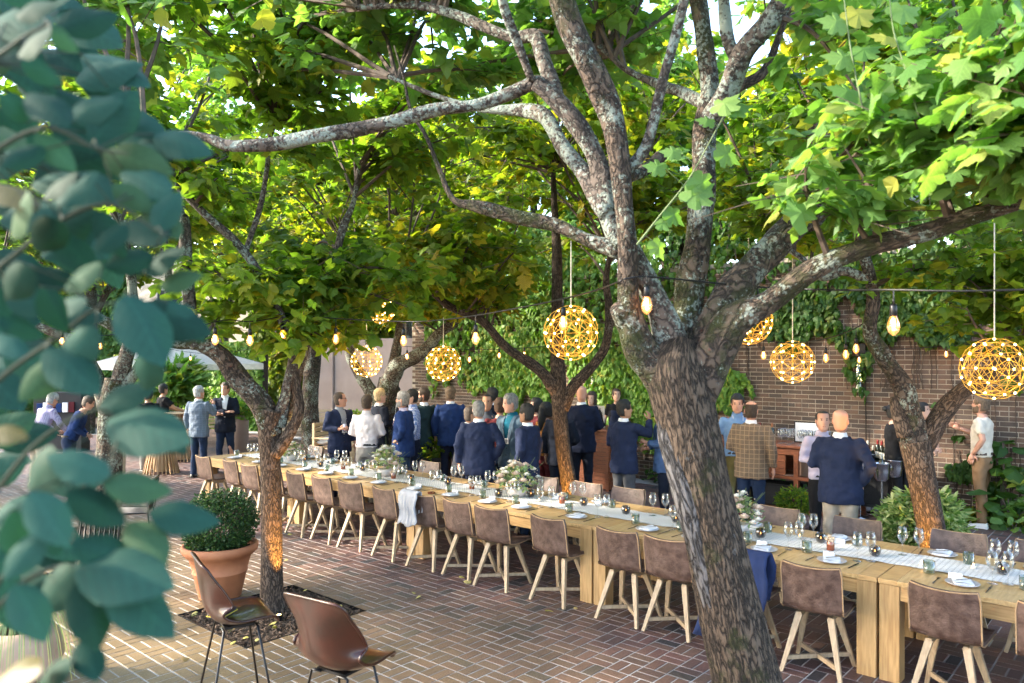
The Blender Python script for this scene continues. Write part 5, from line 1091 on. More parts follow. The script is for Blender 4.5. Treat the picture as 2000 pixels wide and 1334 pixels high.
# ------------------------------------------------------------------ bar stools, near left
def stool(px, d, yaw, lab):
    x, y = W(px, d); t = empty('bar_stool', lab, 'bar stool', (x, y, 0), rz=yaw, group='brown leather bar stools'); sz = 0.76
    # one-piece shell: rows from the top of the back to the seat front; front of the seat is +Y
    rows = [(-0.205, sz + 0.405, 0.155, 0.0), (-0.203, sz + 0.400, 0.188, 0.004), (-0.198, sz + 0.378, 0.212, 0.018), (-0.19, sz + 0.32, 0.222, 0.04), (-0.178, sz + 0.24, 0.232, 0.075), (-0.165, sz + 0.16, 0.238, 0.10), (-0.15, sz + 0.09, 0.240, 0.105), (-0.115, sz + 0.035, 0.240, 0.085), (-0.06, sz + 0.005, 0.24, 0.06), (0.02, sz, 0.238, 0.042), (0.11, sz + 0.012, 0.232, 0.032), (0.19, sz + 0.02, 0.215, 0.022), (0.235, sz + 0.008, 0.19, 0.012), (0.25, sz - 0.01, 0.165, 0.004)]
    s = spline(rows, 3); n = len(s); nx = 14; g = G(); v = []; f = []
    for lay in (0, 1):
        for i, (yy, zz, hw, cur) in enumerate(s):
            t_ = i / (n - 1); back = max(0, min(1, (0.58 - t_) / 0.18))
            for k in range(nx + 1):
                u = -1 + 2 * k / nx; e = abs(u) ** 2.4; fy = cur * e * 1.25 * back; fz = cur * e * (1 - back) * 1.1
                o = 0.012 * lay; v.append((u * hw, yy + fy - o * back, zz + fz - o * (1 - back)))
    c = nx + 1; o2 = n * c
    for i in range(n - 1):
        for k in range(nx): a = i * c + k; f.append((a, a + c, a + c + 1, a + 1)); f.append((o2 + a, o2 + a + 1, o2 + a + c + 1, o2 + a + c))
    g.add(v, f); g.build('seat_shell', M['tan_leather'], t, smooth=True)
    g = G(); e = [v[i * c] for i in range(n - 1, -1, -1)] + [v[k] for k in range(1, nx)] + [v[i * c + nx] for i in range(n)] + [v[(n - 1) * c + k] for k in range(nx - 1, 0, -1)] + [v[(n - 1) * c]]
    tube(g, [(p[0] * 1.0, p[1] - 0.004, p[2] - 0.004) for p in e], 0.0085, 6); g.build('rim', M['tan_leather'], t, smooth=True)
    g = G(); box(g, -0.10, 0.10, -0.06, 0.12, sz - 0.035, sz - 0.02); g.build('mounting_plate', M['black_metal'], t)
    ft = {}
    for sx in (-1, 1):
        for sy in (-1, 1):
            a = (sx * 0.13, sy * 0.10 + 0.03, sz - 0.035); a0 = (sx * 0.06, sy * 0.10 + 0.03, sz - 0.03); b = (sx * 0.235, sy * 0.225 + 0.02, 0.0); ft[sx, sy] = (a, b)
            g = G(); tube(g, [a0, ((a0[0] + a[0]) / 2 + sx * 0.02, a[1], a[2] + 0.004), a, b], 0.0075, 6); g.build('leg', M['black_metal'], t, smooth=True)
    g = G(); pts = []
    for k in ((-1, -1), (1, -1), (1, 1), (-1, 1), (-1, -1)): a, b = ft[k]; q = 0.70; pts.append(tuple(a[i] + (b[i] - a[i]) * q for i in range(3)))
    for i in range(4): tube(g, [pts[i], pts[i + 1]], 0.0075, 6)
    g.build('foot_ring', M['black_metal'], t, smooth=True); return t
s1 = stool(452, 4.75, rad(-48.8 - 58), 'brown leather bar stool with a camera left on its seat')
s2 = stool(662, 4.05, rad(-48.8 - 32), 'brown leather bar stool with its back turned, at the bottom of the photo')
# things left on the first stool
x, y = s1.location.x, s1.location.y
t = empty('camera_bag', 'small black and yellow strapped case lying on the bar stool', 'case', (x - 0.045, y + 0.03, 0.776), rz=0.5); g = G(); bbox(g, -0.08, 0.08, -0.055, 0.055, 0, 0.045, 0.01); g.build('case', M['dark'], t)
M['yellowtrim'] = pmat('yellow_trim', (0.55, 0.42, 0.05), None, 5, 0.5); g = G(); box(g, -0.082, 0.082, -0.057, 0.057, 0.018, 0.023); g.build('trim', M['yellowtrim'], t)
t = empty('microphone', 'grey microphone on top of the black case on the stool', 'microphone', (x - 0.04, y + 0.02, 0.845), rz=1.1); g = G(); tube(g, [(-0.10, 0, 0.015), (0.03, 0, 0)], [0.012, 0.018], 10); g.build('handle', M['cutlery'], t, smooth=True); g = G(); ball(g, (0.055, 0, -0.002), (0.03, 0.027, 0.027), 12, 8); g.build('head', M['steel'], t, smooth=True)
# ------------------------------------------------------------------ far furniture
def slat_table(px, d, lab):
    x, y = W(px, d); t = empty('slatted_table', lab, 'bar table', (x, y, 0), group='tall round slatted bar tables')
    n = 26
    me = None
    for k in range(n):
        a = 6.283 * k / n
        if me is None:
            g = G(); s = [(0.34, 0.0), (0.27, 0.3), (0.20, 0.62), (0.19, 0.85), (0.24, 1.09)]
            for i in range(4): obox(g, (s[i][0], 0, s[i][1]), (s[i + 1][0], 0, s[i + 1][1] + 0.004), 0.034, 0.018, up=(0, 1, 0))
            me = g.mesh('slat', M['slat'])
        link('slat', me, t, (0, 0, 0), a)
    g = G(); lathe(g, [(0.001, 1.09), (0.33, 1.09), (0.335, 1.10), (0.335, 1.115), (0.33, 1.12), (0.001, 1.12)], 28); g.build('table_top', M['teak'], t)
    g = G(); lathe(g, [(0.15, 0.04), (0.17, 0.55), (0.17, 1.08)], 16); g.build('inner_drum', M['slat'], t)
slat_table(315, 15.6, 'round slatted wooden bar table beside the bartender in black'); slat_table(350, 17.4, 'round slatted wooden bar table just behind the grey haired man in tweed')
x, y = W(345, 21.0); t = empty('parasol', 'large white square parasol over the far end of the court', 'parasol', (x, y, 0)); M['canvas'] = leafmat('white_canvas', [(0, (0.82, 0.80, 0.74)), (1, (0.82, 0.80, 0.74))], 0.6, rough=0.8, tcol=(1.15, 1.13, 1.05))
g = G(); tube(g, [(0, 0, 0), (0, 0, 2.75)], 0.035, 10); g.build('pole', M['twig'], t)
g = G(); hw = 1.75; v = [(0, 0, 2.85)] + [(hw * math.cos(a) * (1.35 if k % 2 else 1.0), hw * math.sin(a) * (1.35 if k % 2 else 1.0), 2.2) for k, a in enumerate(np.linspace(0, 2 * math.pi, 9)[:-1])]; v += [(p[0], p[1], p[2] - 0.16) for p in v[1:]]
g.add(v, [(0, 1 + k, 1 + (k + 1) % 8) for k in range(8)] + [(1 + k, 9 + k, 9 + (k + 1) % 8, 1 + (k + 1) % 8) for k in range(8)]); g.build('canopy', M['canvas'], t)
for k in range(8): g = G(); tube(g, [(0, 0, 2.78), tuple(c * 0.98 for c in v[1 + k][:2]) + (2.16,)], 0.012, 5); g.build('rib', M['twig'], t)
def bench(px, d, yaw, w_, lab, name, cat):
    x, y = W(px, d); t = empty(name, lab, cat, (x, y, 0), rz=yaw)
    for k in range(5): g = G(); box(g, -w_ / 2, w_ / 2, -0.25 + k * 0.11, -0.25 + k * 0.11 + 0.085, 0.40, 0.425); g.build('seat_slat', M['teak'], t)
    for k in range(5): g = G(); obox(g, (-w_ / 2, 0.30 + 0.02 * k, 0.50 + k * 0.10), (w_ / 2, 0.30 + 0.02 * k, 0.50 + k * 0.10), 0.02, 0.075); g.build('back_slat', M['teak'], t)
    for s in (-1, 1):
        for a, h in ((-0.24, 0.62), (0.30, 0.95)): g = G(); box(g, *sorted((s * w_ / 2, s * (w_ / 2 + 0.05))), a, a + 0.055, 0, h); g.build('leg', M['teak'], t)
        g = G(); box(g, *sorted((s * (w_ / 2 - 0.01), s * (w_ / 2 + 0.06))), -0.28, 0.36, 0.62, 0.645); g.build('armrest', M['teak'], t)
fy = -math.atan2(FX, FY)
bench(590, 20.5, fy, 1.9, 'long slatted teak bench in front of the rusted steel screen', 'teak_bench', 'bench'); bench(430, 21.5, fy + 0.4, 1.4, 'short slatted teak bench behind the man with crossed arms', 'teak_bench', 'bench')
bench(655, 16.6, fy + 1.2, 0.6, 'teak armchair beside the man holding a can', 'teak_armchair', 'armchair')
g = G(); 
for k in range(5): ball(g, (rnd.uniform(-.2, .2), rnd.uniform(-.12, .12), 0.05 + 0.03 * k), (0.2, 0.13, 0.05), 10, 6)
o = g.build('blanket', M['white_cloth'], loc=(*W(652, 16.6), 0.42), smooth=True); tag(o, 'crumpled pale blanket piled on the teak armchair', 'blanket')
# dark cafe chairs behind the blurred leaves
def cafe_chair(px, d, yaw, lab):
    x, y = W(px, d); t = empty('cafe_chair', lab, 'chair', (x, y, 0), rz=yaw, group='wire cafe chairs at the left')
    for k in range(8):
        u = -0.2 + k * 0.057; g = G(); tube(g, [(u, 0.2, 0.45), (u, -0.18, 0.44), (u, -0.24, 0.85)], 0.009, 5); g.build('strap', M['black_metal'], t, smooth=True)
    for sx in (-1, 1):
        for sy in (-1, 1): g = G(); tube(g, [(sx * 0.2, sy * 0.19, 0.45), (sx * 0.24, sy * 0.24, 0)], 0.01, 5); g.build('leg', M['black_metal'], t)
    g = G(); tube(g, [(-0.23, 0.2, 0.45), (-0.23, -0.2, 0.45), (-0.23, -0.25, 0.85), (0.23, -0.25, 0.85), (0.23, -0.2, 0.45), (0.23, 0.2, 0.45)], 0.012, 6); g.build('frame', M['black_metal'], t)
cafe_chair(262, 9.6, 1.0, 'dark wire cafe chair glimpsed between the blurred leaves and the paving'); cafe_chair(150, 6.8, 2.0, 'dark wire cafe chair low at the left behind the blurred leaves')
# ------------------------------------------------------------------ people
def loft(g, rings, segs, m=0, cap0=True, cap1=True, fn=None):
    """rings rows: z, rx, ry, y offset (x offset)"""
    v = []; f = []
    for r in rings:
        z, rx, ry, yo = r[:4]; xo = r[4] if len(r) > 4 else 0
        for k in range(segs):
            a = 2 * math.pi * k / segs + math.pi / 2; p = [xo + rx * math.cos(a), yo + ry * math.sin(a), z]
            v.append(fn(p, a) if fn else p)
    for i in range(len(rings) - 1):
        for k in range(segs): j = (k + 1) % segs; f.append((i * segs + k, i * segs + j, (i + 1) * segs + j, (i + 1) * segs + k))
    if cap0: f.append(tuple(range(segs - 1, -1, -1)))
    if cap1: f.append(tuple((len(rings) - 1) * segs + k for k in range(segs)))
    return v, f
HEADR = [(1.548, .036, .050, .034), (1.556, .050, .070, .022), (1.575, .060, .082, .014), (1.597, .066, .087, .010), (1.615, .069, .089, .007), (1.632, .071, .090, .005), (1.648, .073, .091, .003), (1.665, .074, .092, .001), (1.682, .075, .092, .000), (1.70, .076, .094, -.002), (1.72, .0755, .094, -.004), (1.742, .071, .089, -.006), (1.76, .059, .075, -.007), (1.773, .040, .050, -.008), (1.780, .016, .020, -.008)]
NOSE = {1.632: .017, 1.648: .023, 1.665: .016, 1.682: .009, 1.70: .003, 1.615: .003}
def prof_head(z):
    for a, b in zip(HEADR[:-1], HEADR[1:]):
        if a[0] <= z <= b[0]: t = (z - a[0]) / (b[0] - a[0]); return [a[i] + (b[i] - a[i]) * t for i in range(1, 4)]
    return list(HEADR[-1][1:]) if z > 1.7 else list(HEADR[0][1:])
ARMS = {  # elbow, wrist, hand direction, curl for the right side (+X)
    'down': ((.255, -.03, 1.19), (.265, .05, .94), (.02, .12, -1), .5), 'hold': ((.25, -.02, 1.19), (.13, .23, 1.20), (-.45, .75, .2), 1.5),
    'high': ((.27, .10, 1.26), (.13, .30, 1.40), (-.3, .4, .8), 1.5), 'pocket': ((.29, -.09, 1.21), (.20, .05, 1.00), (-.1, .35, -.9), .3),
    'hip': ((.37, -.12, 1.22), (.20, .02, 1.06), (-.5, .7, -.4), .5), 'cross': ((.235, .09, 1.20), (-.04, .20, 1.21), (-.9, .15, .1), .5),
    'cross2': ((.235, .08, 1.19), (-.05, .225, 1.17), (-.9, .05, .35), .6), 'front': ((.26, .02, 1.18), (.05, .24, 1.10), (-.7, .6, .0), .8),
    'reach': ((.27, .16, 1.24), (.20, .42, 1.14), (-.1, 1, -.1), .6), 'raise': ((.25, .22, 1.33), (.12, .40, 1.50), (-.2, .3, .9), 1.5), 'table': ((.27, .06, 1.18), (.22, .22, .96), (0, .5, -.8), .4),
    'point': ((.26, .10, 1.20), (.20, .33, 1.30), (-.1, .9, .5), .9), 'back': ((.29, -.13, 1.22), (.06, -.17, 1.06), (-1, 0, -.2), .6)}
def hand(g, w, d, side, curl, m=0):
    d = Vector(d).normalized(); up = Vector((side * 1.0, 0, 0.2)); s = d.cross(up).normalized(); n = s.cross(d).normalized()
    if n.x * side > 0: n = -n                       # palm towards the body
    w = Vector(w); tube(g, [w - d * .02, w + d * .02, w + d * .055, w + d * .088], [.026, .032, .040, .036], 8, m, flat=.55 if abs(s.dot(Vector((0, 0, 1)))) > -1 else .55)
    for k, (o, ln) in enumerate(((-.030, .062), (-.010, .075), (.010, .070), (.029, .055))):
        b = w + d * .080 + s * o; p = [b]; dirv = d.copy()
        for q in range(3):
            c = curl * (.35 + .3 * q); dirv = (dirv * math.cos(c * .6) + n * math.sin(c * .6)).normalized(); p.append(p[-1] + dirv * ln * (.45, .32, .25)[q])
        tube(g, p, [.0095, .0088, .0080, .0062], 6, m)
    b = w + d * .022 - s * .030 * 1; t1 = (d * .6 - s * .75 + n * .3).normalized(); t2 = (d * .8 - s * .2 + n * .5).normalized()
    tube(g, [b, b + t1 * .035, b + t1 * .035 + t2 * .03, b + t1 * .035 + t2 * .052], [.014, .0115, .010, .007], 6, m)
    return w + d * .075 + n * .035
HAND_POS = {}
def person(px, d, h, face, label, skin, hair, top, legs, arms=('down', 'down'), hstyle='short', jacket=True, shirt=None, sleeve='long', shoes=None, turn=0, nod=0, lean=0, beard=None, badge=False, width=1.0, belly=0.0, glasses=False, apron=None, lapel=True, group=None, stance=0.0, woman=False, seed=None, tie=None):
    R = random.Random(seed or int(px * 7 + d)); s = h / 1.78; x, y = W(px, d)
    # facing: 0 looks away from the camera, 90 to the right, 180 at the camera
    ray = math.atan2((px - 1000) / FPX, 1); yaw = -math.atan2(FX, FY) - ray - rad(face)
    t = empty('person', label, 'person', (x, y, 0), rz=yaw, group=group); t.scale = (s, s, s)
    wd_ = width * (0.9 if woman else 1)
    def bend(p):
        p = list(p)
        if lean and p[2] > .92: a = -rad(lean); dz = p[2] - .92; dy = p[1]; p[1] = dy * math.cos(a) - dz * math.sin(a); p[2] = .92 + dy * math.sin(a) + dz * math.cos(a)
        return p
    hc, hs, nc, ns = math.cos(-rad(turn)), math.sin(-rad(turn)), math.cos(-rad(nod)), math.sin(-rad(nod))
    def head(p):
        X, Y, Z = p[0], p[1], p[2] - 1.55; Y, Z = Y * nc - Z * ns, Y * ns + Z * nc; X, Y = X * hc - Y * hs, X * hs + Y * hc
        return bend((X, Y + .012, Z + 1.55))
    # --- body: one mesh
    g = G(); segs = 24; nr_ = [(.84, .10, .06, 0), (.90, .13, .085, 0), (.98, .14, .095, 0), (1.10, .135, .095, .0), (1.25, .15, .105, .0), (1.38, .165, .105, 0), (1.44, .15, .085, -.005), (1.475, .085, .068, -.008), (1.50, .060, .062, -.006), (1.53, .055, .060, .004)]
    nr_ = [(a, b * wd_, c, dd) for a, b, c, dd in nr_]
    V, F = loft(g, nr_ + HEADR, segs); nb = len(nr_)
    for i in range(len(V)):
        ri, k = divmod(i, segs)
        if ri < nb: V[i] = bend(V[i])
        else:
            z = HEADR[ri - nb][0]; a = k if k <= segs // 2 else k - segs
            p = list(V[i])
            if a == 0: p[1] += NOSE.get(z, 0) + (.004 if z in (1.597,) else 0)
            if abs(a) == 1: p[1] += NOSE.get(z, 0) * .35
            if abs(a) in (2, 3) and z in (1.682,): p[1] -= .006
            if abs(a) in (1, 2) and z == 1.70: p[1] += .003
            if z == 1.556 and abs(a) < 2: p[1] += .006
            V[i] = head(p)
    g.add(V, F, 0)
    for q in (-1, 1):
        n0 = len(g.v); ball(g, (q * .029, .086, 1.681), (.0135, .008, .0075), 8, 5, 1); ball(g, (q * .030, .090, 1.700), (.018, .006, .0035), 6, 4, 2); ball(g, (q * .0765, -.004, 1.655), (.010, .020, .030), 8, 6, 0)
        g.v[n0:] = [tuple(head(p)) for p in g.v[n0:]]
    n0 = len(g.v); ball(g, (0, .0945, 1.600), (.024, .006, .0065), 8, 5, 3); g.v[n0:] = [tuple(head(p)) for p in g.v[n0:]]
    A = {}
    for side, nm in ((1, arms[0]), (-1, arms[1])):
        e, w_, hd, cu = ARMS[nm]; e = (e[0] * side * wd_, e[1], e[2]); w_ = (w_[0] * side, w_[1], w_[2]); hd = (hd[0] * side, hd[1], hd[2]); sh_ = (.175 * side * wd_, -.005, 1.425)
        sh_, e, w_ = (Vector(bend(p)) for p in (sh_, e, w_)); A[side] = (sh_, e, w_)
        bw = Vector(w_) - Vector(e); tube(g, [Vector((.10 * side, sh_.y, sh_.z - .0)), sh_, sh_.lerp(e, .5), e, e + bw * .35, e + bw * .8, w_], [.045, .055, .045, .038, .040, .029, .026], 10, 0)
        HAND_POS[label, side] = hand(g, w_, hd, side, cu)
    for side in (-1, 1): tube(g, [(side * .085, 0, .90), (side * .10, .015, .50), (side * .105 + stance * side * .03, -.01, .09)], [.055, .045, .035], 8, 0)
    hm_ = HAIR[hair] if hair else HAIR['grey']
    g.build('body', [M['skin'][skin], M['eye'], hm_, M['lip']], t, smooth=True)
    # --- hair
    if hstyle != 'bald' or hair:
        zz = [1.56 + .0125 * i for i in range(18)] + [1.779]; sg = 28; v = []; ok = {}
        for i, z in enumerate(zz):
            rx, ry, yo = prof_head(min(z, 1.779)); sp = max(0.0, min(1.0, (1.785 - z) / .03))
            for k in range(sg):
                a = 2 * math.pi * k / sg; fr = math.cos(a)      # 1 in front
                line = {'short': 1.742 if fr > .72 else (1.672 if fr > -.1 else 1.575), 'receding': 1.765 if fr > .6 else (1.68 if fr > -.1 else 1.58), 'fringe': 1.80 if fr > .15 else (1.66 if fr > -.2 else 1.585), 'bald': 1.80 if fr > .0 else 1.62, 'long': 1.738 if fr > .66 else 1.55, 'bun': 1.738 if fr > .66 else (1.66 if fr > -.1 else 1.58)}[hstyle]
                th = {'short': .015, 'receding': .009, 'fringe': .006, 'bald': .002, 'long': .024, 'bun': .012}[hstyle]
                th *= (1 + .35 * math.sin(k * 2.1 + R.random()) * math.sin(i * 1.7)) * (1.25 if z > 1.73 and hstyle == 'short' and fr > 0 else 1)
                tt = max(.0015, min(th, (z - line) * .9 + .003)); rr = 1 + tt / .08
                v.append(head((rx * rr * math.sin(a), yo + ry * rr * math.cos(a), z + tt * (1 - sp) + (.010 * (z > 1.76) if hstyle in ('short', 'long') else 0)))); ok[i, k] = (z > line - .014) and not (hstyle in ('fringe', 'bald') and z > 1.735)
        f = [(i * sg + k, i * sg + (k + 1) % sg, (i + 1) * sg + (k + 1) % sg, (i + 1) * sg + k) for i in range(len(zz) - 1) for k in range(sg) if ok[i, k] and ok[i, (k + 1) % sg]]
        f = [tuple(reversed(q)) for q in f]
        if hstyle not in ('fringe', 'bald'): f.append(tuple((len(zz) - 1) * sg + k for k in range(sg - 1, -1, -1)))
        g = G(); g.add(v, f)
        if hstyle == 'long':
            n0 = len(g.v); tube(g, [(0, -.045, 1.74), (0, -.085, 1.66), (0, -.095, 1.54), (0, -.095, 1.42), (0, -.09, 1.33)], [.06, .085, .095, .085, .05], 12, flat=.6); g.v[n0:] = [tuple(head(p)) for p in g.v[n0:]]
        if hstyle == 'bun':
            n0 = len(g.v); ball(g, (0, -.115, 1.735), (.042, .036, .042), 10, 7); g.v[n0:] = [tuple(head(p)) for p in g.v[n0:]]
        g.build('hair', hm_, t, smooth=True)
    if beard:
        v = []; zz = [1.548, 1.556, 1.575, 1.597, 1.615, 1.632, 1.65]; sg = 28
        for i, z in enumerate(zz):
            rx, ry, yo = prof_head(z)
            for k in range(sg): a = 2 * math.pi * k / sg; v.append(head((rx * 1.05 * math.sin(a), yo + ry * 1.06 * math.cos(a), z)))
        f = []
        for i in range(len(zz) - 1):
            for k in range(sg):
                fr = math.cos(2 * math.pi * (k + .5) / sg); mid = (zz[i] + zz[i + 1]) / 2
                if fr > .05 and not (fr > .93 and 1.585 < mid < 1.612) and not (fr > .45 and mid > 1.632): f.append((i * sg + k, (i + 1) * sg + k, (i + 1) * sg + (k + 1) % sg, i * sg + (k + 1) % sg))
        g = G(); g.add(v, f); g.build('beard', HAIR[beard], t, smooth=True)
    if glasses:
        g = G()
        for q in (-1, 1):
            tube(g, [head((q * .031 + .021 * math.cos(a), .100, 1.681 + .016 * math.sin(a))) for a in np.linspace(0, 6.283, 13)], .002, 4); tube(g, [head((q * .052, .098, 1.684)), head((q * .076, .0, 1.68))], .0018, 4)
        tube(g, [head((-.010, .102, 1.684)), head((.010, .102, 1.684))], .002, 4); g.build('glasses', M['black_metal'], t)
    # --- top
    g = G(); b = belly
    if jacket: rings = [(.80, .205, .150 + b, .005), (.86, .208, .152 + b, .005), (.96, .200, .145 + b, .005), (1.08, .188, .132 + b, .004), (1.20, .197, .134 + b * .6, .003), (1.32, .210, .138, .0), (1.40, .205, .128, -.004), (1.445, .185, .108, -.008), (1.475, .125, .086, -.010), (1.505, .078, .076, -.008)]
    else: rings = [(.955 if not woman else .93, .172, .128 + b, .004), (1.0, .178, .130 + b, .004), (1.08, .172, .124 + b, .004), (1.20, .178, .124 + b * .6, .003), (1.32, .190, .128, .0), (1.40, .188, .118, -.004), (1.44, .168, .098, -.008), (1.468, .112, .080, -.010), (1.492, .070, .070, -.008)]
    rings = [(a, r * wd_, c, e) for a, r, c, e in rings]
    V, F = loft(g, rings, 24); V = [bend(p) for p in V]; g.add(V, F)
    for side in (1, -1):
        sh_, e, w_ = A[side]; bw = w_ - e; k = 1.12 if jacket else 1.0
        if sleeve == 'long': tube(g, [Vector((.07 * side, sh_.y, sh_.z - .02)), sh_ + Vector((.004 * side, 0, .0)), sh_.lerp(e, .5), e, e + bw * .4, e + bw * .93], [.06 * k, .072 * k, .062 * k, .053 * k, .050 * k, .040 * k], 12)
        elif sleeve == 'short': tube(g, [Vector((.07 * side, sh_.y, sh_.z - .02)), sh_, sh_.lerp(e, .45), sh_.lerp(e, .72)], [.055, .070, .062, .062], 12)
    o = g.build('jacket' if jacket else 'shirt', top, t, smooth=True); md = o.modifiers.new('fuse', 'REMESH'); md.mode = 'VOXEL'; md.voxel_size = .016; md.use_smooth_shade = True
    md = o.modifiers.new('soft', 'SMOOTH'); md.factor = .5; md.iterations = 3
    tx = bpy.data.textures.get('folds') or bpy.data.textures.new('folds', 'CLOUDS'); tx.noise_scale = .085; tx.noise_depth = 2
    md = o.modifiers.new('folds', 'DISPLACE'); md.texture = tx; md.strength = .034; md.mid_level = .5; md.texture_coords = 'GLOBAL'
    def surf(xx, z, off_):
        for a, c in zip(rings[:-1], rings[1:]):
            if a[0] <= z <= c[0]: tq = (z - a[0]) / (c[0] - a[0]); rx = a[1] + (c[1] - a[1]) * tq; ry = a[2] + (c[2] - a[2]) * tq; yo = a[3] + (c[3] - a[3]) * tq; break
        else: rx, ry, yo = rings[-1][1:4]
        return yo + (ry + off_) * math.sqrt(max(.05, 1 - (xx / rx) ** 2))
    sh_mat = shirt or M['white_cloth']
    g = G()
    if jacket or shirt:      # collar seen from every side
        V, F = loft(g, [(1.485, .082, .078, -.008), (1.505, .074, .074, -.007), (1.528, .068, .070, -.003), (1.545, .064, .067, .000)], 18, cap0=False, cap1=False); g.add([bend(p) for p in V], F)
        if jacket:
            zs = [1.10, 1.18, 1.26, 1.34, 1.40, 1.44, 1.47, 1.50]; v = []
            for z in zs:
                hw = .012 + .055 * (z - 1.10) / .40
                for u in (-1, -.5, 0, .5, 1): v.append(bend((u * hw, surf(u * hw, z, .009), z)))
            g.add(v, [(i * 5 + k, i * 5 + k + 1, (i + 1) * 5 + k + 1, (i + 1) * 5 + k) for i in range(len(zs) - 1) for k in range(4)])
        o = g.build('shirt' if jacket else 'collar', sh_mat, t, smooth=True)
        if jacket and lapel:
            g = G()
            for q in (-1, 1):
                v = []
                for z in zs:
                    w0 = .012 + .055 * (z - 1.10) / .40; lw = .006 + .048 * max(0, 1 - abs(z - 1.36) / .28)
                    for u in (0, 1): xx = q * (w0 + lw * u); v.append(bend((xx, surf(xx, z, .017 - .004 * u), z)))
                n = len(zs); g.add(v, [((i * 2, i * 2 + 1, i * 2 + 3, i * 2 + 2) if q > 0 else (i * 2 + 1, i * 2, i * 2 + 2, i * 2 + 3)) for i in range(n - 1)])
            o = g.build('lapels', top, t); md = o.modifiers.new('thick', 'SOLIDIFY'); md.thickness = .006
            g = G()
            for q in range(2): ball(g, bend((0, surf(0, 1.07 - .09 * q, .006), 1.07 - .09 * q)), (.009, .004, .009), 6, 4)
            g.build('buttons', M['eye'], t)
    if badge:
        g = G(); v = [bend((q * .042, surf(q * .042, z, .022), z)) for z in (1.13, 1.20) for q in (-1, 1)]; g.add(v, [(0, 1, 3, 2)]); o = g.build('name_badge', M['white_cloth'], t); md = o.modifiers.new('thick', 'SOLIDIFY'); md.thickness = .003
        g = G()
        for z in (1.145, 1.16, 1.178): v = [bend((q * .028, surf(q * .028, zz_, .027), zz_)) for zz_ in (z, z + (.010 if z > 1.17 else .005)) for q in (-1, 1)]; g.add(v, [(0, 1, 3, 2)])
        g.build('badge_print', M['eye'], t)
        g = G()
        for q in (-1, 1): tube(g, [bend((q * .03, surf(q * .03, 1.20, .022), 1.20)), bend((q * .05, surf(q * .05, 1.32, .018), 1.32)), bend((q * .068, .045, 1.50))], .003, 4)
        g.build('lanyard', M['white_cloth'], t)
    # --- trousers, belt, shoes
    g = G(); hz = (1.02 if not jacket else 1.0)
    V, F = loft(g, [(.80, .165, .115, 0), (.88, .172, .125, -.004), (.96, .165, .118 + b * .6, .0), (hz, .160, .115 + b * .8, .003)], 20); g.add([[p[0] * wd_, p[1], p[2]] for p in V], F)
    for side in (-1, 1):
        kx = side * (.098 + .012 * stance); fx_ = side * (.105 + .05 * stance); yo = (.03 if side > 0 else -.03) * stance
        tube(g, [(side * .082, -.002, .90), (side * .09, .004, .78), (side * .095, .012, .62), (kx, .018 + yo, .48), (side * .102, 0 + yo, .30), (fx_, -.012 + yo, .065)], [.085, .090, .078, .068, .064, .062], 14)
    o = g.build('trousers', legs, t, smooth=True); md = o.modifiers.new('fuse', 'REMESH'); md.mode = 'VOXEL'; md.voxel_size = .018; md.use_smooth_shade = True
    md = o.modifiers.new('soft', 'SMOOTH'); md.factor = .5; md.iterations = 3
    md = o.modifiers.new('folds', 'DISPLACE'); md.texture = tx; md.strength = .022; md.mid_level = .5; md.texture_coords = 'GLOBAL'
    if not jacket:
        g = G(); V, F = loft(g, [(.985, .176, .128 + b, .003), (1.02, .172, .126 + b, .003)], 24, cap0=False, cap1=False); g.add([[p[0] * wd_, p[1], p[2]] for p in V], F); g.build('belt', M['tan_leather'] if seed == 29 else M['black_metal'], t)
    if apron:
        g = G(); V = [(xx, surf(xx, z, .02) if z > .96 else .155, z) for z in (.45, .7, .95, 1.1, 1.25, 1.36) for xx in ((-.15, -.08, 0, .08, .15) if z < 1.15 else (-.10, -.05, 0, .05, .10))]; g.add([bend(p) for p in V], [(i * 5 + k, i * 5 + k + 1, i * 5 + k + 6, i * 5 + k + 5) for i in range(5) for k in range(4)]); o = g.build('apron', apron, t, smooth=True); md = o.modifiers.new('thick', 'SOLIDIFY'); md.thickness = .006
    for side in (-1, 1):
        g = G(); fx_ = side * (.105 + .05 * stance); yo = (.03 if side > 0 else -.03) * stance
        sec = [(-.085, .028, .045), (-.075, .036, .075), (-.03, .037, .082), (.03, .040, .070), (.09, .046, .050), (.14, .044, .042), (.175, .030, .034), (.185, .012, .026)]; v = []; f = []
        for yy, hw, hh in sec:
            for k in range(10): a = 2 * math.pi * k / 10; v.append((fx_ + hw * math.cos(a), yy + yo, max(0.001, hh * .5 + hh * .55 * math.sin(a))))
        for i in range(len(sec) - 1):
            for k in range(10): j = (k + 1) % 10; f.append((i * 10 + k, i * 10 + j, (i + 1) * 10 + j, (i + 1) * 10 + k))
        f += [tuple(range(9, -1, -1)), tuple(70 + k for k in range(10))]; g.add(v, f); g.build('shoe', shoes or M['eye'], t, smooth=True)
        g = G(); g.add([(fx_ - .045, -.088 + yo, .0), (fx_ + .045, -.088 + yo, 0), (fx_ + .05, .12 + yo, 0), (fx_, .19 + yo, 0), (fx_ - .05, .12 + yo, 0)] + [(fx_ - .045, -.088 + yo, .018), (fx_ + .045, -.088 + yo, .018), (fx_ + .05, .12 + yo, .018), (fx_, .19 + yo, .018), (fx_ - .05, .12 + yo, .018)], [(5, 6, 7, 8, 9), (0, 1, 6, 5), (1, 2, 7, 6), (2, 3, 8, 7), (3, 4, 9, 8), (4, 0, 5, 9)]); g.build('sole', shoes or M['eye'], t)
    return t
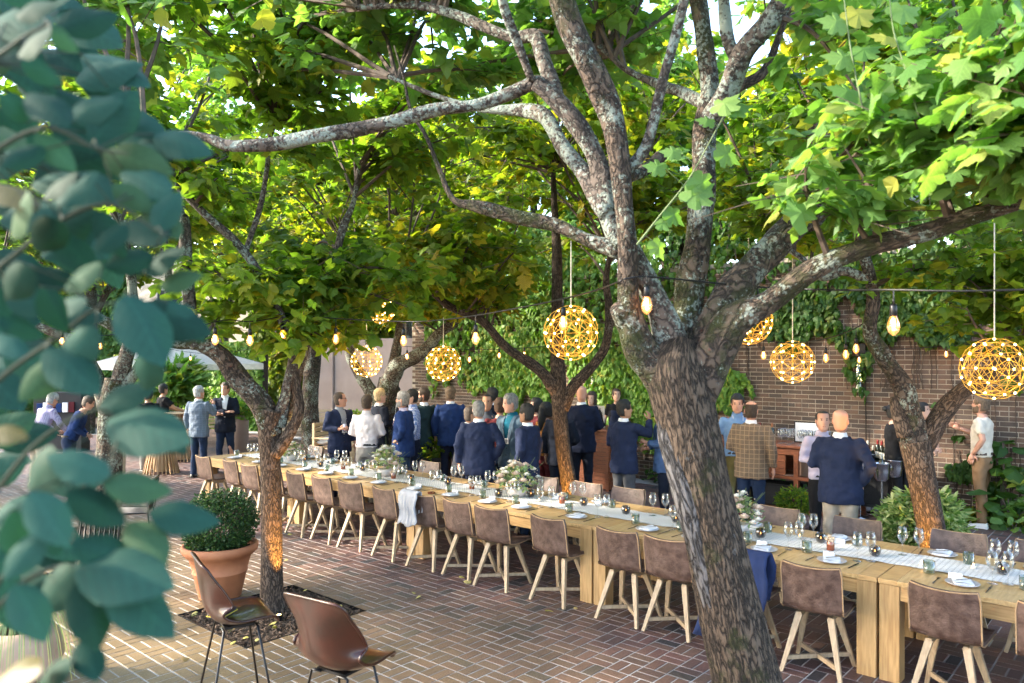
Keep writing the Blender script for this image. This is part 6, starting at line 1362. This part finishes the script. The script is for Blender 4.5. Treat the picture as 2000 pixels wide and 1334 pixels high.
def held(t, label, side, me_name, mesh_parts, lab, cat, off_=(0, 0, 0), rz=0, group=None):
    bpy.context.view_layer.update(); p = t.matrix_world @ (Vector(HAND_POS[label, side]) + Vector(off_)); o = empty(me_name, lab, cat, tuple(p), group=group); o.rotation_euler = (0, 0, rz)
    for n_, m_ in mesh_parts: link(n_, m_, o)
    return o
C_ = {k: cloth(k, v) for k, v in dict(navy=(.010, .015, .036), navy2=(.014, .021, .052), royal=(.013, .034, .120), ink=(.010, .014, .026), charcoal=(.035, .036, .045), slate=(.055, .065, .085), teal=(.018, .040, .048), steelblue=(.10, .15, .20), tealpolo=(.01, .11, .17), maroon=(.085, .014, .018), white=(.66, .60, .62), sky=(.16, .27, .46), lav=(.42, .38, .50), cream=(.66, .58, .47), khaki=(.42, .35, .27), grey=(.24, .22, .20), dgrey=(.075, .075, .08), jeans=(.06, .11, .19), djeans=(.014, .026, .06), brown=(.20, .12, .065), olive=(.13, .10, .035), black=(.010, .010, .012), orange=(.32, .14, .04), lgrey=(.30, .31, .34)).items()}
PL = plaid('brown_plaid', (.125, .085, .055), (.30, .20, .12), 17, .09); TW = plaid('blue_tweed', (.09, .12, .17), (.15, .19, .25), 22, .1); CK = plaid('check_shirt', (.52, .56, .68), (.12, .19, .42), 42, .42); ST = plaid('stripe_shirt', (.50, .46, .62), (.28, .24, .42), 45, .35)
WH = M['white_cloth']
can_g = G(); lathe(can_g, [(.001, -.06), (.026, -.06), (.031, -.054), (.031, .050), (.026, .060), (.001, .058)], 14); can_me = can_g.mesh('can', pmat('blue_can', (.03, .10, .32), (.55, .55, .6), 9, .3, metal=.5), True)
GL = [('glass_body', wg)]
def drink(t, lab, side, txt):
    held(t, lab, side, 'wine_glass', GL, txt, 'wine glass', (0, 0, -.10))
# label texts double as keys
def pp(*a, **k): return person(*a, **k)
l = 'man in glasses and navy blazer holding a blue can'
t = pp(663, 12.6, 1.80, 150, l, 1, 'brown', C_['navy2'], C_['navy'], ('hold', 'down'), hstyle='receding', glasses=True, badge=True, turn=-60, shirt=C_['lgrey'])
held(t, l, 1, 'drink_can', [('can', can_me)], 'blue drinks can in the hand of the man in glasses', 'can', (0, 0, .02))
pp(716, 12.1, 1.77, 20, 'man in white shirt and grey trousers seen from behind', 0, 'brown', C_['white'], C_['grey'], ('front', 'front'), jacket=False, shirt=C_['white'], shoes=M['tan_leather'], width=1.02)
pp(741, 13.4, 1.82, 60, 'fair haired man in glasses and dark blazer behind the white shirt man', 0, 'blond', C_['ink'], C_['ink'], ('hold', 'down'), glasses=True, turn=10)
pp(773, 15.2, 1.80, 195, 'dark haired man in dark grey suit facing the camera by the leaning tree', 2, 'black', C_['charcoal'], C_['charcoal'], ('front', 'down'), beard='black')
l = 'man with grey beard and blue blazer, one hand on his hip, in jeans'
t = pp(788, 12.0, 1.83, -70, l, 1, 'grey', C_['royal'], C_['jeans'], ('down', 'hip'), beard='grey', shirt=C_['lav'], belly=.03, turn=0); 
l2 = 'man in blue checked shirt behind the grey bearded man'
t = pp(806, 13.0, 1.82, -95, l2, 0, 'black', CK, C_['navy'], ('hold', 'down'), jacket=False, shirt=CK, width=1.05); drink(t, l2, 1, 'wine glass held by the man in the checked shirt')
pp(828, 13.4, 1.83, -40, 'bearded man in dark green blazer and jeans with his back half turned', 1, 'brown', C_['teal'], C_['djeans'], ('front', 'down'), beard='brown', turn=-45)
pp(880, 13.3, 1.86, 8, 'tall man in bright blue suit seen from behind before the ivy', 0, 'sandy', C_['royal'], C_['navy'], ('front', 'down'), turn=12, width=1.08)
pp(902, 10.6, 1.70, 75, 'man in dark grey suit leaning forward with a hand on a chair', 2, 'brown', C_['charcoal'], C_['charcoal'], ('table', 'down'), hstyle='receding', lean=10, nod=-4)
pp(935, 10.2, 1.80, 5, 'grey haired man in navy suit with his back squarely to the camera', 0, 'grey', C_['navy2'], C_['navy'], ('pocket', 'down'), hstyle='receding', width=1.08)
pp(952, 11.8, 1.80, 190, 'man in grey shirt looking at the camera between two heads', 2, 'black', C_['slate'], C_['djeans'], ('front', 'front'), jacket=False, shirt=C_['slate'], hstyle='receding')
pp(962, 13.2, 1.84, -60, 'tall black haired man in navy behind the group', 0, 'black', C_['ink'], C_['ink'], ('front', 'down'), hstyle='short', glasses=True)
pp(976, 11.4, 1.76, 10, 'man in maroon sweater seen from behind', 0, 'auburn', C_['maroon'], C_['djeans'], ('front', 'down'), jacket=False)
l = 'man in light grey blazer and teal polo holding a glass'
t = pp(1001, 10.7, 1.86, -145, l, 1, 'grey', C_['steelblue'], C_['dgrey'], ('hold', 'down'), shirt=C_['tealpolo'], badge=True, turn=40, nod=10); drink(t, l, 1, 'wine glass held by the man in the light grey blazer')
pp(1030, 10.0, 1.76, -60, 'dark haired man in navy suit with a hand in his pocket', 3, 'black', C_['navy2'], C_['djeans'], ('down', 'pocket'), width=1.04)
pp(1048, 12.4, 1.70, -110, 'woman with long dark hair and pale top behind the navy suit', 0, 'black', C_['maroon'], C_['maroon'], ('hold', 'down'), hstyle='long', jacket=False, woman=True)
l = 'woman with long black hair and ochre top by the thin tree'
t = pp(1066, 11.6, 1.68, 50, l, 3, 'black', C_['orange'], C_['maroon'], ('hold', 'down'), hstyle='long', jacket=False, woman=True); drink(t, l, 1, 'glass held by the woman in the ochre top')
pp(1094, 11.3, 1.74, 25, 'person in a near black suit standing behind the thin forked trunk', 0, 'black', C_['ink'], C_['ink'], ('front', 'down'))
pp(1136, 12.2, 1.92, 8, 'bald man in dark navy suit at the bar seen from behind', 1, None, C_['navy'], C_['ink'], ('front', 'front'), hstyle='bald', width=1.06)
pp(1156, 13.8, 1.74, 200, 'woman hidden behind the bald man at the bar', 0, 'brown', C_['black'], C_['black'], ('front', 'front'), hstyle='long', jacket=False, woman=True)
pp(1204, 14.9, 1.76, 185, 'bartender in black top and apron behind the bar counter', 0, 'brown', C_['black'], C_['black'], ('down', 'down'), hstyle='bun', jacket=False, woman=True, sleeve='short', apron=C_['navy'], turn=-15)
pp(1218, 10.4, 1.79, 40, 'black haired man in navy blazer and grey trousers raising his fist', 2, 'black', C_['navy2'], C_['dgrey'], ('raise', 'front'), turn=35, width=1.04)
pp(1298, 10.5, 1.80, -90, 'man in mid blue jacket mostly hidden by the massive trunk', 1, 'brown', C_['sky'] if False else cloth('midblue', (.05, .09, .19)), C_['ink'], ('front', 'hold'), turn=0)
l = 'man in light blue polo shirt with a name badge'
t = pp(1440, 10.7, 1.86, 170, l, 1, 'black', C_['sky'], C_['olive'], ('down', 'hold'), jacket=False, shirt=C_['sky'], sleeve='short', badge=True, turn=12, nod=12)
l = 'balding man in brown plaid blazer seen from behind'
pp(1467, 9.9, 1.81, 12, l, 1, 'brown', PL, C_['djeans'], ('down', 'front'), hstyle='fringe', width=1.06)
l = 'man in lavender shirt facing the bald man in navy'
t = pp(1606, 9.1, 1.74, 150, l, 1, 'black', C_['lav'], C_['black'], ('hold', 'down'), jacket=False, shirt=C_['lav'], turn=20, hstyle='receding', apron=None); drink(t, l, 1, 'glass held by the man in the lavender shirt')
pp(1641, 8.2, 1.82, 12, 'bald man in navy blazer and khaki trousers seen from behind', 1, None, C_['navy2'], C_['khaki'], ('pocket', 'hold'), hstyle='bald', width=1.10, stance=1.0, shoes=M['tan_leather'])
pp(1746, 11.0, 1.70, 70, 'woman in black t-shirt with her hair in a bun by the forked tree', 0, 'black', C_['black'], C_['black'], ('table', 'down'), hstyle='bun', jacket=False, sleeve='short', woman=True, nod=-8)
pp(1800, 11.0, 1.73, 140, 'woman with dark hair looking past the forked tree', 0, 'black', C_['black'], C_['black'], ('front', 'front'), hstyle='bun', jacket=False, sleeve='short', woman=True, turn=-30)
pp(1918, 10.7, 1.84, -75, 'man in cream t-shirt and brown trousers with white trainers', 1, 'sandy', C_['cream'], C_['brown'], ('point', 'pocket'), jacket=False, sleeve='short', shoes=WH, beard='sandy', stance=.8, seed=29, width=1.05)
# far left
pp(289, 15.7, 1.72, -20, 'man in black jacket and beige trousers seen from behind', 2, 'black', C_['black'], C_['grey'], ('front', 'down'), jacket=False, turn=-25)
pp(318, 17.4, 1.76, 70, 'bartender in black t-shirt reaching over the slatted table', 2, 'black', C_['black'], C_['black'], ('reach', 'reach'), jacket=False, sleeve='short', turn=-10)
l = 'grey haired man in blue tweed blazer at the far end of the table'
t = pp(388, 15.0, 1.80, 35, l, 1, 'white', TW, C_['djeans'], ('high', 'down'), turn=25)
pp(440, 15.8, 1.84, 185, 'man in navy suit and white shirt with his arms crossed', 1, 'brown', C_['ink'], C_['djeans'], ('cross', 'cross2'), turn=20, stance=1.2)
pp(72, 14.0, 1.76, 60, 'grey haired man in lavender striped shirt leaning forward', 1, 'white', ST, C_['khaki'], ('reach', 'reach'), jacket=False, shirt=ST, lean=22)
pp(135, 13.6, 1.74, 100, 'man in bright navy sweater leaning forward behind the leaves', 1, 'brown', C_['royal'], C_['djeans'], ('front', 'front'), jacket=False, lean=24)
pp(228, 12.6, 1.78, 120, 'man in khaki trousers behind the mossy tree', 1, 'grey', C_['white'], C_['khaki'], ('down', 'front'), jacket=False, shirt=C_['white'])
t = empty('bookcase', 'dark wood cabinet of coloured boxes far behind the blurred leaves', 'cabinet', (*W(112, 19), 0), rz=fy); g = G(); bbox(g, -0.6, 0.6, 0, 0.4, 0, 1.5); g.build('carcass', M['dark'], t)
for k in range(6): g = G(); bbox(g, -0.5 + 0.16 * k, -0.36 + 0.16 * k, -0.04, 0.0, 1.0, 1.0 + 0.22 + 0.02 * (k % 3)); g.build('box', [C_['royal'], WH, C_['maroon']][k % 3], t)
# ------------------------------------------------------------------ globe pendants
def ico2():
    p = (1 + 5 ** 0.5) / 2; v = [Vector(a).normalized() for a in [(-1, p, 0), (1, p, 0), (-1, -p, 0), (1, -p, 0), (0, -1, p), (0, 1, p), (0, -1, -p), (0, 1, -p), (p, 0, -1), (p, 0, 1), (-p, 0, -1), (-p, 0, 1)]]
    f = [(0, 11, 5), (0, 5, 1), (0, 1, 7), (0, 7, 10), (0, 10, 11), (1, 5, 9), (5, 11, 4), (11, 10, 2), (10, 7, 6), (7, 1, 8), (3, 9, 4), (3, 4, 2), (3, 2, 6), (3, 6, 8), (3, 8, 9), (4, 9, 5), (2, 4, 11), (6, 2, 10), (8, 6, 7), (9, 8, 1)]
    mid = {}; E = set()
    def md(a, b):
        k = (min(a, b), max(a, b))
        if k not in mid: v.append(((v[a] + v[b]) / 2).normalized()); mid[k] = len(v) - 1
        return mid[k]
    for a, b, c in f:
        x, y, z = md(a, b), md(b, c), md(c, a)
        for q, w_ in ((a, x), (x, b), (b, y), (y, c), (c, z), (z, a), (x, y), (y, z), (z, x)): E.add((min(q, w_), max(q, w_)))
    return v, E
IV, IE = ico2()
GR = 0.27
g = G()
for a, b in IE:
    m_ = ((IV[a] + IV[b]) / 2).normalized(); tube(g, [IV[a] * GR, m_ * GR, IV[b] * GR], 0.0028, 4, caps=False)
for a, b in IE:
    q_ = Matrix.Rotation(0.6, 3, 'Z') @ Matrix.Rotation(0.5, 3, 'X'); tube(g, [q_ @ IV[a] * GR * 0.86, q_ @ IV[b] * GR * 0.86], 0.0017, 3, caps=False)
globe_me = g.mesh('wire_sphere', M['gold'], True)
g = G(); ball(g, (0, 0, 0), 0.010, 7, 5); led_me = g.mesh('led', M['led'])
def globe(px, py, d, top, lab, rz, power=2.2):
    p = P(px, py, d); t = empty('globe_pendant', lab, 'pendant lamp', tuple(p), group='gold wire globe pendants'); t.rotation_euler = (0.2, 0.1, rz)
    link('wire_sphere', globe_me, t)
    for i, v in enumerate(IV):
        if i % 6 != 5: link('light', led_me, t, tuple(v * GR * 0.965))
    g = G(); zt = (CZ - (top - HOR) / FPX * d) - p.z; tube(g, [(0, 0, GR), (0.0, 0, zt)], 0.006, 5); c_ = g.build('cord', M['wax'], t); c_.rotation_euler = (0, 0, 0)
    t.rotation_euler = (0, 0, rz)
    ld = bpy.data.lights.new('globe_light', 'POINT'); ld.energy = power; ld.color = (1.0, 0.62, 0.25); ld.shadow_soft_size = 0.2; lo = bpy.data.objects.new('globe_light', ld); COL.objects.link(lo); lo.parent = t
globe(1115, 650, 7.4, 470, 'gold wire globe lamp hanging in front of the thin forked tree', 0.3); globe(1548, 707, 9.6, 440, 'gold wire globe lamp hanging over the wine sideboard', 0.9)
globe(1462, 627, 8.6, 460, 'gold wire globe lamp half hidden behind the thick right limb', 1.7); globe(1942, 720, 6.65, 400, 'large gold wire globe lamp at the far right above the man in cream', 2.3)
globe(866, 710, 11.5, 520, 'gold wire globe lamp over the man in the royal blue suit', 2.9); globe(716, 706, 13.0, 560, 'faint gold wire globe lamp behind the leaves above the white shirt man', 0.1)
globe(742, 600, 12.5, 520, 'faint gold wire globe lamp high among the leaves of the middle trees', 1.1)
# ------------------------------------------------------------------ string lights
g = G(); lathe(g, [(0.001, 0.0), (0.012, 0.0), (0.017, -0.012), (0.018, -0.055), (0.014, -0.06), (0.001, -0.06)], 10); g.add([], []); tube(g, [(0, 0, 0), (0, 0, 0.03)], 0.005, 5); sock_me = g.mesh('socket', M['black_metal'], True)
g = G(); lathe(g, [(0.013, -0.058), (0.020, -0.072), (0.029, -0.098), (0.030, -0.115), (0.024, -0.137), (0.010, -0.152), (0.001, -0.156)], 12); bulb_me = g.mesh('glass', M['bulbglass'], True)
g = G(); 
for s in (-1, 1): tube(g, [(s * 0.004, 0, -0.07), (s * 0.008, 0, -0.10), (s * 0.004, 0, -0.13)], 0.0055, 5)
tube(g, [(-0.004, 0, -0.13), (0.004, 0, -0.13)], 0.002, 4); fil_me = g.mesh('filament', M['filament'], True)
def string(name, lab, pts, bulbs, sc=1.0):
    """pts and bulbs rows: photo x, y, depth"""
    w_ = [P(*p) for p in pts]; t = empty(name, lab, 'string lights', tuple(w_[0])); s = spline([tuple(p - w_[0]) for p in w_], 8)
    g = G(); tube(g, s, 0.0055, 5); g.build('cable', M['black_metal'], t, smooth=True)
    for px, py, d in bulbs:
        p = P(px, py, d) - w_[0]; k = int(np.argmin(np.linalg.norm(s[:, :2] - np.array(p)[:2], axis=1))); q = s[k]
        g = G(); tube(g, [(0, 0, 0), (0, 0, 0.001 + max(0.01, q[2] - p.z))], 0.004, 5)
        b = link('bulb', sock_me, t, (p.x, p.y, p.z)); b.scale = (sc,) * 3
        link('drop', g.mesh('drop', M['black_metal']), b); link('glass', bulb_me, b); link('filament', fil_me, b)
string('string_lights', 'black cable of warm bulbs in front of the massive tree running to the right edge', [(1218, 545, 4.1), (1258, 540, 4.1), (1330, 546, 4.2), (1478, 560, 4.4), (1620, 566, 4.1), (1745, 566, 3.75), (1880, 568, 3.5), (2060, 564, 3.3)], [(1263, 558, 4.1), (1480, 578, 4.4), (1745, 594, 3.75)])
string('string_lights', 'black cable of warm bulbs from the massive tree to the slender tree', [(1214, 548, 4.1), (1160, 568, 4.6), (1098, 584, 5.1), (1020, 600, 5.5), (930, 616, 5.9), (860, 625, 6.3), (790, 628, 6.7), (655, 622, 7.0), (550, 612, 7.1)], [(1100, 600, 5.1), (929, 634, 5.9), (788, 642, 6.7), (656, 640, 7.0)])
string('string_lights', 'short run of warm bulbs at the slender tree among low leaves', [(380, 640, 6.6), (440, 625, 6.7), (490, 628, 6.8), (552, 618, 7.0)], [(488, 642, 6.8), (552, 632, 7.0), (420, 640, 6.7)])
string('string_lights', 'sagging rope of warm bulbs beside the wine sideboard globe', [(1262, 560, 5.0), (1294, 590, 5.6), (1370, 606, 6.6), (1430, 640, 8.2), (1490, 664, 8.6), (1550, 670, 8.6), (1610, 662, 8.0), (1662, 645, 7.4), (1692, 628, 7.2)], [(1294, 612, 5.6), (1437, 656, 8.2), (1491, 676, 8.6), (1613, 680, 8.0), (1652, 672, 7.6), (1672, 660, 7.4)])
string('string_lights', 'far cable of small bulbs along the top of the ivy behind the guests', [(780, 676, 12.5), (900, 682, 12.5), (1000, 681, 12.6), (1100, 672, 12.6), (1180, 660, 12.6)], [(852, 690, 12.5), (917, 690, 12.5), (975, 682, 12.6), (1024, 680, 12.6), (795, 684, 12.5)])
string('string_lights', 'cable of bulbs on the left between the mossy tree and the parasol', [(60, 640, 9.0), (120, 644, 9.5), (195, 655, 10.0), (245, 650, 10.5), (330, 645, 12.0)], [(121, 650, 9.5), (195, 660, 10.0), (243, 657, 10.5)])
string('string_lights', 'far thin cable of bulbs against the white parasol', [(300, 676, 18.6), (370, 688, 18.6), (430, 690, 18.4), (520, 676, 18.0)], [(320, 684, 18.6), (372, 692, 18.6)])
string('string_lights', 'single small bulbs on a wire by the wall on the right', [(1640, 690, 11.8), (1720, 684, 11.7), (1850, 676, 11.2), (1960, 668, 10.8)], [(1678, 690, 11.8), (1848, 678, 11.2)])
# wall lights
for px, py, lab in ((1681, 735, 'glass tube wall light filled with tiny gold lights above the wine bar'), (1164, 727, 'pale glass tube wall light on the bricks behind the bald man')):
    Y, Z = wall_pt(px, py); t = empty('wall_light', lab, 'wall light', (WX - 0.09, Y, Z)); g = G(); lathe(g, [(0.05, -0.22), (0.05, 0.22), (0.046, 0.22), (0.046, -0.22)], 14, cap0=False); g.build('glass_tube', M['greenglass'], t, smooth=True)
    g = G(); lathe(g, [(0.001, -0.24), (0.052, -0.24), (0.052, -0.221)], 12); lathe(g, [(0.001, -0.22), (0.03, -0.22), (0.03, -0.12), (0.001, -0.12)], 10); g.build('candle', M['wax'], t); g = G(); box(g, 0.045, 0.088, -0.02, 0.02, -0.25, 0.24); g.build('bracket', M['black_metal'], t)
    if px > 1500:
        g = G()
        for k in range(26): ball(g, (rnd.uniform(-.035, .035), rnd.uniform(-.035, .035), rnd.uniform(-0.1, 0.2)), 0.005, 4, 3)
        g.build('fairy_lights', M['led'], t)
Y, Z = wall_pt(1692, 690); g = G(); tube(g, [(WX - 0.03, Y, 2.6), (WX - 0.03, Y, 1.6), (WX - 0.03, Y - 0.01, 0.4)], 0.008, 5); tag(g.build('wall_cable', M['black_metal']), 'thin black cable hanging down the brick wall beside the glass tube light', 'cable')
t = empty('wall_speaker', 'small dark box fixed on the wall above the glass tube light', 'fixture', (WX - 0.08, wallY(1686), 2.52)); g = G(); bbox(g, -0.06, 0.07, -0.08, 0.08, -0.08, 0.08, 0.01); g.build('housing', M['black_metal'], t); g = G(); tube(g, [(0.06, 0, -0.06), (0.078, 0, -0.14)], 0.012, 6); g.build('bracket', M['black_metal'], t)
# uplights at three trunks
for (px, d, trunkx, lab) in ((545, 6.9, None, 'small black uplight shining on the slender trunk'), (1103, 9.9, None, 'small black uplight shining on the thin forked trunk'), (1822, 7.05, None, 'small black uplight shining on the forked trunk behind the table')):
    x, y = W(px, d); t = empty('uplight', lab, 'uplight', (x, y, 0), group='uplights at the tree trunks')
    g = G(); lathe(g, [(0.03, 0.0), (0.035, 0.05), (0.032, 0.055), (0.001, 0.04)], 12, cap0=True); g.build('housing', M['black_metal'], t)
    g = G(); lathe(g, [(0.001, 0.045), (0.028, 0.05)], 12); g.build('lens', M['led'], t)
    ld = bpy.data.lights.new('uplight_lamp', 'SPOT'); ld.energy = 60; ld.color = (1.0, 0.48, 0.10); ld.spot_size = rad(40); ld.spot_blend = 0.6; ld.shadow_soft_size = 0.02
    lo = bpy.data.objects.new('uplight_lamp', ld); COL.objects.link(lo); lo.parent = t; lo.location = (0, 0, 0.08); v = Vector((FX, FY, 0)) * 0.42 + Vector((0, 0, 1)); lo.rotation_euler = (-v).to_track_quat('Z', 'Y').to_euler()
# ------------------------------------------------------------------ near shrub, out of focus
lv = []   # photo x, y of the leaf base and tip, depth
for r in [(200, 760, 330, 1075), (40, 620, 235, 700)]: pass
HAND = [(210, 170, 275, 230, 1.25), (250, 235, 330, 262, 1.3), (300, 262, 410, 290, 1.3), (240, 330, 330, 372, 1.25), (290, 395, 350, 455, 1.25), (330, 590, 405, 665, 1.15), (300, 690, 270, 770, 1.1), (300, 830, 365, 880, 1.1), (250, 600, 410, 640, 1.15), (245, 575, 320, 700, 1.1), (170, 590, 90, 600, 1.1), (280, 530, 350, 480, 1.2), (300, 500, 200, 520, 1.2), (200, 520, 110, 560, 1.15), (190, 640, 110, 730, 1.1), (130, 700, 30, 780, 1.1), (90, 680, 190, 760, 1.1),
        (190, 800, 300, 740, 1.2), (210, 820, 360, 850, 1.1), (215, 930, 90, 880, 1.0), (200, 945, 340, 950, 1.0), (120, 890, 30, 960, 1.0), (130, 960, 250, 1020, 1.0),
        (290, 1000, 430, 1010, 1.05), (250, 1020, 320, 1095, 1.05), (140, 1060, 290, 1100, 1.0), (150, 1100, 330, 1130, 1.0), (210, 1130, 345, 1235, 1.0), (150, 1110, 60, 1200, 1.0), (160, 1130, 190, 1270, 1.0), (90, 1040, 0, 1130, 0.95), (160, 1250, 190, 1320, 1.05), (140, 1300, 60, 1334, 1.0),
        (330, 470, 230, 420, 1.2), (300, 450, 350, 370, 1.2), (250, 440, 180, 490, 1.15), (190, 410, 250, 500, 1.15), (120, 430, 60, 500, 1.1), (110, 400, 180, 330, 1.1), (220, 360, 300, 410, 1.2), (150, 340, 70, 380, 1.1), (60, 380, 0, 460, 1.05), (180, 280, 270, 170, 1.2),
        (130, 230, 230, 190, 1.2), (200, 300, 330, 330, 1.25), (250, 290, 370, 280, 1.3), (90, 290, 0, 320, 1.1), (70, 260, 150, 330, 1.1), (60, 180, 130, 230, 1.1), (40, 120, 130, 160, 1.1), (100, 60, 20, 100, 1.05), (90, 50, 160, 100, 1.1), (30, 30, 100, 0, 1.1), (50, 240, 0, 180, 1.1), (60, 520, 0, 590, 1.05), (80, 560, 140, 650, 1.05), (40, 700, 0, 640, 1.0), (60, 960, 130, 1060, 0.95), (20, 1000, 70, 1100, 0.95), (30, 1140, 90, 1250, 0.95), (270, 380, 350, 440, 1.25), (310, 560, 390, 530, 1.2)]
R_ = random.Random(21)
for k in range(95):
    y = R_.uniform(-20, 1150); xm = 150 + 60 * math.sin(y / 190.0); x = R_.uniform(-80, xm); a = R_.uniform(-0.6, 1.2); l = R_.uniform(90, 140)
    if 0 < x < 260 and 690 < y < 930: continue
    HAND.append((x, y, x + l * math.cos(a), y + l * math.sin(a), R_.uniform(1.2, 1.9)))
rt = P(-120, 700, 1.2); sh = empty('leafy_shrub', 'blurred blue green leafy branches close to the camera at the left edge', 'shrub', (rt.x, rt.y, 0)); B = Vector((rt.x, rt.y, 0))
me = npmesh('leaf', L_BROAD[0], L_BROAD[1], M['shrubleaf']); me_y = npmesh('leaf', L_BROAD[0], L_BROAD[1], M['agedleaf'])
for me_ in (me, me_y): me_.shade_smooth()
cam_v = Vector((0, 0, CZ))
def big_leaf(x0, y0, x1, y1, d, mesh, tilt=None):
    a = P(x0, y0, d); b = P(x1, y1, d + R_.uniform(-0.05, 0.05)); ydir = (b - a); ln = ydir.length; ydir.normalize()
    tocam = (cam_v - a).normalized(); n = (tocam * 1.0 + Vector((0, 0, 1)) * R_.uniform(0.25, 0.9) + Vector((R_.uniform(-.25, .25), R_.uniform(-.25, .25), 0))).normalized()
    xd = ydir.cross(n).normalized(); n = xd.cross(ydir)
    o = bpy.data.objects.new('leaf', mesh); COL.objects.link(o); o.parent = sh
    m4 = Matrix((xd * ln * 0.86, ydir * ln * 1.0, n * ln)).transposed().to_4x4(); m4.translation = a - B; o.matrix_local = m4; return a
bases = []
for i, h in enumerate(HAND): bases.append(big_leaf(*h, me))
big_leaf(-20, 355, 68, 392, 1.1, me_y); big_leaf(-20, 840, 50, 850, 0.95, me_y); big_leaf(-10, 1330, 60, 1300, 1.0, me_y)
g = G(); stems = [[(-160, 1500), (-40, 1200), (60, 1060), (150, 960), (200, 930)], [(-160, 1200), (0, 950), (90, 850), (190, 800), (240, 830)], [(-160, 900), (0, 740), (110, 660), (190, 600), (250, 590)], [(-160, 640), (0, 520), (120, 430), (220, 400), (320, 460)], [(-160, 400), (-20, 300), (90, 250), (190, 290), (250, 300)], [(-160, 200), (-20, 120), (50, 70), (90, 50)], [(-160, 1400), (0, 1180), (100, 1110), (170, 1110), (210, 1130)]]
tr = spline([(B.x, B.y, 0.0), (B.x - 0.03, B.y, 1.2), (B.x, B.y + 0.03, 2.2), (B.x + 0.02, B.y, 3.3)], 8); tube(g, tr - np.array([B.x, B.y, 0]), np.linspace(0.03, 0.012, len(tr)), 8); g.build('trunk', M['twig'], sh, smooth=True)
g = G()
for s in stems:
    w_ = [P(px, py, 1.15) for px, py in s]; z0 = max(0.4, w_[0].z - 0.3); w_ = [Vector((B.x, B.y, z0))] + w_; q = spline([tuple(p - B) for p in w_], 5); tube(g, q, np.linspace(0.006, 0.0018, len(q)), 6)
ST = np.array([tuple(P(px, py, 1.15)) for s in stems for px, py in s])
for a in bases:
    k = int(np.argmin(np.linalg.norm(ST - np.array(a), axis=1))); b = Vector(ST[k]); tube(g, [b - B, (a + b) / 2 - B + Vector((0, 0, 0.01)), a - B], 0.0014, 4)
g.build('twigs', M['darkstem'], sh)
# a fresh sprig in front of the massive tree
def sprig(lab, stem, leaves, d, mat):
    w_ = [P(px, py, d) for px, py in stem]; t = empty('sprig', lab, 'shoot', tuple(w_[0])); g = G(); q = spline([tuple(p - w_[0]) for p in w_], 6); tube(g, q, np.linspace(0.006, 0.002, len(q)), 5)
    me = npmesh('leaf', L_LOBE[0], L_LOBE[1], mat)
    for x0, y0, x1, y1 in leaves:
        a = P(x0, y0, d); b = P(x1, y1, d); yd = b - a; ln = yd.length; yd.normalize(); n = ((cam_v - a).normalized() * 0.8 + Vector((0, 0, 1)) * R_.uniform(0.5, 1.1)).normalized(); xd = yd.cross(n).normalized(); n = xd.cross(yd)
        o = bpy.data.objects.new('leaf', me); COL.objects.link(o); o.parent = t; m4 = Matrix((xd * ln, yd * ln, n * ln)).transposed().to_4x4(); m4.translation = a - w_[0]; o.matrix_local = m4
        k = int(np.argmin([(np.array(a - w_[0]) - np.array(p)) @ (np.array(a - w_[0]) - np.array(p)) for p in q])); tube(g, [tuple(q[k]), tuple(a - w_[0])], 0.0018, 4)
    g.build('stem', M['stem'], t)
sprig('pale young shoot with lobed leaves crossing in front of the mossy limb', [(1244, 478), (1290, 420), (1345, 350), (1390, 270), (1425, 205)], [(1352, 345, 1398, 380), (1300, 330, 1258, 318), (1360, 365, 1390, 392), (1400, 290, 1450, 316), (1340, 395, 1392, 352), (1395, 240, 1360, 228), (1420, 215, 1470, 200), (1280, 440, 1318, 430), (1300, 410, 1340, 436), (1275, 470, 1300, 505), (1330, 300, 1290, 290), (1400, 220, 1440, 176)], 3.9, M['leaf_p'])
sprig('upright pale shoot rising on the right in front of the tree crowns', [(1700, 280), (1680, 190), (1662, 100), (1650, 10), (1645, -40)], [(1676, 190, 1620, 160), (1684, 210, 1730, 180), (1668, 120, 1610, 100), (1666, 110, 1720, 80), (1655, 50, 1600, 30), (1655, 40, 1710, 10), (1690, 250, 1640, 240), (1700, 270, 1760, 250)], 3.6, M['leaf_p'])
sprig('second upright pale shoot near the right edge', [(1800, 250), (1770, 140), (1745, 60), (1735, -30)], [(1775, 160, 1830, 130), (1770, 140, 1720, 120), (1755, 90, 1810, 60), (1750, 80, 1700, 60), (1790, 210, 1850, 200), (1790, 220, 1740, 210), (1742, 30, 1800, 5)], 3.4, M['leaf_p'])
